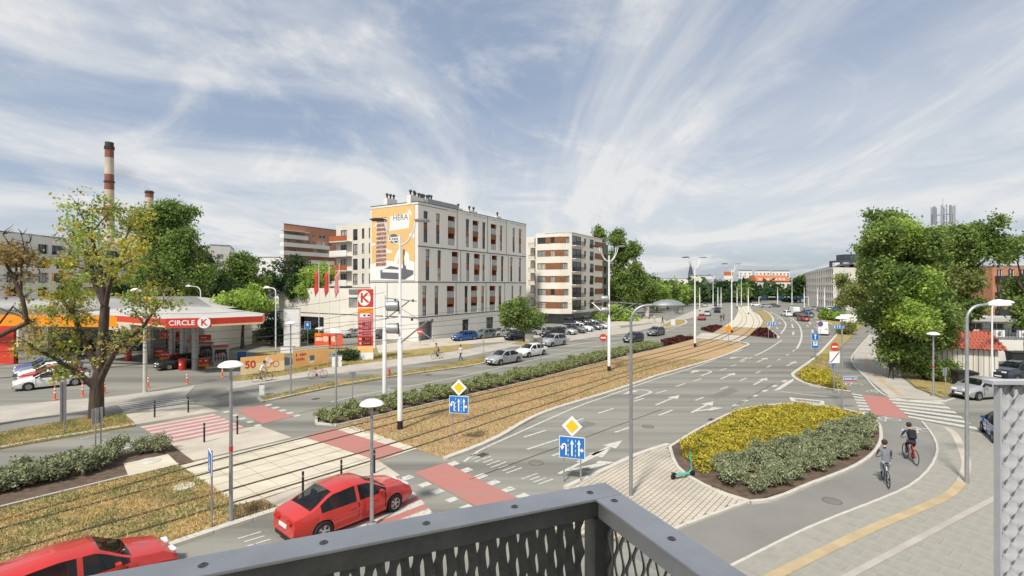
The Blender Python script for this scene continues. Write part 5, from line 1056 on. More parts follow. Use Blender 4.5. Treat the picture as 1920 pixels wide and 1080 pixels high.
CARS = {
 'sedan': dict(L=4.65, W=.90, top=[(-2.32, .62), (-2.28, .92), (-1.75, 1.04), (-.95, 1.41), (-.2, 1.46), (.35, 1.41), (1.15, 1.0), (1.95, .86), (2.26, .68), (2.32, .5)], belt=[(-2.3, .93), (1.15, .9), (2.3, .6)], rg=(-1.75, -.95), ws=(.35, 1.15), wh=(-1.38, 1.42)),
 'hatch': dict(L=4.15, W=.87, top=[(-2.07, .6), (-2.02, 1.0), (-1.6, 1.42), (-.5, 1.51), (.2, 1.46), (1.0, 1.04), (1.72, .9), (2.02, .7), (2.07, .5)], belt=[(-2.0, .98), (1.0, .93), (2.05, .6)], rg=(-2.02, -1.6), ws=(.2, 1.0), wh=(-1.25, 1.3)),
 'wagon': dict(L=4.7, W=.90, top=[(-2.35, .62), (-2.3, 1.0), (-1.95, 1.40), (-.6, 1.5), (.3, 1.45), (1.15, 1.02), (1.95, .88), (2.3, .68), (2.35, .5)], belt=[(-2.3, .96), (1.15, .92), (2.3, .6)], rg=(-2.3, -1.95), ws=(.3, 1.15), wh=(-1.4, 1.42)),
 'suv': dict(L=4.4, W=.92, top=[(-2.2, .68), (-2.15, 1.1), (-1.8, 1.55), (-.5, 1.66), (.3, 1.6), (1.05, 1.14), (1.85, 1.0), (2.15, .78), (2.2, .55)], belt=[(-2.15, 1.08), (1.05, 1.03), (2.2, .7)], rg=(-2.15, -1.8), ws=(.3, 1.05), wh=(-1.33, 1.36)),
 'van': dict(L=5.2, W=1.0, top=[(-2.6, .7), (-2.58, 2.3), (-2.4, 2.45), (.9, 2.45), (1.2, 2.3), (1.95, 1.3), (2.45, 1.1), (2.58, .8), (2.6, .5)], belt=[(-2.6, 1.35), (1.95, 1.2), (2.6, .7)], rg=(-2.6, -2.59), ws=(1.2, 1.95), wh=(-1.6, 1.65)),
}
WHEEL_T = MB(); WHEEL_T.lathe((0, -.1, 0), [(.2, 0), (.29, 0), (.325, .03), (.325, .17), (.29, .2), (.2, .2)], 20, 'Y'); WHEEL_T = WHEEL_T.mesh('tyre', M['tyre'], 40)
WR = MB(); WR.lathe((0, -.095, 0), [(.02, .03), (.05, .03)], 12, 'Y'); WR.lathe((0, -.09, 0), [(.18, .02), (.215, 0), (.215, .18), (.18, .16)], 20, 'Y')
for k in range(5):
    a = 2 * math.pi * k / 5; WR.box((.11 * math.cos(a), -.07, .11 * math.sin(a)), (.2, .03, .055), 0, 0, -a)
WR.lathe((0, .0, 0), [(.01, 0), (.2, 0)], 16, 'Y'); WR = WR.mesh('rim', M['rim'])
ARCH = MB().lathe((0, 0, 0), [(.01, .03), (.36, .03), (.36, -.2)], 18, 'Y').mesh('wheel_arch', M['black'])
def car_meshes(kind):
    c = CARS[kind]; L, W = c['L'], c['W']; xs = sorted({round(x, 3) for x in list(np.linspace(-L / 2, L / 2, 27)) + [p[0] for p in c['top']] + [c['rg'][0], c['rg'][1], c['ws'][0], c['ws'][1], -.16, -.04] + [w + d for w in c['wh'] for d in (-.371, -.36, -.32, -.24, -.12, 0, .12, .24, .32, .36, .371)] if abs(x) <= L / 2 + 1e-6})
    rings = []; info = []
    for x in xs:
        e = abs(x) / (L / 2); w = W * (1 - .16 * e ** 5 - .05 * e ** 2); zt = interp(c['top'], x); be = min(interp(c['belt'], x), zt - .03); zb = .2 + .1 * max(0, e - .85) / .15
        for wx in c['wh']:
            d = abs(x - wx)
            if d < .37: zb = max(zb, .32 + math.sqrt(.37 ** 2 - d * d) - .02)
        cab = max(0, min(1, (zt - be) / .42)); wt = w * .95 * (1 - cab) + (w * .735 + (.1 if kind == 'van' else 0)) * cab
        z2 = max(zb + .02, .34); z3 = max(z2 + .01, min(.66, be - .05)); 
        half = [(0, zb), (w - .06, zb), (w * .985, z2), (w + .012, z3), (w * .965, be), (wt + .015, zt - .045 * cab - .012), (wt - .09, zt), (0, zt + .025)]
        rings.append(half); info.append((x, cab))
    parts = {k: MB() for k in ('body', 'windscreen', 'rear_window', 'side_window0', 'side_window1', 'side_window2', 'side_window3')}
    def pt(i, r, s): y, z = rings[i][r]; return (xs[i], y * s, z)
    for i in range(len(xs) - 1):
        xm = (xs[i] + xs[i + 1]) / 2; cab = min(info[i][1], info[i + 1][1])
        for r in range(7):
            for s in (1, -1):
                q = [pt(i, r, s), pt(i + 1, r, s), pt(i + 1, r + 1, s), pt(i, r + 1, s)]; q = q if s < 0 else q[::-1]; k = 'body'
                if r == 6 and c['ws'][0] + .06 < xm < c['ws'][1] - .02: k = 'windscreen'
                elif r in (6,) and c['rg'][0] < xm < c['rg'][1] and kind != 'van': k = 'rear_window'
                elif r == 4 and max(info[i][1], info[i + 1][1]) > .12 and c['rg'][0] + .3 < xm < c['ws'][1] - .1 and not -.16 < xm < -.04 and (kind != 'van' or xm > .6): k = 'side_window%d' % ((0 if s > 0 else 2) + (xm > -.1))
                parts[k].add(q, [(0, 1, 2, 3)])
    for i in (0, len(xs) - 1):
        ring = [pt(i, r, 1) for r in range(8)] + [pt(i, r, -1) for r in range(6, 0, -1)]; parts['body'].add(ring, [tuple(range(len(ring)))])
    out = {}
    for k, mb in parts.items():
        if not mb.v: continue
        me = mb.mesh(k, M['glass_car'] if k != 'body' else M['white_metal']); bm = bmesh.new(); bm.from_mesh(me); bmesh.ops.remove_doubles(bm, verts=bm.verts, dist=.002); bmesh.ops.recalc_face_normals(bm, faces=bm.faces); bm.to_mesh(me); bm.free()
        me.polygons.foreach_set('use_smooth', [True] * len(me.polygons)); me.set_sharp_from_angle(angle=R(38)); out[k] = me
    zf = interp(c['top'], L / 2 - .22)
    for s, nm in ((1, 'headlight'), (-1, 'tail_light')):
        mb = MB(); mb.box((s * (L / 2 - .13), 0, 0), (.2, .34, .13)); me = mb.mesh(nm, M['lamp_glass' if s > 0 else 'tail_red']); bevel_me(me, .035); out[nm] = me
    out['grille'] = MB().box((L / 2 - .02, 0, .47), (.08, .9, .2)).mesh('grille', M['black']); out['number_plate'] = MB().box((0, 0, 0), (.03, .5, .11)).mesh('number_plate', M['sign_white'])
    sb = MB(); sb.box((0, 0, .52), (.5, .5, .16)); sb.box((-.26, 0, .82), (.14, .48, .6), 0, 0, -.2); sb.box((-.34, 0, 1.18), (.09, .26, .18)); out['seat'] = sb.mesh('seat', M['dark_metal']); out['dashboard'] = MB().box((0, 0, .8), (.35, 1.3, .22)).mesh('dashboard', M['black'])
    out['shut_line'] = MB().box((0, 0, .62), (.014, .045, .5)).mesh('shut_line', M['black']); out['door_handle'] = MB().box((0, 0, 0), (.18, .05, .035)).mesh('door_handle', M['black'])
    out['bumper'] = MB().box((0, 0, .28), (.06, 1.1, .1)).mesh('bumper', M['black']); out['mirror'] = MB().box((c['ws'][1] - .35, 0, interp(c['belt'], .6) + .06), (.12, .18, .12)).mesh('mirror', M['black'])
    return out
CM = {k: car_meshes(k) for k in CARS}
PAINT = {}
def paint(c):
    cols_ = dict(white=(.78, .78, .77), silver=(.42, .43, .44), grey=(.12, .125, .13), black=(.012, .012, .014), red=(.52, .03, .022), blue=(.02, .10, .32), lightblue=(.16, .24, .33), teal=(.16, .22, .22), dark=(.03, .035, .05), orange=(.6, .2, .02), maroon=(.28, .06, .05))
    if c not in PAINT: PAINT[c] = mat('paint_' + c, cols_[c], .32, .04, 1, metal=.35 if c in ('silver', 'grey', 'lightblue', 'blue', 'teal') else 0, coat=.8)
    return PAINT[c]
def car(kind, colour, pos, head, label, detail=2, group=None, name='car', s=1.0):
    c = CARS[kind]; m = CM[kind]; t = thing(name, label, 'van' if kind == 'van' else 'car', (pos[0], pos[1], 0.005), math.atan2(head[1], head[0]), group); t.scale = (s, s, s)
    def put(k, loc=(0, 0, 0), rz=0, obj_mat=None, nm=None):
        o = link(nm or k, m[k], t); o.location = loc; o.rotation_euler = (0, 0, rz)
        if obj_mat: o.material_slots[0].link = 'OBJECT'; o.material_slots[0].material = obj_mat
        return o
    put('body', obj_mat=paint(colour))
    for k in ('windscreen', 'rear_window', 'side_window0', 'side_window1', 'side_window2', 'side_window3'):
        if k in m: put(k, nm=k.rstrip('0123'))
    for wx in c['wh']:
        for sgn in (1, -1):
            w = bpy.data.objects.new('wheel', None); COL.objects.link(w); w.parent = t; w.location = (wx, sgn * (c['W'] - .1), .325); w.rotation_euler = (0, 0, 0 if sgn < 0 else math.pi)
            link('tyre', WHEEL_T, w); link('rim', WR, w)
            a = link('wheel_arch', ARCH, t); a.location = (wx, sgn * (c['W'] - .16), .36); a.rotation_euler = (0, 0, math.pi if sgn < 0 else 0)
    if detail:
        zl = interp(c['top'], c['L'] / 2 - .25) - .13; zr = interp(c['belt'], -c['L'] / 2) - .14
        for sgn in (1, -1):
            put('headlight', (.05, sgn * (c['W'] * .68), zl), sgn * -.12); put('tail_light', (-.09, sgn * (c['W'] * .72), zr), sgn * .1); put('mirror', (0, sgn * (c['W'] + .04), 0), 0, paint(colour))
        if detail > 1:
            for sx, sy in ((.25, .36), (.25, -.36), (-.75, .36), (-.75, -.36)): put('seat', (sx, sy, 0))
            put('dashboard', (c['ws'][1] - .35, 0, 0))
            for sgn in (1, -1):
                for x in (-.1, c['ws'][1] - .15): put('shut_line', (x, sgn * (c['W'] * .985), 0))
                for x in (-.35, .55): put('door_handle', (x, sgn * (c['W'] + .004), .78), 0, paint(colour))
        put('grille'); put('bumper', (c['L'] / 2 - .01, 0, 0)); put('bumper', (-c['L'] / 2 + .01, 0, 0)); put('number_plate', (c['L'] / 2 + .025, 0, .45)); put('number_plate', (-c['L'] / 2 - .01, 0, .62 if kind != 'van' else .7))
    return t
# parked at the station
hd = norm((-.71, -.70)); c0 = (-38.1, 41.1)
for i, (k, cl_n, lab) in enumerate((('sedan', 'white', 'white sedan with five spoke rims parked nearest the tram crossing'), ('hatch', 'red', 'red hatchback parked behind the white sedan'), ('hatch', 'white', 'white hatchback squeezed behind the red one'), ('wagon', 'lightblue', 'pale blue estate car in the station parking row'), ('sedan', 'blue', 'dark blue car at the far end of the station parking row'))):
    car(k, cl_n, (c0[0] - .70 * 2.45 * i, c0[1] + .71 * 2.45 * i), hd, lab)
car('wagon', 'silver', (-57.3, 55.6), (-1, -.1), 'silver estate car waiting by the orange shop front')
car('sedan', 'black', (-33.6, 50.6), (-.62, -.78), 'black saloon refuelling under the canopy')
car('suv', 'grey', g(427, 642), (-.95, .3), 'dark grey hatchback leaving past the canopy')
# parking court
pk = norm((.78, -.62))
for k, cl_n, x, y, h, lab in (('hatch', 'blue', 871, 638, (-.75, -.66), 'bright blue hatchback facing out before the apartment block'), ('hatch', 'teal', 909, 634, (-.7, -.7), 'teal grey hatchback beside the blue one'), ('sedan', 'silver', 941, 631, (-.75, -.66), 'silver saloon before the shop door'), ('hatch', 'dark', 966, 636, (-.6, -.8), 'small dark hatchback by the round tree'), ('suv', 'grey', 985, 628, (-.75, -.66), 'grey car tucked behind the round tree'), ('sedan', 'white', 962, 625, (-.75, -.66), 'white car half hidden behind the dark hatchback'),
        ('suv', 'black', 1036, 632, (-.8, -.6), 'black people carrier at the end of the kerb row'), ('hatch', 'silver', 1060, 627, pk, 'silver hatchback next to the black people carrier'), ('suv', 'grey', 1077, 624, pk, 'grey car third in the kerb row'), ('hatch', 'white', 1092, 621, pk, 'white small car in the kerb row'), ('sedan', 'grey', 1107, 618, pk, 'grey saloon in the kerb row after the white one'), ('sedan', 'silver', 1121, 616, pk, 'silver saloon at the far end of the kerb row'), ('hatch', 'dark', 1072, 609, pk, 'dark car nosed against the striped block'), ('hatch', 'black', 1088, 608, pk, 'black car beside the dark one by the striped block'), ('hatch', 'grey', 1101, 606, pk, 'grey hatch last by the striped block'), ('wagon', 'silver', 1022, 629, pk, 'silver estate hidden behind the black people carrier'),
        ('sedan', 'grey', 575, 625, (-.5, -.86), 'dark car nose out by the podium garage'), ('sedan', 'black', 594, 623, (-.5, -.86), 'black car parked by the podium wall'), ('suv', 'white', 614, 624, (-.5, -.86), 'white van like car behind the red banner'), ('suv', 'white', 640, 626, (-.5, -.86), 'second white car behind the red banner'), ('hatch', 'silver', 664, 632, (-.7, -.7), 'silver hatchback parked left of the price totem'), ('suv', 'grey', 716, 634, (-.7, -.7), 'dark car parked right of the price totem')):
    car(k, cl_n, g(x, y), h, lab, 1)
# moving traffic
hin = (-.66, -.75)
car('sedan', 'white', g(996, 667), hin, 'white saloon driving towards the crossing'); car('suv', 'silver', g(1038, 648), hin, 'silver grey car following the white saloon'); car('sedan', 'silver', g(945, 681), hin, 'pale silver saloon leading the oncoming traffic')
car('hatch', 'dark', g(1188, 641), hin, 'dark hatchback beside the curved lamp'); car('hatch', 'grey', g(1230, 629), hin, 'grey hatchback near the maroon bed')
for k, cl_n, x, y, lab in (('hatch', 'maroon', 1316, 600, 'dark red car in the far left lanes'), ('sedan', 'silver', 1326, 592, 'silver car behind the dark red one'), ('suv', 'black', 1345, 586, 'black car coming round the bend'), ('sedan', 'silver', 1322, 575, 'pale car far down the left lanes'), ('hatch', 'dark', 1340, 574, 'dark car far down the left lanes')): car(k, cl_n, g(x, y), (-.42, -.9), lab, 0)
for k, cl_n, x, y, lab in (('suv', 'white', 1475, 593, 'white car heading away at the bend'), ('hatch', 'maroon', 1506, 602, 'red car heading away behind the others'), ('hatch', 'lightblue', 1516, 595, 'light blue car in the right hand lane'), ('sedan', 'grey', 1496, 594, 'grey car beside the white lorry'), ('hatch', 'blue', 1511, 590, 'dark blue car before the light blue one')): car(k, cl_n, g(x, y), (.2, .98), lab, 1)
car('van', 'white', g(1541, 627), (.45, .9), 'white delivery van by the blue direction signs', 1, name='van', s=.9); car('van', 'white', g(1488, 592), (.2, .98), 'white box van among the cars at the bend', 1, name='van')
for i, (x, y) in enumerate(((1436, 577), (1452, 576), (1418, 574), (1530, 582), (1545, 585), (1560, 583), (1572, 584))): car('hatch', ('silver', 'grey', 'white', 'silver', 'grey', 'white', 'blue')[i], g(x, y), (.9, -.3), ('silver', 'grey', 'white', 'second silver', 'second grey', 'second white', 'blue')[i] + ' car far off near the pale office junction', 0)
# foreground red cars and the right hand side street
car('sedan', 'red', g(652, 972), U, 'red saloon crossing the striped red zebra'); car('hatch', 'red', (-11.5, 13.2), U, 'red hatchback on the near carriageway beside the railing')
car('hatch', 'silver', g(1836, 745), (-.97, -.25), 'silver hatchback parked at the grass verge by the bins'); car('hatch', 'blue', (26.9, 26.9), (.56, .83), 'blue hatchback behind the expanded metal panel')
car('suv', 'dark', g(1905, 712), (-.97, -.25), 'dark car parked behind the silver hatchback')

# ---------------------------------------------------------------- petrol station
st = bld('fuel_canopy', 'petrol station canopy with red and orange fascia reading CIRCLE K', (0, 0), 'canopy')
zb0, zb1 = 4.6, 5.35
cp = [(-47, 53), (-39.6, 49.8), (-30.9, 44.8), (-28.2, 46.1), (-24.9, 49.4), (-27, 54), (-36, 60), (-47, 60)]
MB().prism(cp, zb0, zb0 + .2).build('soffit', M['roof_grey'], st)
def fascia(p, q, z0, z1, m, out=.06, nm='fascia'):
    mb = MB(); d = math.dist(p, q); a = math.atan2(q[1] - p[1], q[0] - p[0]); n = (math.sin(a), -math.cos(a)); mb.box(((p[0] + q[0]) / 2 + n[0] * out / 2, (p[1] + q[1]) / 2 + n[1] * out / 2, (z0 + z1) / 2), (d + out, out, z1 - z0), a); return mb.build(nm, M[m], st)
defm('stripe_cream', (.80, .60, .30), .5)
for a, b in ((1, 2), (2, 3), (3, 4), (4, 5)): fascia(cp[a], cp[b], zb0 + .15, zb1, 'red_sign'); fascia(cp[a], cp[b], zb0 - .02, zb0 + .15, 'stripe_cream', .075, 'fascia_stripe')
fascia((-62, 52.5), cp[1], zb0 - .4, zb1, 'orange_sign')
mb = MB(); ap = [(p[0] * .55 - 38 * .45, p[1] * .55 + 56 * .45) for p in cp]; n_ = len(cp); mb.add([(*p, zb1) for p in cp] + [(*p, zb1 + .55) for p in ap], [(i, (i + 1) % n_, n_ + (i + 1) % n_, n_ + i) for i in range(n_)] + [tuple(range(n_, 2 * n_))]); mb.build('roof', M['roof_white'], st)
cols_ = [(-31.5, 49.3), (-34.4, 51.9), (-37.4, 54.6), (-41.5, 57.0)]
for p in cols_: MB().tube([(*p, 0), (*p, zb0 + .05)], .3, 14).build('column', M['grey_metal'], st, 40)
p, q = cp[2], cp[3]; a = math.atan2(q[1] - p[1], q[0] - p[0]); ang = a - .12; nx = (math.sin(ang), -math.cos(ang)); mid = ((p[0] + q[0]) / 2, (p[1] + q[1]) / 2)
sg = thing('station_sign', 'red sign box lettered CIRCLE K on the canopy corner', 'sign', (mid[0] + nx[0] * .3, mid[1] + nx[1] * .3, 4.98), ang)
MB().box((0, 0, 0), (3.6, .16, .86)).build('sign_box', M['red_sign'], sg); text('CIRCLE', .62, M['sign_white'], sg, (-.5, -.09, 0), bold=.012, sx=1.02)
mb = MB(); mb.lathe((1.25, -.1, 0), [(.01, -.02), (.52, -.02), (.52, .02)], 24, 'Y'); mb.build('disc', M['sign_white'], sg); text('K', .8, M['red_sign'], sg, (1.25, -.13, 0), bold=.02)
# shop with corrugated hip roof
so = bld('station_shop', 'petrol station shop with pale corrugated hip roof and orange band', (0, 0))
zE, zR = 5.5, 6.9; A = [(-75, 58.5, zE), (-35.8, 60, zE), (-36.5, 74, zE), (-75, 74, zE)]; Bq = [(-70, 66, zR), (-42, 66.2, zR)]
mb = MB(); mb.add(A + Bq, [(0, 1, 5, 4), (1, 2, 5), (2, 3, 4, 5), (3, 0, 4)]); mb.build('roof', M['roof_white'], so)
mb = MB()
for k in range(110):
    t = k / 110; p = Vector(A[0]).lerp(Vector(A[1]), t); x = max(min(p.x + .0, -42.2), -69.5); q = Vector((p.x, 66.0, zR)) if -70 <= p.x <= -42 else None
    if q is None: q = Vector((p.x, p.y + (66 - p.y) * (1 - abs(p.x + 42) / 6.2 if p.x > -42 else max(0, (p.x + 75) / 5)), zE + (zR - zE) * (1 - abs(p.x + 42) / 6.2 if p.x > -42 else max(0, (p.x + 75) / 5))))
    mb.tube([p + Vector((0, 0, .02)), q + Vector((0, 0, .02))], .045, 4, cap=False)
mb.build('roof_rib', M['roof_rib'], so)
mb = MB(); mb.box((-56, 66, 2.7), (37, 11, 5.4)); mb.build('wall', M['render_cream'], so); mb = MB(); mb.box((-50, 60.3, 1.7), (16, .2, 2.6)); mb.build('shop_window', M['glass'], so)
mb = MB(); mb.box((-54.6, 53.2, 2.1), (2.6, .3, 4.2)); mb.build('red_panel', M['red_sign'], so); mb = MB(); mb.box((-51.4, 53.4, 2.1), (3.2, .3, 4.2)); mb.build('grey_panel', M['grey_metal'], so); mb = MB(); mb.box((-54.8, 57, 4.2), (10, 7, .2)); mb.build('porch_roof', M['roof_white'], so)
# pumps, bins, boards
def pump(p, rz, label):
    t = thing('fuel_pump', label, 'fuel pump', (*p, .15), rz); MB().box((0, 0, -.1), (2.6, 1.2, .2)).build('plinth', M['kerb'], t)
    o = MB().box((0, 0, .95), (1.3, .55, 1.9)); o = o.build('cabinet', M['grey_metal'], t); bevel_me(o.data, .03); MB().box((0, -.29, 1.5), (1.0, .04, .4)).build('display', M['black'], t); MB().box((0, 0, 1.98), (1.4, .6, .16)).build('top_cap', M['red_sign'], t)
    for k in range(5): x = -.5 + .25 * k; o = MB(); o.tube([(x, -.33, 1.35), (x + .03, -.42, .5), (x + .1, -.34, .9)], .03, 6); o.build('hose', M['black'], t); MB().box((x, -.33, 1.25), (.09, .1, .3)).build('nozzle', M[('black', 'dark_metal', 'red_sign', 'grey_metal', 'black')[k]], t)
    b = MB().box((-1.55, -.1, .45), (1.0, .3, .9)).build('promo_board', M['red_sign'], t); MB().box((-1.55, -.27, .15), (.98, .02, .28)).build('board_stripe', M['orange_sign'], b); print_marks(-1.55, -.255, .6, .7, .16, M['sign_white'], b)
pr = math.atan2(.6, .8)
for i, p in enumerate(((-29.9, 51.0), (-33.4, 54.2), (-37.0, 50.6 + 5), (-39.5, 58.2))): pump(p, .35, ('fuel pump island nearest the street banner', 'second fuel pump behind the black saloon', 'third fuel pump in the middle of the forecourt', 'fuel pump nearest the shop window')[i])
for i, p in enumerate(((-32.7, 49.2), (-35.4, 51.6), (-42.8, 55.3), (-36.0, 53.6))):
    t = thing('litter_bin', ('red bin beside the front canopy column', 'red bin by the second canopy column', 'red bin close to the shop entrance', 'red bin between two pumps')[i], 'bin', (*p, 0)); MB().lathe((0, 0, 0), [(.3, 0), (.33, .05), (.33, .95), (.3, 1.0)], 14).build('body', M['red_sign'], t, 40); MB().lathe((0, 0, 1.0), [(.34, 0), (.34, .12), (.1, .22), (.01, .22)], 14).build('lid', M['red_sign'], t, 40); MB().lathe((0, -.335, .6), [(.01, 0), (.09, 0)], 10, 'Y').build('badge', M['sign_white'], t)
for i, (x, y, z) in enumerate(((342, 690, 2.95), (397, 690, 2.6))):
    q = g(x, 672); t = thing('hanging_sign', ('red hanging pump sign with orange edge, left of the front column', 'red hanging pump sign with orange edge, right of the front column')[i], 'sign', (q[0], q[1] - 2, z), .3); MB().box((0, 0, 0), (2.0, .12, .6)).build('panel', M['red_sign'], t); MB().box((0, -.02, -.34), (2.0, .12, .1)).build('stripe', M['orange_sign'], t); print_marks(0, -.065, 0, 1.2, .2, M['sign_white'], t); mb = MB(); [mb.tube([(s_, 0, .25), (s_, 0, zb0 - z + .1)], .03, 6) for s_ in (-.25, .25)]; mb.build('hanger', M['sign_white'], t)
# delineator posts
for x, y in ((103, 750), (196, 737), (278, 727), (351, 720), (417, 707), (517, 697), (155, 743)):
    t = thing('delineator_post', 'orange and white flexible marker post along the station drive', 'marker post', (*g(x, y), .0), 0, 'orange marker posts along the station drive'); MB().lathe((0, 0, 0), [(.16, 0), (.16, .05), (.06, .08), (.05, .95), (.03, 1.0), (.005, 1.0)], 10).build('post', M['orange_post'] if 'orange_post' in M else mat('orange_post', (.72, .16, .06), .5), t, 40); [MB().lathe((0, 0, z), [(.058, 0), (.058, .12)], 10).build('reflective_band', M['sign_white'], t) for z in (.5, .75)]
# banners along the street
def banner(name, label, p, q, z0, z1, base, legs=True):
    a = math.atan2(q[1] - p[1], q[0] - p[0]); L = math.dist(p, q); t = thing(name, label, 'banner', ((p[0] + q[0]) / 2, (p[1] + q[1]) / 2, 0), a); MB().box((0, 0, (z0 + z1) / 2), (L, .05, z1 - z0)).build('sheet', M[base], t)
    mb = MB(); [mb.tube([(x, .05, 0), (x, .05, z1)], .035, 6) for x in np.linspace(-L / 2 + .05, L / 2 - .05, 3)]; mb.build('frame', M['galv'], t); return t, L
defm('banner_gold', (.86, .50, .19), .5, .1, .6); defm('banner_pale', (.86, .70, .42), .5, .1, .6); defm('banner_red', (.70, .12, .06), .5, .12, .6); defm('skin_print', (.75, .5, .35), .6)
p, q = g(451, 706), g(533, 697); t, L = banner('street_banner', 'orange banner printed with a large 50 and a cyclist beside the pavement', p, q, .15, 1.75, 'banner_gold'); MB().box((0, -.004, .62), (L, .05, .95)).build('print_band', M['banner_pale'], t); text('50', .95, M['red_sign'], t, (-L * .29, -.038, 1.0), bold=.02)
for k, cx in enumerate((L * .12, L * .3)): mb = MB(); mb.lathe((cx, -.035, .85), [(.24, 0), (.3, 0)], 16, 'Y'); mb.build('printed_wheel', M['red_sign'], t)
mb = MB(); mb.box((L * .16, -.03, 1.2), (.5, .02, .3), 0, 0, .5); mb.box((L * .1, -.03, 1.4), (.3, .02, .3)); mb.build('printed_rider', M['sign_white'], t); mb = MB(); mb.box((L * .21, -.036, .98), (.4, .02, .08), 0, 0, -.3); mb.build('printed_frame', M['red_sign'], t)
p, q = g(549, 693), g(616, 684); t, L = banner('street_banner', 'second orange banner printed with a dark cup and two lines of lettering', p, q, .2, 2.1, 'banner_gold'); MB().box((0, -.006, 1.98), (L, .05, .24)).build('print_band', M['sign_white'], t); print_marks(-L * .28, -.032, 1.4, L * .3, .3, M['red_sign'], t, 6, 2); mb = MB(); mb.lathe((L * .02, -.03, .75), [(.01, 0), (.34, 0)], 18, 'Y'); mb.build('printed_plate', M['sign_white'], t); MB().box((L * .02, -.036, .95), (.5, .02, .5)).build('printed_cup', M['banner_grey'], t)
p, q = g(590, 655), g(642, 656); t, L = banner('street_banner', 'red banner with pale faces and a dark bottle before the parked white cars', p, q, .4, 2.15, 'banner_red'); [MB().lathe((x, -.035, 1.4), [(.01, 0), (.4, 0)], 16, 'Y').build('printed_face', M['skin_print'], t) for x in (-.1 * L, .2 * L)]; mb = MB(); mb.box((.05 * L, -.036, 1.2), (.22, .02, 1.1)); mb.build('printed_bottle', M['black'], t); MB().box((-L * .36, -.03, 1.95), (L * .18, .02, .3)).build('print_band', M['orange_sign'], t); MB().box((-L * .34, -.03, 1.35), (L * .24, .02, .45)).build('print_band', M['skin_print'], t)
# price totem
tp = g(686, 675); t = thing('price_totem', 'tall red fuel price totem with a white K roundel', 'sign', (*tp, 0), .12); k_ = tp[1] / F; zz_ = lambda y: (675 - y) * k_; W_ = 1.68
for y0, y1, m in ((576, 542, 'red_sign'), (587, 578, 'orange_sign'), (629, 587, 'totem_pink'), (648, 629, 'red_sign'), (660, 648, 'banner_gold'), (675, 660, 'sign_white')):
    if m not in M: defm(m, (.62, .22, .22), .45, .1, 1)
    MB().box((0, 0, (zz_(y0) + zz_(y1)) / 2), (W_, .5, zz_(y1) - zz_(y0) - .02)).build('panel', M[m], t)
MB().box((W_ / 2 + .1, 0, zz_(600) / 2 + 2.6), (.16, .56, zz_(542) - 1)).build('side_light', M['sign_white'], t)
mb = MB(); mb.lathe((-.12, -.26, zz_(559)), [(.01, -.02), (.68, -.02), (.68, .02)], 28, 'Y', (1, 1.25)); mb.build('roundel', M['sign_white'], t); text('K', 1.5, M['red_sign'], t, (-.1, -.3, zz_(559)), bold=.03)
MB().box((-.05, -.26, zz_(591)), (1.1, .03, .42)).build('pictogram_panel', M['sign_white'], t); [MB().box((x, -.28, zz_(591)), (.25, .02, .18)).build('pictogram', M['black'], t) for x in (-.1, .35)]
for k, (y, tx) in enumerate(((607, '95'), (615, '98'), (624, 'ON'), (635, '95'), (643, 'ON'))): MB().box((.12, -.262, zz_(y)), (.95, .03, .38)).build('price_display', M['black'] if k > 2 else mat('led_red', (.25, .02, .03), .4), t); print_marks(.14, -.285, zz_(y), .75, .26, M['banner_red'] if k > 2 else M['totem_pink'], t, 4); print_marks(-.58, -.262, zz_(y), .3, .24, M['sign_white'] if k > 2 else M['black'], t, 2)
# flags
for i, x in enumerate((598, 617, 636)):
    b = g(x, 655); t = thing('flag_pole', ('first white flag pole with a red flag by the podium wall', 'middle white flag pole with a red flag', 'third white flag pole with a red and white flag')[i], 'flag', (*b, 0)); k_ = b[1] / F; zt = H + (HY - (492 + i * 1)) * k_; MB().tube([(0, 0, 0), (0, 0, zt)], [.06, .035], 8).build('pole', M['white_metal'], t)
    mb = MB(); vs = []; 
    for a in range(9):
        for c in range(4): vs.append((-.06 - .2 * c * (1 - .03 * a) + .05 * math.sin(a), .10 * math.sin(a * .9 + c * 2), zt - .9 - a * .34 - .32 * c))
    mb.add(vs, [(a * 4 + c, a * 4 + c + 1, (a + 1) * 4 + c + 1, (a + 1) * 4 + c) for a in range(8) for c in range(3)]); f = mb.build('flag', M['red_sign' if i < 2 else 'totem_pink'], t, 60); sm = f.modifiers.new('thick', 'SOLIDIFY'); sm.thickness = .012

# ---------------------------------------------------------------- lamps, poles, wires
def mushroom_lamp(px, py, top_y, label, r=.06, group=None, band=True):
    b = g(px, py); k = b[1] / F; z = H - (top_y - HY) * k; t = thing('street_lamp', label, 'street lamp', (*b, 0), 0, group); MB().tube([(0, 0, 0), (0, 0, .8), (0, 0, z - .1)], [r * 1.25, r * 1.1, r * .8], 12).build('pole', M['galv'], t, 40)
    MB().lathe((0, 0, z - .2), [(.12, 0), (.2, .03), (.38, .06), (.42, .09), (.36, .17), (.2, .25), (.02, .28)], 18).build('lamp_head', M['white_plastic'], t, 40)
    if band: MB().lathe((0, 0, z * .45), [(r * 1.1, 0), (r * 1.1, .18)], 12).build('sticker', M['red_sign'], t)
    MB().lathe((0, 0, 0), [(.18, .06), (.18, .1), (.1, .14)], 12).build('base_plate', M['galv'], t); return t
mushroom_lamp(433, 982, 680, 'tall mushroom street lamp beside the pedestrian sign'); mushroom_lamp(697, 986, 752, 'short mushroom lamp behind the railing by the red zebra', band=False); mushroom_lamp(630, 782, 620, 'mushroom lamp rising from the hedge corner', .06, band=False); mushroom_lamp(545, 742, 604, 'mushroom lamp at the verge between the orange banners', .06, band=False); mushroom_lamp(1750, 744, 624, 'mushroom lamp before the big poplar'); mushroom_lamp(1579, 770, 588 + 6, 'slim mushroom lamp at the yellow island tip', .05, band=False)
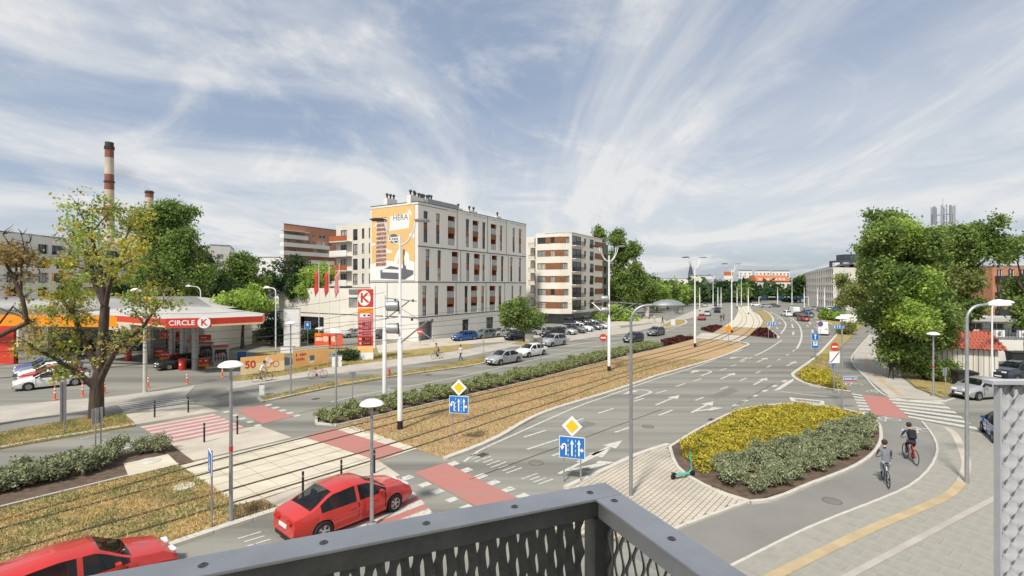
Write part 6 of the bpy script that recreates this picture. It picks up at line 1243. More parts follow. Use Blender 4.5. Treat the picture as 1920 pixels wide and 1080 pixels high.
def arm_lamp(px, py, top_y, dx, label, r=.085, mat_='galv', hs=1.0):
    b = g(px, py); k = b[1] / F; z = H - (top_y - HY) * k; t = thing('street_lamp', label, 'street lamp', (*b, 0)); L = dx * k; s = 1 if L > 0 else -1; rr = min(abs(L) * .55, .8)
    path = [(0, 0, 0), (0, 0, z - rr)] + [(s * rr * (1 - math.cos(a)), 0, z - rr + rr * math.sin(a)) for a in [math.pi / 2 * i / 7 for i in range(1, 8)]] + [(L - s * .1, 0, z + .05)]
    MB().tube(path, [r * 1.2] + [r * .85] * (len(path) - 1), 12).build('pole', M[mat_], t, 50)
    mb = MB(); mb.lathe((L + s * .3 * hs, 0, z), [(.01, -.05), (.62, -.03), (.66, .02), (.5, .14), (.25, .22), (.01, .25)], 20, squash=(1.05 * hs, .5 * hs)); mb.build('lamp_head', M['grey_metal' if hs > .9 else 'white_plastic'], t, 50); return t
arm_lamp(1183, 932, 573, 55, 'dark curved arm street lamp standing in the grid paving', .066, 'galv2' if 'galv2' in M else 'grey_metal', 1.0); arm_lamp(1813, 908, 572, 50, 'curved arm street lamp on the near pavement', .068, 'galv', .75); arm_lamp(1860, 722, 568, 22, 'thin street lamp beside the kiosk roof', .07, 'white_metal', .9); arm_lamp(272, 736, 546, -14, 'old concrete street lamp at the station drive', .13, 'kerb', .6); arm_lamp(376, 650, 537, -20, 'white street lamp behind the station roof', .07, 'white_metal', .6); arm_lamp(517, 668, 540, -14, 'white street lamp by the blue spruce', .07, 'white_metal', .6)
def tram_mast(px, py, label, arms_y=None, thick=None, full=True, group=None, pairs=2):
    b = g(px, py); k = b[1] / F; t = thing('tram_mast', label, 'tram mast', (*b, 0), .12, group); zt = 12.3 if full else 8.7; zl = 5.2
    MB().tube([(0, 0, 0), (0, 0, .55)], [.165, .165], 14).build('base_sleeve', M['black'], t, 40); MB().tube([(0, 0, .5), (0, 0, zl), (0, 0, zl + .08), (0, 0, zt - 1.0)], [.152, .138, .088, .07], 14).build('pole', M['white_metal'], t, 40)
    if full:
        for i, (dx, dy) in enumerate(((-1, -.12), (-1, .5), (1, -.12), (1, .5))):
            p = [(0, dy * .2, zt - 1.6)] + [(dx * (.12 + .75 * math.sin(a)), dy * (.2 + .8 * a / 1.57), zt - 1.6 + 1.5 * (1 - math.cos(a)) ** .7) for a in [1.57 * j / 6 for j in range(1, 7)]]
            a_ = MB().tube(p, .035, 8).build('lamp_arm', M['white_metal'], t, 50); e = p[-1]; mb = MB(); mb.lathe((e[0] + dx * .38, e[1], e[2]), [(.01, -.05), (.4, -.03), (.42, .02), (.2, .08), (.01, .09)], 12, squash=(1.1, .4)); mb.build('lamp_head', M['dark_metal' if i < 2 else 'grey_metal'], a_, 50)
    return t
tram_mast(750, 806, 'thick white tram mast with four lamps nearest the crossing'); tram_mast(721, 757, 'slim white tram mast without lamps in the hedge', full=False); tram_mast(1142, 697, 'white tram mast with twin lamps halfway along the hedge'); tram_mast(1303, 651, 'white tram mast at the end of the orange track bed')
for x, y in ((1372, 624), (1403, 590), (1312, 584), (1337, 580), (1346, 578), (1352, 579), (1382, 577), (1390, 576), (1458, 576), (1485, 575), (1508, 580), (1533, 581), (1546, 584)): tram_mast(x, y, 'slim white mast along the curving avenue', full=(x in (1372, 1337, 1390, 1485)), group='white masts along the curving avenue')
# catenary brackets and signal boxes on the masts
def bracket(px, py, z, dx, label):
    b = g(px, py); t = thing('catenary_bracket', label, 'bracket', (b[0], b[1], z), math.atan2(V[1], V[0]) if dx > 0 else math.atan2(-V[1], -V[0])); d = abs(dx)
    mb = MB(); mb.tube([(.12, 0, .9), (d, 0, .75)], .035, 7); mb.tube([(.12, 0, -.6), (d * .8, 0, .78)], .045, 7); mb.tube([(d * .55, 0, .2), (d * .95, 0, -.3)], .02, 6); mb.build('arm', M['grey_metal'], t); [MB().lathe((d * f, 0, .78), [(.02, -.1), (.07, -.06), (.07, .06), (.02, .1)], 8).build('insulator', M['dark_metal'], t) for f in (.35, .9)]
bracket(750, 806, 5.7, 3.2, 'slanting catenary bracket on the nearest tram mast'); bracket(721, 757, 6.6, 3.6, 'catenary bracket on the slim hedge mast'); bracket(1142, 697, 5.9, 3.4, 'catenary bracket right of the halfway mast'); bracket(1142, 697, 5.9, -2.4, 'catenary bracket left of the halfway mast')
for px, py, z, lab in ((750, 806, 7.2, 'upper grey cabinet strapped to the nearest tram mast'), (750, 806, 5.9, 'lower grey cabinet strapped to the nearest tram mast'), (1142, 697, 7.1, 'upper round grey loudspeaker on the halfway mast'), (1142, 697, 6.0, 'lower round grey loudspeaker on the halfway mast')):
    b = g(px, py); t = thing('mast_box', lab, 'signal box', (b[0] - .42, b[1] - .05, z), 0); o = MB().lathe((0, 0, 0), [(.01, -.36), (.27, -.34), (.3, -.2), (.3, .2), (.27, .34), (.01, .36)], 14, 'X'); o.build('housing', M['galv'], t, 40); MB().box((.3, 0, 0), (.12, .2, .62)).build('clamp', M['dark_metal'], t)
def wire(p, q, sag, label, r=.012):
    n = 14; mid = [(p[0] + (q[0] - p[0]) * i / n, p[1] + (q[1] - p[1]) * i / n, p[2] + (q[2] - p[2]) * i / n - sag * 4 * (i / n) * (1 - i / n)) for i in range(n + 1)]; o = MB().tube(mid, r, 5).build('overhead_wire', M['dark_metal']); tag(o, label, 'wire')
def W3(x, y, z): b = g(x, y); return (b[0], b[1], z)
m1, m2, m3, m4 = g(750, 806), g(721, 757), g(1142, 697), g(1303, 651)
tr1 = smooth_line([((a[0] + b[0]) / 2, (a[1] + b[1]) / 2) for a, b in zip(G(RAILS[0]), G(RAILS[1]))], 3); tr2 = smooth_line([((a[0] + b[0]) / 2, (a[1] + b[1]) / 2) for a, b in zip(G(RAILS[2]), G(RAILS[3]))], 3)
for nm, tr in (('far', tr1), ('near', tr2)):
    o = MB().tube([(x, y, 5.6) for x, y in tr], .011, 5).build('overhead_wire', M['dark_metal']); tag(o, f'tram contact wire above the {nm} track', 'wire'); 
    o = MB().tube([(x, y, 6.5 - .25 * math.sin(i * .45)) for i, (x, y) in enumerate(tr)], .009, 5).build('overhead_wire', M['dark_metal']); tag(o, f'tram carrier wire above the {nm} track', 'wire')
wire((*m2, 7.9), (*g(272, 736), 6.2), .5, 'long span wire from the hedge mast to the station lamp'); wire((*m1, 7.4), (*g(545, 742), 5.4), .1, 'short span wire over the left carriageway'); wire((*m3, 6.9), (*g(1060, 640), 5.6), .2, 'span wire reaching from the halfway mast to the parking'); wire((*m1, 6.6), (-24.5, 31.6, 4.4), .3, 'sagging wire from the nearest mast to the yellowing tree')

# ---------------------------------------------------------------- signs, bollards, boxes
for x, y in ((383, 830), (445, 815), (353, 774), (290, 783), (568, 934), (640, 909), (702, 888)):
    t = thing('bollard', 'thin black bollard at the tram crossing', 'bollard', (*g(x, y), 0), 0, 'black bollards at the tram crossing'); MB().tube([(0, 0, 0), (0, 0, 1.05)], .045, 10).build('post', M['black'], t, 40); MB().lathe((0, 0, .85), [(.047, 0), (.047, .06)], 10).build('band', M['grey_metal'], t)
t = thing('bollard', 'black bollard with a reflective stripe on the near kerb by the railing', 'bollard', (*g(597, 1012), 0)); MB().tube([(0, 0, 0), (0, 0, 1.0)], .05, 10).build('post', M['black'], t, 40); MB().box((-.06, 0, .55), (.03, .04, .8)).build('stripe', M['white_plastic'], t)
def sign_root(name, label, b, rz=0.0, posts=((0, 0),), h=2.6, r=.032): t = thing(name, label, 'road sign', (*b, 0), rz); [MB().tube([(x, y, 0), (x, y, h)], r, 8).build('post', M['galv'], t) for x, y in posts]; return t
def plate(t, x, z, w, h, m='blue_sign', y=-.05, border=True, th=.02):
    if border: MB().box((x, y, z), (w, th, h)).build('plate_edge', M['sign_white'], t)
    return MB().box((x, y - .006, z), (w - (.05 if border else 0), th, h - (.05 if border else 0))).build('plate', M[m], t)
def glyph(t, polys, m='sign_white', y=-.075):
    mb = MB()
    for k, pl in enumerate(polys): mb.add([(a, y - .002 * k, b) for a, b in pl], [tuple(range(len(pl)))])
    return mb.build('symbol', M[m], t)
def up_arrow(x, z, h, w=.07, hd_=.2): return [[(x - w / 2, z - h / 2), (x + w / 2, z - h / 2), (x + w / 2, z + h * .2), (x - w / 2, z + h * .2)], [(x - hd_ / 2, z + h * .2), (x + hd_ / 2, z + h * .2), (x, z + h / 2)]]
def lane_sign(px, py, z0, label, W_=1.62, Hh=1.12, rz=-.22, dz=.62):
    t = sign_root('lane_sign', label, g(px, py), rz, ((-.36, 0), (.36, 0)), z0 + Hh); zc = z0 + Hh / 2; plate(t, 0, zc, W_, Hh); P_ = up_arrow(0, zc, .85, .09, .24) + up_arrow(.45, zc + .02, .85, .09, .24) + [[(.48, zc - .05), (.62, zc - .05), (.62, zc - .14), (.48, zc - .14)], [(.62, zc + .03), (.62, zc - .22), (.76, zc - .1)]]
    th = [math.pi * i / 8 for i in range(9)]; P_ += [[(-.5 + .17 * math.cos(a), zc + .05 + .17 * math.sin(a)), (-.5 + .17 * math.cos(b), zc + .05 + .17 * math.sin(b)), (-.5 + .08 * math.cos(b), zc + .05 + .08 * math.sin(b)), (-.5 + .08 * math.cos(a), zc + .05 + .08 * math.sin(a))] for a, b in zip(th[:-1], th[1:])] + [[(-.42, zc + .05), (-.33, zc + .05), (-.33, zc - .4), (-.42, zc - .4)], [(-.77, zc + .05), (-.48, zc + .05), (-.625, zc - .16)]]
    P_ += [[(x - .015, zc + q), (x + .015, zc + q), (x + .015, zc + q + .14), (x - .015, zc + q + .14)] for x in (-.24, .24) for q in (-.45, -.2, .05, .3)]
    P_ = [[(a * W_ / 1.66, zc + (b - zc) * Hh / 1.12) for a, b in pl] for pl in P_]; glyph(t, P_); zd = z0 + Hh + .45
    for s, m, y in ((.62, 'sign_white', -.05), (.4, 'yellow_sign', -.066)): mb = MB(); mb.box((0, y, zd), (s, .02, s), 0, 0, R(45)); mb.build('diamond_plate', M[m], t)
    MB().tube([(0, -.02, z0 + Hh - .1), (0, -.02, zd)], .025, 6).build('post', M['galv'], t); return t
lane_sign(861, 831, 1.05 + .55, 'blue lane arrow sign topped by a yellow diamond on the tram verge', 1.08, .92, -.25); lane_sign(1073, 905, 1.05, 'near blue lane arrow sign with yellow diamond by the railing corner', 1.1, .92, -.3)
def ped_sign(px, py, top, label, rz=-.9, w=.62):
    b = g(px, py); k = b[1] / F; zt = H - (top - HY) * k; t = sign_root('crossing_sign', label, b, rz, h=zt); plate(t, 0, zt - w * .5, w, w); zc = zt - w * .5; glyph(t, [[(-.24, zc - .22), (.24, zc - .22), (0, zc + .24)]]); glyph(t, [[(-.03, zc - .05), (.03, zc - .05), (.04, zc + .08), (-.04, zc + .08)], [(-.02, zc - .05), (.02, zc - .05), (-.1, zc - .19), (-.13, zc - .17)], [(-.01, zc - .05), (.03, zc - .05), (.13, zc - .18), (.1, zc - .19)]], 'black', -.085); return t
ped_sign(397, 991, 845, 'blue pedestrian crossing sign beside the tall mushroom lamp', -.9, .75)
def back_sign(px, py, top, label, n=1, w=.7, hgt=.7, rz=.9):
    b = g(px, py); k = b[1] / F; zt = H - (top - HY) * k; t = sign_root('road_sign', label, b, rz, [(-.12 * (n - 1) + .24 * i, 0) for i in range(n)], zt); MB().box((0, .05, zt - hgt / 2), (w, .02, hgt)).build('plate', M['galv'], t); return t
back_sign(184, 861, 765, 'grey back of a road sign on two posts rising from the shrubs', 2, .5, .75, 1.3); back_sign(120, 816, 690 + 25, 'thick pale post with a narrow sign edge on the left verge', 1, .35, 2.2, 1.45); back_sign(661, 752, 697, 'grey backed sign on a thin post at the left carriageway', 1, .5, .45, .3); back_sign(907, 679, 618, 'thin grey sign post by the parking entry', 1, .4, .5, .9); back_sign(1014, 684, 632, 'triangular sign seen from behind near the white saloon', 1, .6, .6, .6); back_sign(1178, 711, 662, 'narrow marker post in the track bed', 1, .2, .3, .2); back_sign(1773, 743, 690, 'grey backed sign by the big poplar', 1, .5, .6, .4)
def no_entry(px, py, top, label, r=.32, rz=0.0, extra=None):
    b = g(px, py); k = b[1] / F; zt = H - (top - HY) * k; t = sign_root('no_entry_sign', label, b, rz, h=zt); mb = MB(); mb.lathe((0, -.05, zt - r), [(.01, -.02), (r, -.02), (r, .01)], 22, 'Y'); mb.build('plate', M['red_sign'], t); MB().box((0, -.075, zt - r), (r * 1.4, .01, r * .36)).build('bar', M['sign_white'], t); return t, zt
no_entry(1131, 667, 626, 'red no entry sign at the parking exit', .45); no_entry(788, 648, 616, 'red no entry sign beside the garage door', .42)
t, zt = no_entry(1564, 738, 642, 'red no entry sign above a white plate on the yellow island', .33, .1); MB().box((0, -.05, zt - 1.15), (.85, .02, .9)).build('white_plate', M['sign_white'], t); mb = MB(); mb.box((.02, -.066, zt - 1.15), (1.05, .01, .06), 0, 0, R(-48)); mb.build('bar', M['black'], t); [MB().tube([(x, .0, 0), (x, .0, zt - 1)], .03, 8).build('post', M['galv'], t) for x in (.26,)]
t = sign_root('turn_sign', 'blue mandatory turn sign on the yellow island', g(1562, 727), .6, ((0, 0), (.35, .1)), 2.3); mb = MB(); mb.lathe((0, -.05, 2.0), [(.01, -.02), (.3, -.02), (.3, .01)], 20, 'Y'); mb.build('plate', M['blue_sign'], t); glyph(t, [[(-.04, 1.8), (.04, 1.8), (.04, 2.05), (-.04, 2.05)], [(-.04, 2.05), (.12, 2.05), (.12, 2.12), (-.04, 2.12)], [(.1, 1.98), (.1, 2.18), (.22, 2.08)]])
t = sign_root('street_name_sign', 'blue street name plate with a red lower edge at the cycle path', g(1578, 770), 0, ((0, 0),), 2.9, .02); k_ = g(1578, 770)[1] / F; zc = H - (709 - HY) * k_; plate(t, .55, zc, .92, .2); print_marks(.55, -.075, zc - .03, .78, .09, M['sign_white'], t, 10); MB().box((.55, -.05, zc - .15), (.92, .02, .07)).build('lower_plate', M['red_sign'], t)
b = g(1528, 673); t = sign_root('direction_sign', 'blue straight ahead sign above a blue parking plate at the island', b, 0, ((-.05, 0), (.08, 0)), 3.2, .04); k_ = b[1] / F; za, zb2 = H - (631 - HY) * k_, H - (646 - HY) * k_; plate(t, 0, za, .82, .82); glyph(t, up_arrow(0, za, .62, .12, .36)); plate(t, 0, zb2, .82, .82); MB().box((0, -.075, zb2 + .1), (.5, .01, .45)).build('symbol', M['sign_white'], t); text('P', .4, M['black'], t, (0, -.085, zb2 + .1))
for px, py, yy, lab, w in ((1446, 636, 607, 'blue overhead lane board on the maroon bed', 20), (1572, 630, 613, 'blue lane board beside the white van', 22)):
    b = g(px, py); k_ = b[1] / F; t = sign_root('lane_board', lab, b, 0, ((-w * k_ * .25, 0), (w * k_ * .25, 0)), H - (yy - HY) * k_ + .2, .04); zc = H - (yy - HY) * k_; W_ = w * k_; plate(t, 0, zc, W_, 7.5 * k_); glyph(t, sum([up_arrow(x * W_, zc, 5.5 * k_, .1, .34) for x in (-.1, .1)], []) + [[(-.42 * W_, zc), (-.3 * W_, zc + .28), (-.3 * W_, zc - .28)], [(.42 * W_, zc), (.3 * W_, zc + .28), (.3 * W_, zc - .28)]])
b = g(1591, 618); k_ = b[1] / F; t = thing('billboard', 'blank white roadside billboard on two legs', 'billboard', (*b, 0), -.05); MB().box((0, 0, H - (597 - HY) * k_), (30 * k_, .15, 15.5 * k_)).build('panel', M['sign_white'], t); [MB().tube([(x, .1, 0), (x, .1, 2.4)], .07, 8).build('leg', M['galv'], t) for x in (-1, 1)]
b = g(1366, 650); k_ = b[1] / F; t = sign_root('warning_sign', 'orange temporary sign on the tram bed', b, 0, ((0, 0),), 3.6); MB().box((0, -.05, H - (616 - HY) * k_), (.75, .03, .75), 0, 0, R(45)).build('plate', M['orange_sign'], t)
b = g(1538, 640); t = sign_root('parking_sign', 'purple round sign with a white plate below, on the kerb by the van', b, 0, ((0, 0),), 3.0); mb = MB(); mb.lathe((0, -.05, 2.6), [(.01, -.02), (.4, -.02), (.4, .01)], 18, 'Y'); mb.build('plate', mat('purple_sign', (.16, .08, .25), .5), t); MB().box((0, -.05, 1.95), (.75, .02, .3)).build('lower_plate', M['sign_white'], t)
b = g(577, 655); t = sign_root('parking_sign', 'blue parking sign with disabled symbol near the bushes', b, 0, ((0, 0),), 3.6); k_ = b[1] / F; plate(t, 0, H - (610 - HY) * k_, .8, 1.0); glyph(t, [[(-.12, 3.4), (.12, 3.4), (.12, 3.1), (-.12, 3.1)]])
defm('blue_dark', (.02, .06, .14), .5)
# gantry with lane signals at the far junction
t = thing('signal_gantry', 'dark lane signal gantry spanning the far junction', 'gantry', (X_(1445, 200), 200, 0)); gx0, gx1 = X_(1423, 200) - X_(1445, 200), X_(1516, 200) - X_(1445, 200); zg = H - (557 - HY) * 200 / F; MB().tube([(gx0, 0, zg), (gx1, 0, zg)], .12, 8).build('beam', M['white_metal'], t); [MB().tube([(x, 0, 0), (x, 0, zg)], .14, 8).build('post', M['white_metal'], t) for x in (gx0, gx1)]
for k, px in enumerate((1432, 1465, 1486, 1502)): MB().box((X_(px, 200) - X_(1445, 200), -.15, zg - .3), (2.2, .1, 1.1)).build('sign_panel', M['blue_dark'], t)
for k, px in enumerate((1438, 1455, 1474, 1493)): MB().box((X_(px, 200) - X_(1445, 200), -.2, zg - .4), (.6, .3, 1.4)).build('signal_head', M['black'], t)
def cabinet(px, py, w, h, d, label, m='white_plastic', rz=.3): b = g(px, py); t = thing('utility_cabinet', label, 'cabinet', (*b, 0), rz); o = MB().box((0, 0, h / 2), (w, d, h)).build('body', M[m], t); bevel_me(o.data, .02); MB().box((0, 0, h + .02), (w + .06, d + .06, .06)).build('lid', M['galv'], t); MB().box((0, -d / 2 - .005, h * .5), (w * .86, .02, h * .8)).build('door', M[m], t); MB().box((w * .34, -d / 2 - .025, h * .55), (.03, .03, .14)).build('handle', M['dark_metal'], t)
cabinet(492, 741, .38, .85, .3, 'small white post box at the verge tip'); cabinet(627, 688, .45, 1.1, .35, 'left white utility cabinet beside the round bush'); cabinet(637, 687, .45, 1.1, .35, 'right white utility cabinet beside the round bush'); cabinet(992, 641, 1.3, 1.2, .4, 'white utility cabinet below the round tree'); cabinet(548, 650, 2.0, 5.2, 1.2, 'tall white ice box cabinet between the dark bushes'); cabinet(1262, 611, .8, 1.5, .5, 'white cabinet on the small grass island'); cabinet(455, 674, .9, .9, .9, 'dark blue crate behind the orange 50 banner', 'blue_sign'); cabinet(540, 662, 1.6, .8, .6, 'white planter box before the dark bush', 'white_plastic', 0)
b = g(730, 708); t = thing('fire_hydrant', 'small red fire hydrant on the verge', 'hydrant', (*b, .05)); MB().lathe((0, 0, 0), [(.12, 0), (.12, .05), (.07, .08), (.07, .6), (.1, .62), (.1, .7), (.03, .8), (.01, .8)], 12).build('barrel', M['red_sign'], t, 40); [MB().lathe((0, 0, .5), [(.05, -.16), (.05, .16)], 8, 'X').build('nozzle', M['red_sign'], t)]
for x, y, lab in ((1808, 724, 'black wheeled waste container beside the silver hatchback'), (1905, 681, 'dark waste container behind the kiosk, left one'), (1925, 681, 'dark waste container behind the kiosk, right one')):
    b = g(x, y); t = thing('waste_container', lab, 'bin', (*b, 0), -.2); mb = MB(); mb.add([(-.62, -.4, .12), (.62, -.4, .12), (.62, .4, .12), (-.62, .4, .12), (-.7, -.5, 1.15), (.7, -.5, 1.15), (.7, .5, 1.15), (-.7, .5, 1.15)], [(3, 2, 1, 0), (0, 1, 5, 4), (1, 2, 6, 5), (2, 3, 7, 6), (3, 0, 4, 7), (4, 5, 6, 7)]); mb.build('body', M['dark_metal'], t); MB().box((0, 0, 1.2), (1.5, 1.1, .12), 0, .06).build('lid', M['black'], t); [MB().lathe((sx * .5, sy * .32, .07), [(.01, -.03), (.08, -.03), (.08, .03)], 10, 'X').build('wheel', M['tyre'], t) for sx in (-1, 1) for sy in (-1, 1)]
t = thing('manhole_cover', 'pale concrete manhole cover in the track turf', 'manhole', (*g(344, 915), .05)); MB().lathe((0, 0, 0), [(.42, 0), (.42, .03), (.01, .035)], 20).build('lid', M['concrete'], t)
t = thing('manhole_cover', 'round cover on the concrete pad between the shrubs', 'manhole', (*g(279, 869), .11)); MB().lathe((0, 0, 0), [(.5, 0), (.5, .02), (.01, .025)], 20).build('lid', M['kerb'], t)
t = thing('bus_shelter', 'grey glass bus shelter by the far trees', 'shelter', (*g(1272, 588), 0), .9); MB().box((0, 0, 2.5), (4, 1.6, .12)).build('roof', M['grey_metal'], t); MB().box((0, .7, 1.3), (3.8, .06, 2.2)).build('glass_wall', M['pane_light'], t); [MB().box((x, -.6, 1.25), (.08, .08, 2.5)).build('post', M['dark_metal'], t) for x in (-1.8, 1.8)]
t = thing('advert_column', 'white advertising column beside the street trees', 'advert column', (*g(1213, 593), 0)); MB().lathe((0, 0, 0), [(.6, 0), (.6, 3.0), (.7, 3.05), (.7, 3.2), (.01, 3.5)], 18).build('drum', M['white_plastic'], t, 40); MB().lathe((0, 0, .8), [(.61, 0), (.61, 1.6)], 18).build('poster', M['render_cream'], t)

# ---------------------------------------------------------------- scooter, bicycles, people
def scooter(p, rz):
    t = thing('electric_scooter', 'green electric scooter left on the grid paving by the planted island', 'scooter', (*p, .075), rz); defm('scooter_green', (.06, .42, .27), .4, .08, 3)
    for x, nm in ((-.52, 'wheel'), (.5, 'wheel')): MB().lathe((x, -.03, .12), [(.03, 0), (.12, 0), (.13, .03), (.12, .06), (.03, .06)], 16, 'Y').build(nm, M['tyre'], t, 40)
    o = MB().box((-.08, 0, .17), (.75, .17, .05)).build('deck', M['scooter_green'], t); bevel_me(o.data, .015); MB().tube([(.3, 0, .18), (.46, 0, .3), (.44, 0, .5), (.36, 0, 1.12)], [.035, .035, .03, .028], 10).build('stem', M['scooter_green'], t, 50); MB().tube([(.46, 0, .32), (.5, 0, .12)], .028, 8).build('fork', M['dark_metal'], t); MB().tube([(.36, -.24, 1.14), (.35, 0, 1.15), (.36, .24, 1.14)], .02, 8).build('handlebar', M['dark_metal'], t); MB().box((-.5, 0, .27), (.24, .1, .03), 0, 0, .25).build('mudguard', M['black'], t)
scooter(g(1281, 899), math.atan2(.35, .9))
def bicycle(p, head, label, colour='dark_metal'):
    t = thing('bicycle', label, 'bicycle', (*p, .03), math.atan2(head[1], head[0]))
    for x in (-.52, .52):
        w = MB(); pts = [(x + .33 * math.cos(a), 0, .35 + .33 * math.sin(a)) for a in [2 * math.pi * i / 20 for i in range(21)]]; w.tube(pts, .018, 6); w.build('wheel', M['tyre'], t, 50); w = MB(); [w.tube([(x, 0, .35), (x + .32 * math.cos(a), 0, .35 + .32 * math.sin(a))], .003, 4) for a in [2 * math.pi * i / 12 for i in range(12)]]; w.build('spokes', M['grey_metal'], t)
    f = MB(); [f.tube([a, b], .019, 7) for a, b in (((-.52, 0, .35), (-.1, 0, .32)), ((-.52, 0, .35), (-.18, 0, .82)), ((-.1, 0, .32), (-.2, 0, .92)), ((-.1, 0, .32), (.36, 0, .85)), ((-.18, 0, .8), (.35, 0, .9)), ((.34, 0, .98), (.52, 0, .35)))]; f.build('frame', M[colour], t)
    MB().tube([(.22, -.28, 1.02), (.34, -.1, 1.05), (.34, .1, 1.05), (.22, .28, 1.02)], .016, 7).build('handlebar', M['dark_metal'], t); o = MB().box((-.21, 0, .95), (.26, .14, .06)).build('saddle', M['black'], t); bevel_me(o.data, .02); MB().lathe((-.1, -.03, .32), [(.01, 0), (.1, 0), (.1, .02)], 14, 'Y').build('chainring', M['dark_metal'], t); MB().tube([(-.1, -.12, .18), (-.1, .12, .46)], .015, 6).build('crank', M['dark_metal'], t)
    return t
SKIN = mat('skin', (.50, .30, .21), .6, .06, 6); HAIR = mat('hair', (.045, .03, .02), .8, .2, 20)
def skin_body(name, J, E, m, parent=None):
    """one continuous surface grown over a posed skeleton; J = joint: (x, y, z, r)"""
    keys = list(J); me = bpy.data.meshes.new(name); me.from_pydata([J[k][:3] for k in keys], [(keys.index(a), keys.index(b)) for a, b in E], []); o = bpy.data.objects.new(name, me); COL.objects.link(o)
    md = o.modifiers.new('s', 'SKIN'); md.use_smooth_shade = True
    for i, k in enumerate(keys): r = J[k][3]; me.skin_vertices[0].data[i].radius = (r, r) if len(J[k]) < 5 else (J[k][3], J[k][4])
    me.skin_vertices[0].data[0].use_root = True; sb = o.modifiers.new('b', 'SUBSURF'); sb.levels = 1; sb.render_levels = 1
    dg = bpy.context.evaluated_depsgraph_get(); m2 = bpy.data.meshes.new_from_object(o.evaluated_get(dg)); bpy.data.objects.remove(o); m2.materials.clear()
    return m2
def person(p, head, label, top, legs, pose='walk', z=0.02, name='person', hair=HAIR, pack=None):
    t = thing(name, label, 'person', (*p, z), math.atan2(head[1], head[0]))
    if pose == 'ride':
        hip, ch, nk, hd_ = (-.2, 0, 1.0), (.02, 0, 1.32), (.12, 0, 1.5), (.18, 0, 1.64); kn = [(.2, .1, .78), (.12, -.1, .62)]; an = [(.02, .12, .42), (-.1, -.12, .2)]; el = [(.2, .24, 1.22), (.2, -.24, 1.22)]; ha = [(.32, .26, 1.07), (.32, -.26, 1.07)]
    else:
        s = .2 if pose == 'walk' else .04; hip, ch, nk, hd_ = (0, 0, .95), (.03, 0, 1.3), (.03, 0, 1.5), (.05, 0, 1.64); kn = [(s + .04, .1, .5), (-s * .3, -.1, .5)]; an = [(s * 1.2, .1, .09), (-s * 1.8, -.1, .12)]; el = [(-.1, .25, 1.13), (.08, -.25, 1.13)]; ha = [(-.02, .27, .88), (.2, -.25, .92)]
    J = {'hip': (*hip, .15, .12), 'waist': (*[(a + b) / 2 for a, b in zip(hip, ch)], .135, .11), 'ch': (*ch, .17, .12), 'nk': (*nk, .055), 'hd0': (hd_[0], 0, hd_[2] - .04, .08), 'hd1': (hd_[0], 0, hd_[2] + .08, .085)}; E = [('hip', 'waist'), ('waist', 'ch'), ('ch', 'nk'), ('nk', 'hd0'), ('hd0', 'hd1')]
    for i, sg_ in enumerate((1, -1)):
        J[f'th{i}'] = (hip[0], .1 * sg_, hip[2] - .06, .09); J[f'kn{i}'] = (*kn[i], .062); J[f'an{i}'] = (*an[i], .042); J[f'to{i}'] = (an[i][0] + .17, an[i][1], max(an[i][2] - .05, .04), .035)
        J[f'sh{i}'] = (ch[0] + .03, .19 * sg_, ch[2] + .13, .06); J[f'el{i}'] = (*el[i], .043); J[f'ha{i}'] = (*ha[i], .03); J[f'pa{i}'] = (ha[i][0] + .06, ha[i][1], ha[i][2] - .03, .033)
        E += [('hip', f'th{i}'), (f'th{i}', f'kn{i}'), (f'kn{i}', f'an{i}'), (f'an{i}', f'to{i}'), ('ch', f'sh{i}'), (f'sh{i}', f'el{i}'), (f'el{i}', f'ha{i}'), (f'ha{i}', f'pa{i}')]
    me = skin_body('body', J, E, None); 
    for m_ in (top, legs, SKIN, HAIR, M['black']): me.materials.append(m_)
    for pl in me.polygons:
        c = pl.center; i = 0
        if c.z > nk[2] + .0 : i = 2
        elif min((c - Vector(h)).length for h in ha) < .12: i = 2
        elif c.z < hip[2] - .02 or (pose == 'ride' and c.x < hip[0] + .45 and c.z < hip[2] + .02): i = 1
        if min((c - Vector(a)).length for a in an) < .1 or c.z < .07: i = 4 if c.z < an[0][2] + .1 or c.z < an[1][2] + .1 else i
        pl.material_index = i
    link('body', me, t); MB().lathe((hd_[0] - .025, 0, hd_[2] + .06), [(.06, -.09), (.108, -.03), (.11, .05), (.07, .11), (.01, .125)], 14).build('hair', hair, t, 60)
    mb = MB(); mb.lathe((hd_[0] + .085, 0, hd_[2] - .0), [(.022, -.03), (.012, .03)], 6); mb.build('nose', SKIN, t)
    if pack: o = MB().box((ch[0] - .22, 0, ch[2] + .02), (.17, .3, .42), 0, 0, .3 if pose == 'ride' else 0).build('backpack', pack, t); bevel_me(o.data, .04)
    return t
def cloth(n, c): return mat('cloth_' + n, c, .9, .12, 8)
cB, cG, cW, cN, cR, cT, cY = cloth('black', (.02, .02, .024)), cloth('grey', (.16, .165, .18)), cloth('white', (.62, .6, .58)), cloth('navy', (.03, .045, .09)), cloth('rust', (.36, .07, .03)), cloth('tan', (.38, .29, .2)), cloth('pale', (.4, .42, .46))
def rider(p, head, bl, pl, top, legs, col='dark_metal', pack=None): bicycle(p, head, bl, col); person(p, head, pl, top, legs, 'ride', .03, pack=pack)
rider(g(1707, 866), (.3, .95), 'bicycle with red rear bag on the curved cycle path', 'cyclist in dark jacket riding away on the curved path', cN, cB, 'red_sign', cB)
rider(g(1660, 908), (.45, .9), 'grey bicycle following on the curved cycle path', 'cyclist in grey top following the dark jacketed rider', cG, cY, 'grey_metal')
rider(g(492, 716), (.75, .66), 'bicycle passing the orange 50 banner', 'cyclist in pale shirt before the orange 50 banner', cW, cT); bicycle(g(596, 710), (.75, .66), 'thin framed bicycle gliding past the second orange banner', 'red_sign')
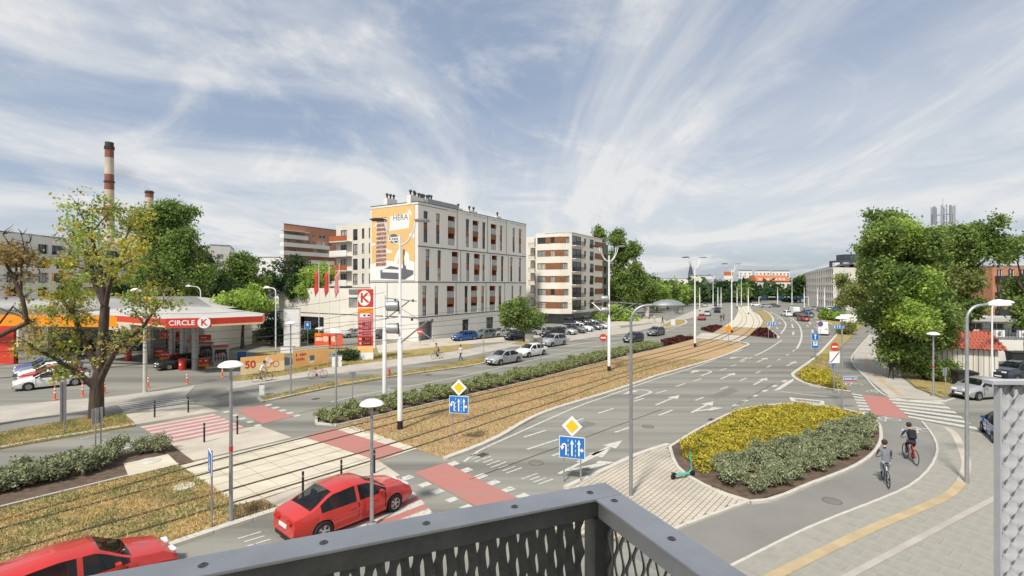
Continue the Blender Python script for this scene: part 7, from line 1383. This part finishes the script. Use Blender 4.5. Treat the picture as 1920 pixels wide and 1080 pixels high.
rider(g(820, 673), (-.7, -.7), 'bicycle on the path left of the pedestrian', 'cyclist in pale clothes on the far cycle path', cT, cG); person(g(864, 677), (-.7, -.7), 'pedestrian in white shirt and jeans on the far path', cW, cN)
person(g(1664, 709), (-.4, -.9), 'pedestrian in white beside the big poplar', cW, cT); person(g(1671, 711), (-.4, -.9), 'pedestrian in black at the poplar edge', cB, cB); person(g(1683, 709), (-.4, -.9), 'pedestrian in grey walking with the one in black', cG, cY)
person(g(1242, 609), (.6, -.8), 'person in black crossing by the small grass island', cB, cB); person(g(1217, 606), (.6, -.8), 'person in pale top near the advertising column', cR, cW); person(g(1227, 604), (.6, -.8), 'second person in light clothes near the advertising column', cW, cT); person(g(1357, 601), (-.5, -.8), 'person in red top waiting at the tram crossing', cR, cB); person(g(1352, 604), (-.5, -.8), 'person in dark clothes waiting at the tram crossing', cB, cG)

# ---------------------------------------------------------------- the balcony we look from
defm('rail_paint', (.70, .685, .66), .5, .08, 6, metal=.0, fine=.06, fscale=80); defm('rail_dark', (.20, .20, .19), .5, .15, 8, metal=.0, fine=.12, fscale=60); defm('panel_light', (.5, .51, .53), .45, .08, 6, metal=.1)
ZR_ = H - .62; u1 = norm((.922, .387)); u2 = (u1[1], -u1[0]); n1 = (u1[1], -u1[0])      # u1 along the front rail to the corner, u2 from the corner back along the side
CO = (.2925, 1.5626); rail = thing('balcony_railing', 'grey metal balcony railing with expanded mesh panels and screwed flat handrail', 'railing', (CO[0], CO[1], H - 1.72))
def bp(a, b, z): return (u1[0] * a + u2[0] * b, u1[1] * a + u2[1] * b, z - (H - 1.72))
def rbox(a0, a1, b0, b1, z0, z1, nm, m, bev=.0015):
    mb = MB(); c = bp((a0 + a1) / 2, (b0 + b1) / 2, (z0 + z1) / 2); mb.box(c, (a1 - a0, b1 - b0, z1 - z0), math.atan2(u1[1], u1[0])); o = mb.build(nm, M[m], rail); bevel_me(o.data, bev); return o
WR_ = .094
hr1 = rbox(-2.4, .0, 0, WR_, ZR_ - .008, ZR_, 'handrail', 'rail_paint'); hr2 = rbox(-WR_, .0, WR_ + .002, 2.2, ZR_ - .008, ZR_, 'handrail', 'rail_paint')
rbox(-2.4, -.018, .02, .074, ZR_ - .066, ZR_ - .014, 'rail_beam', 'rail_dark'); rbox(-.074, -.02, .076, 2.2, ZR_ - .066, ZR_ - .014, 'rail_beam', 'rail_paint'); rbox(-2.4, -.03, .03, .064, ZR_ - .015, ZR_ - .007, 'spacer', 'black'); rbox(-.064, -.03, .07, 2.2, ZR_ - .015, ZR_ - .007, 'spacer', 'black')
rbox(-.088, -.022, .022, .082, H - 1.72, ZR_ - .067, 'post', 'rail_dark'); rbox(-2.4, -2.34, .022, .082, H - 1.72, ZR_ - .067, 'post', 'rail_dark'); rbox(-2.3, -.09, .03, .064, H - 1.66, H - 1.61, 'rail_beam', 'rail_dark')
SCM = MB(); SCM.lathe((0, 0, 0), [(.009, .0005), (.0085, .0022), (.004, .003), (.0035, .0012), (.0001, .001)], 16); SCM.lathe((0, 0, 0), [(.0105, .0004), (.009, .0006)], 16); SCM = SCM.mesh('screw', M['rail_dark'], 30)
for a, b in ((-.085, .05), (-.33, .05), (-.58, .05), (-.83, .05), (-1.08, .05), (-.05, .125), (-.045, .36), (-.045, .6), (-.045, .85)): o = link('screw', SCM, rail); o.location = bp(a, b, ZR_ + .0002)
def mesh_panel(parent, org, du, dn, length, z0, z1, m, s=.03, P=.10, A=.0062, w=.0088, d=.0085, th=.0022, tilt=0.0):
    """expanded metal: wavy twisted strands touching at staggered bonds"""
    mb = MB(); n = int(length / s); k = int((z1 - z0) / (P / 10))
    for j in range(n):
        rows_ = []
        for i in range(k + 1):
            z = z0 + (z1 - z0) * i / k; ph = 2 * math.pi * z / P + (math.pi if j % 2 else 0); c = (j + .5) * s + A * math.sin(ph); tw = d * math.cos(ph) + tilt; wv = w * (1 - .12 * math.cos(2 * ph))
            for x, y in ((c - wv, tw + th), (c + wv, -tw + th), (c + wv, -tw - th), (c - wv, tw - th)): rows_.append((org[0] + du[0] * x + dn[0] * y, org[1] + du[1] * x + dn[1] * y, z))
        mb.add(rows_, [(4 * i + a, 4 * i + (a + 1) % 4, 4 * (i + 1) + (a + 1) % 4, 4 * (i + 1) + a) for i in range(k) for a in range(4)])
    return mb.build('mesh_panel', M[m], parent, 50)
zz0 = 0.12; zz1 = ZR_ - .067 - (H - 1.72)
o1 = bp(-2.3, .047, H - 1.72); mesh_panel(rail, o1, u1, u2, 2.2, zz0, zz1, 'rail_dark', w=.0118, A=.005, d=.006, tilt=-.006); o2 = bp(-.047, .084, H - 1.72); mesh_panel(rail, o2, u2, u1, 1.9, zz0, zz1, 'rail_dark', w=.009, d=.004, tilt=.010)
pn = thing('balcony_divider', 'light grey expanded metal screen with a flat cap at the right edge', 'screen', (2.12, 2.16, H - 1.72)); zt = H - .42 - (H - 1.72); mesh_panel(pn, (0, 0, 0), (1, 0.0), (0, 1), 1.5, -.6, zt - .012, 'panel_light', s=.0335, w=.0125, A=.0050, d=.014, tilt=.004); MB().box((.7, 0, zt), (1.5, .05, .016)).build('cap', M['panel_light'], pn); [MB().box((x, 0, zt - .03), (.006, .03, .05)).build('clip', M['rail_dark'], pn) for x in (.05, .16, .3)]; MB().box((-.004, .0, zt / 2 - .3), (.008, .03, zt + .55)).build('edge_strip', M['panel_light'], pn)
struct(MB().prism([(CO[0] + q[0], CO[1] + q[1]) for q in (bp(.02, -.02, 0)[:2], bp(-2.6, -.02, 0)[:2], bp(-2.6, 3.0, 0)[:2], bp(.02, 3.0, 0)[:2])], H - 1.95, H - 1.721).build('balcony_floor', M['kerb']))
struct(MB().prism([(CO[0] + q[0], CO[1] + q[1]) for q in (bp(-.25, .62, 0)[:2], bp(-3.6, .62, 0)[:2], bp(-3.6, 3.2, 0)[:2], bp(-.25, 3.2, 0)[:2])], H + 1.15, H + 1.4).build('shade_ceiling', M['render_white']))  # unseen slab added overhead to shade the railing, set back from its edge
struct(MB().box((-1.5, -2.4, 6), (26, .4, 12)).build('shade_wall', M['render_white']))  # unseen wall added behind the viewer for shade, height set by its shadow
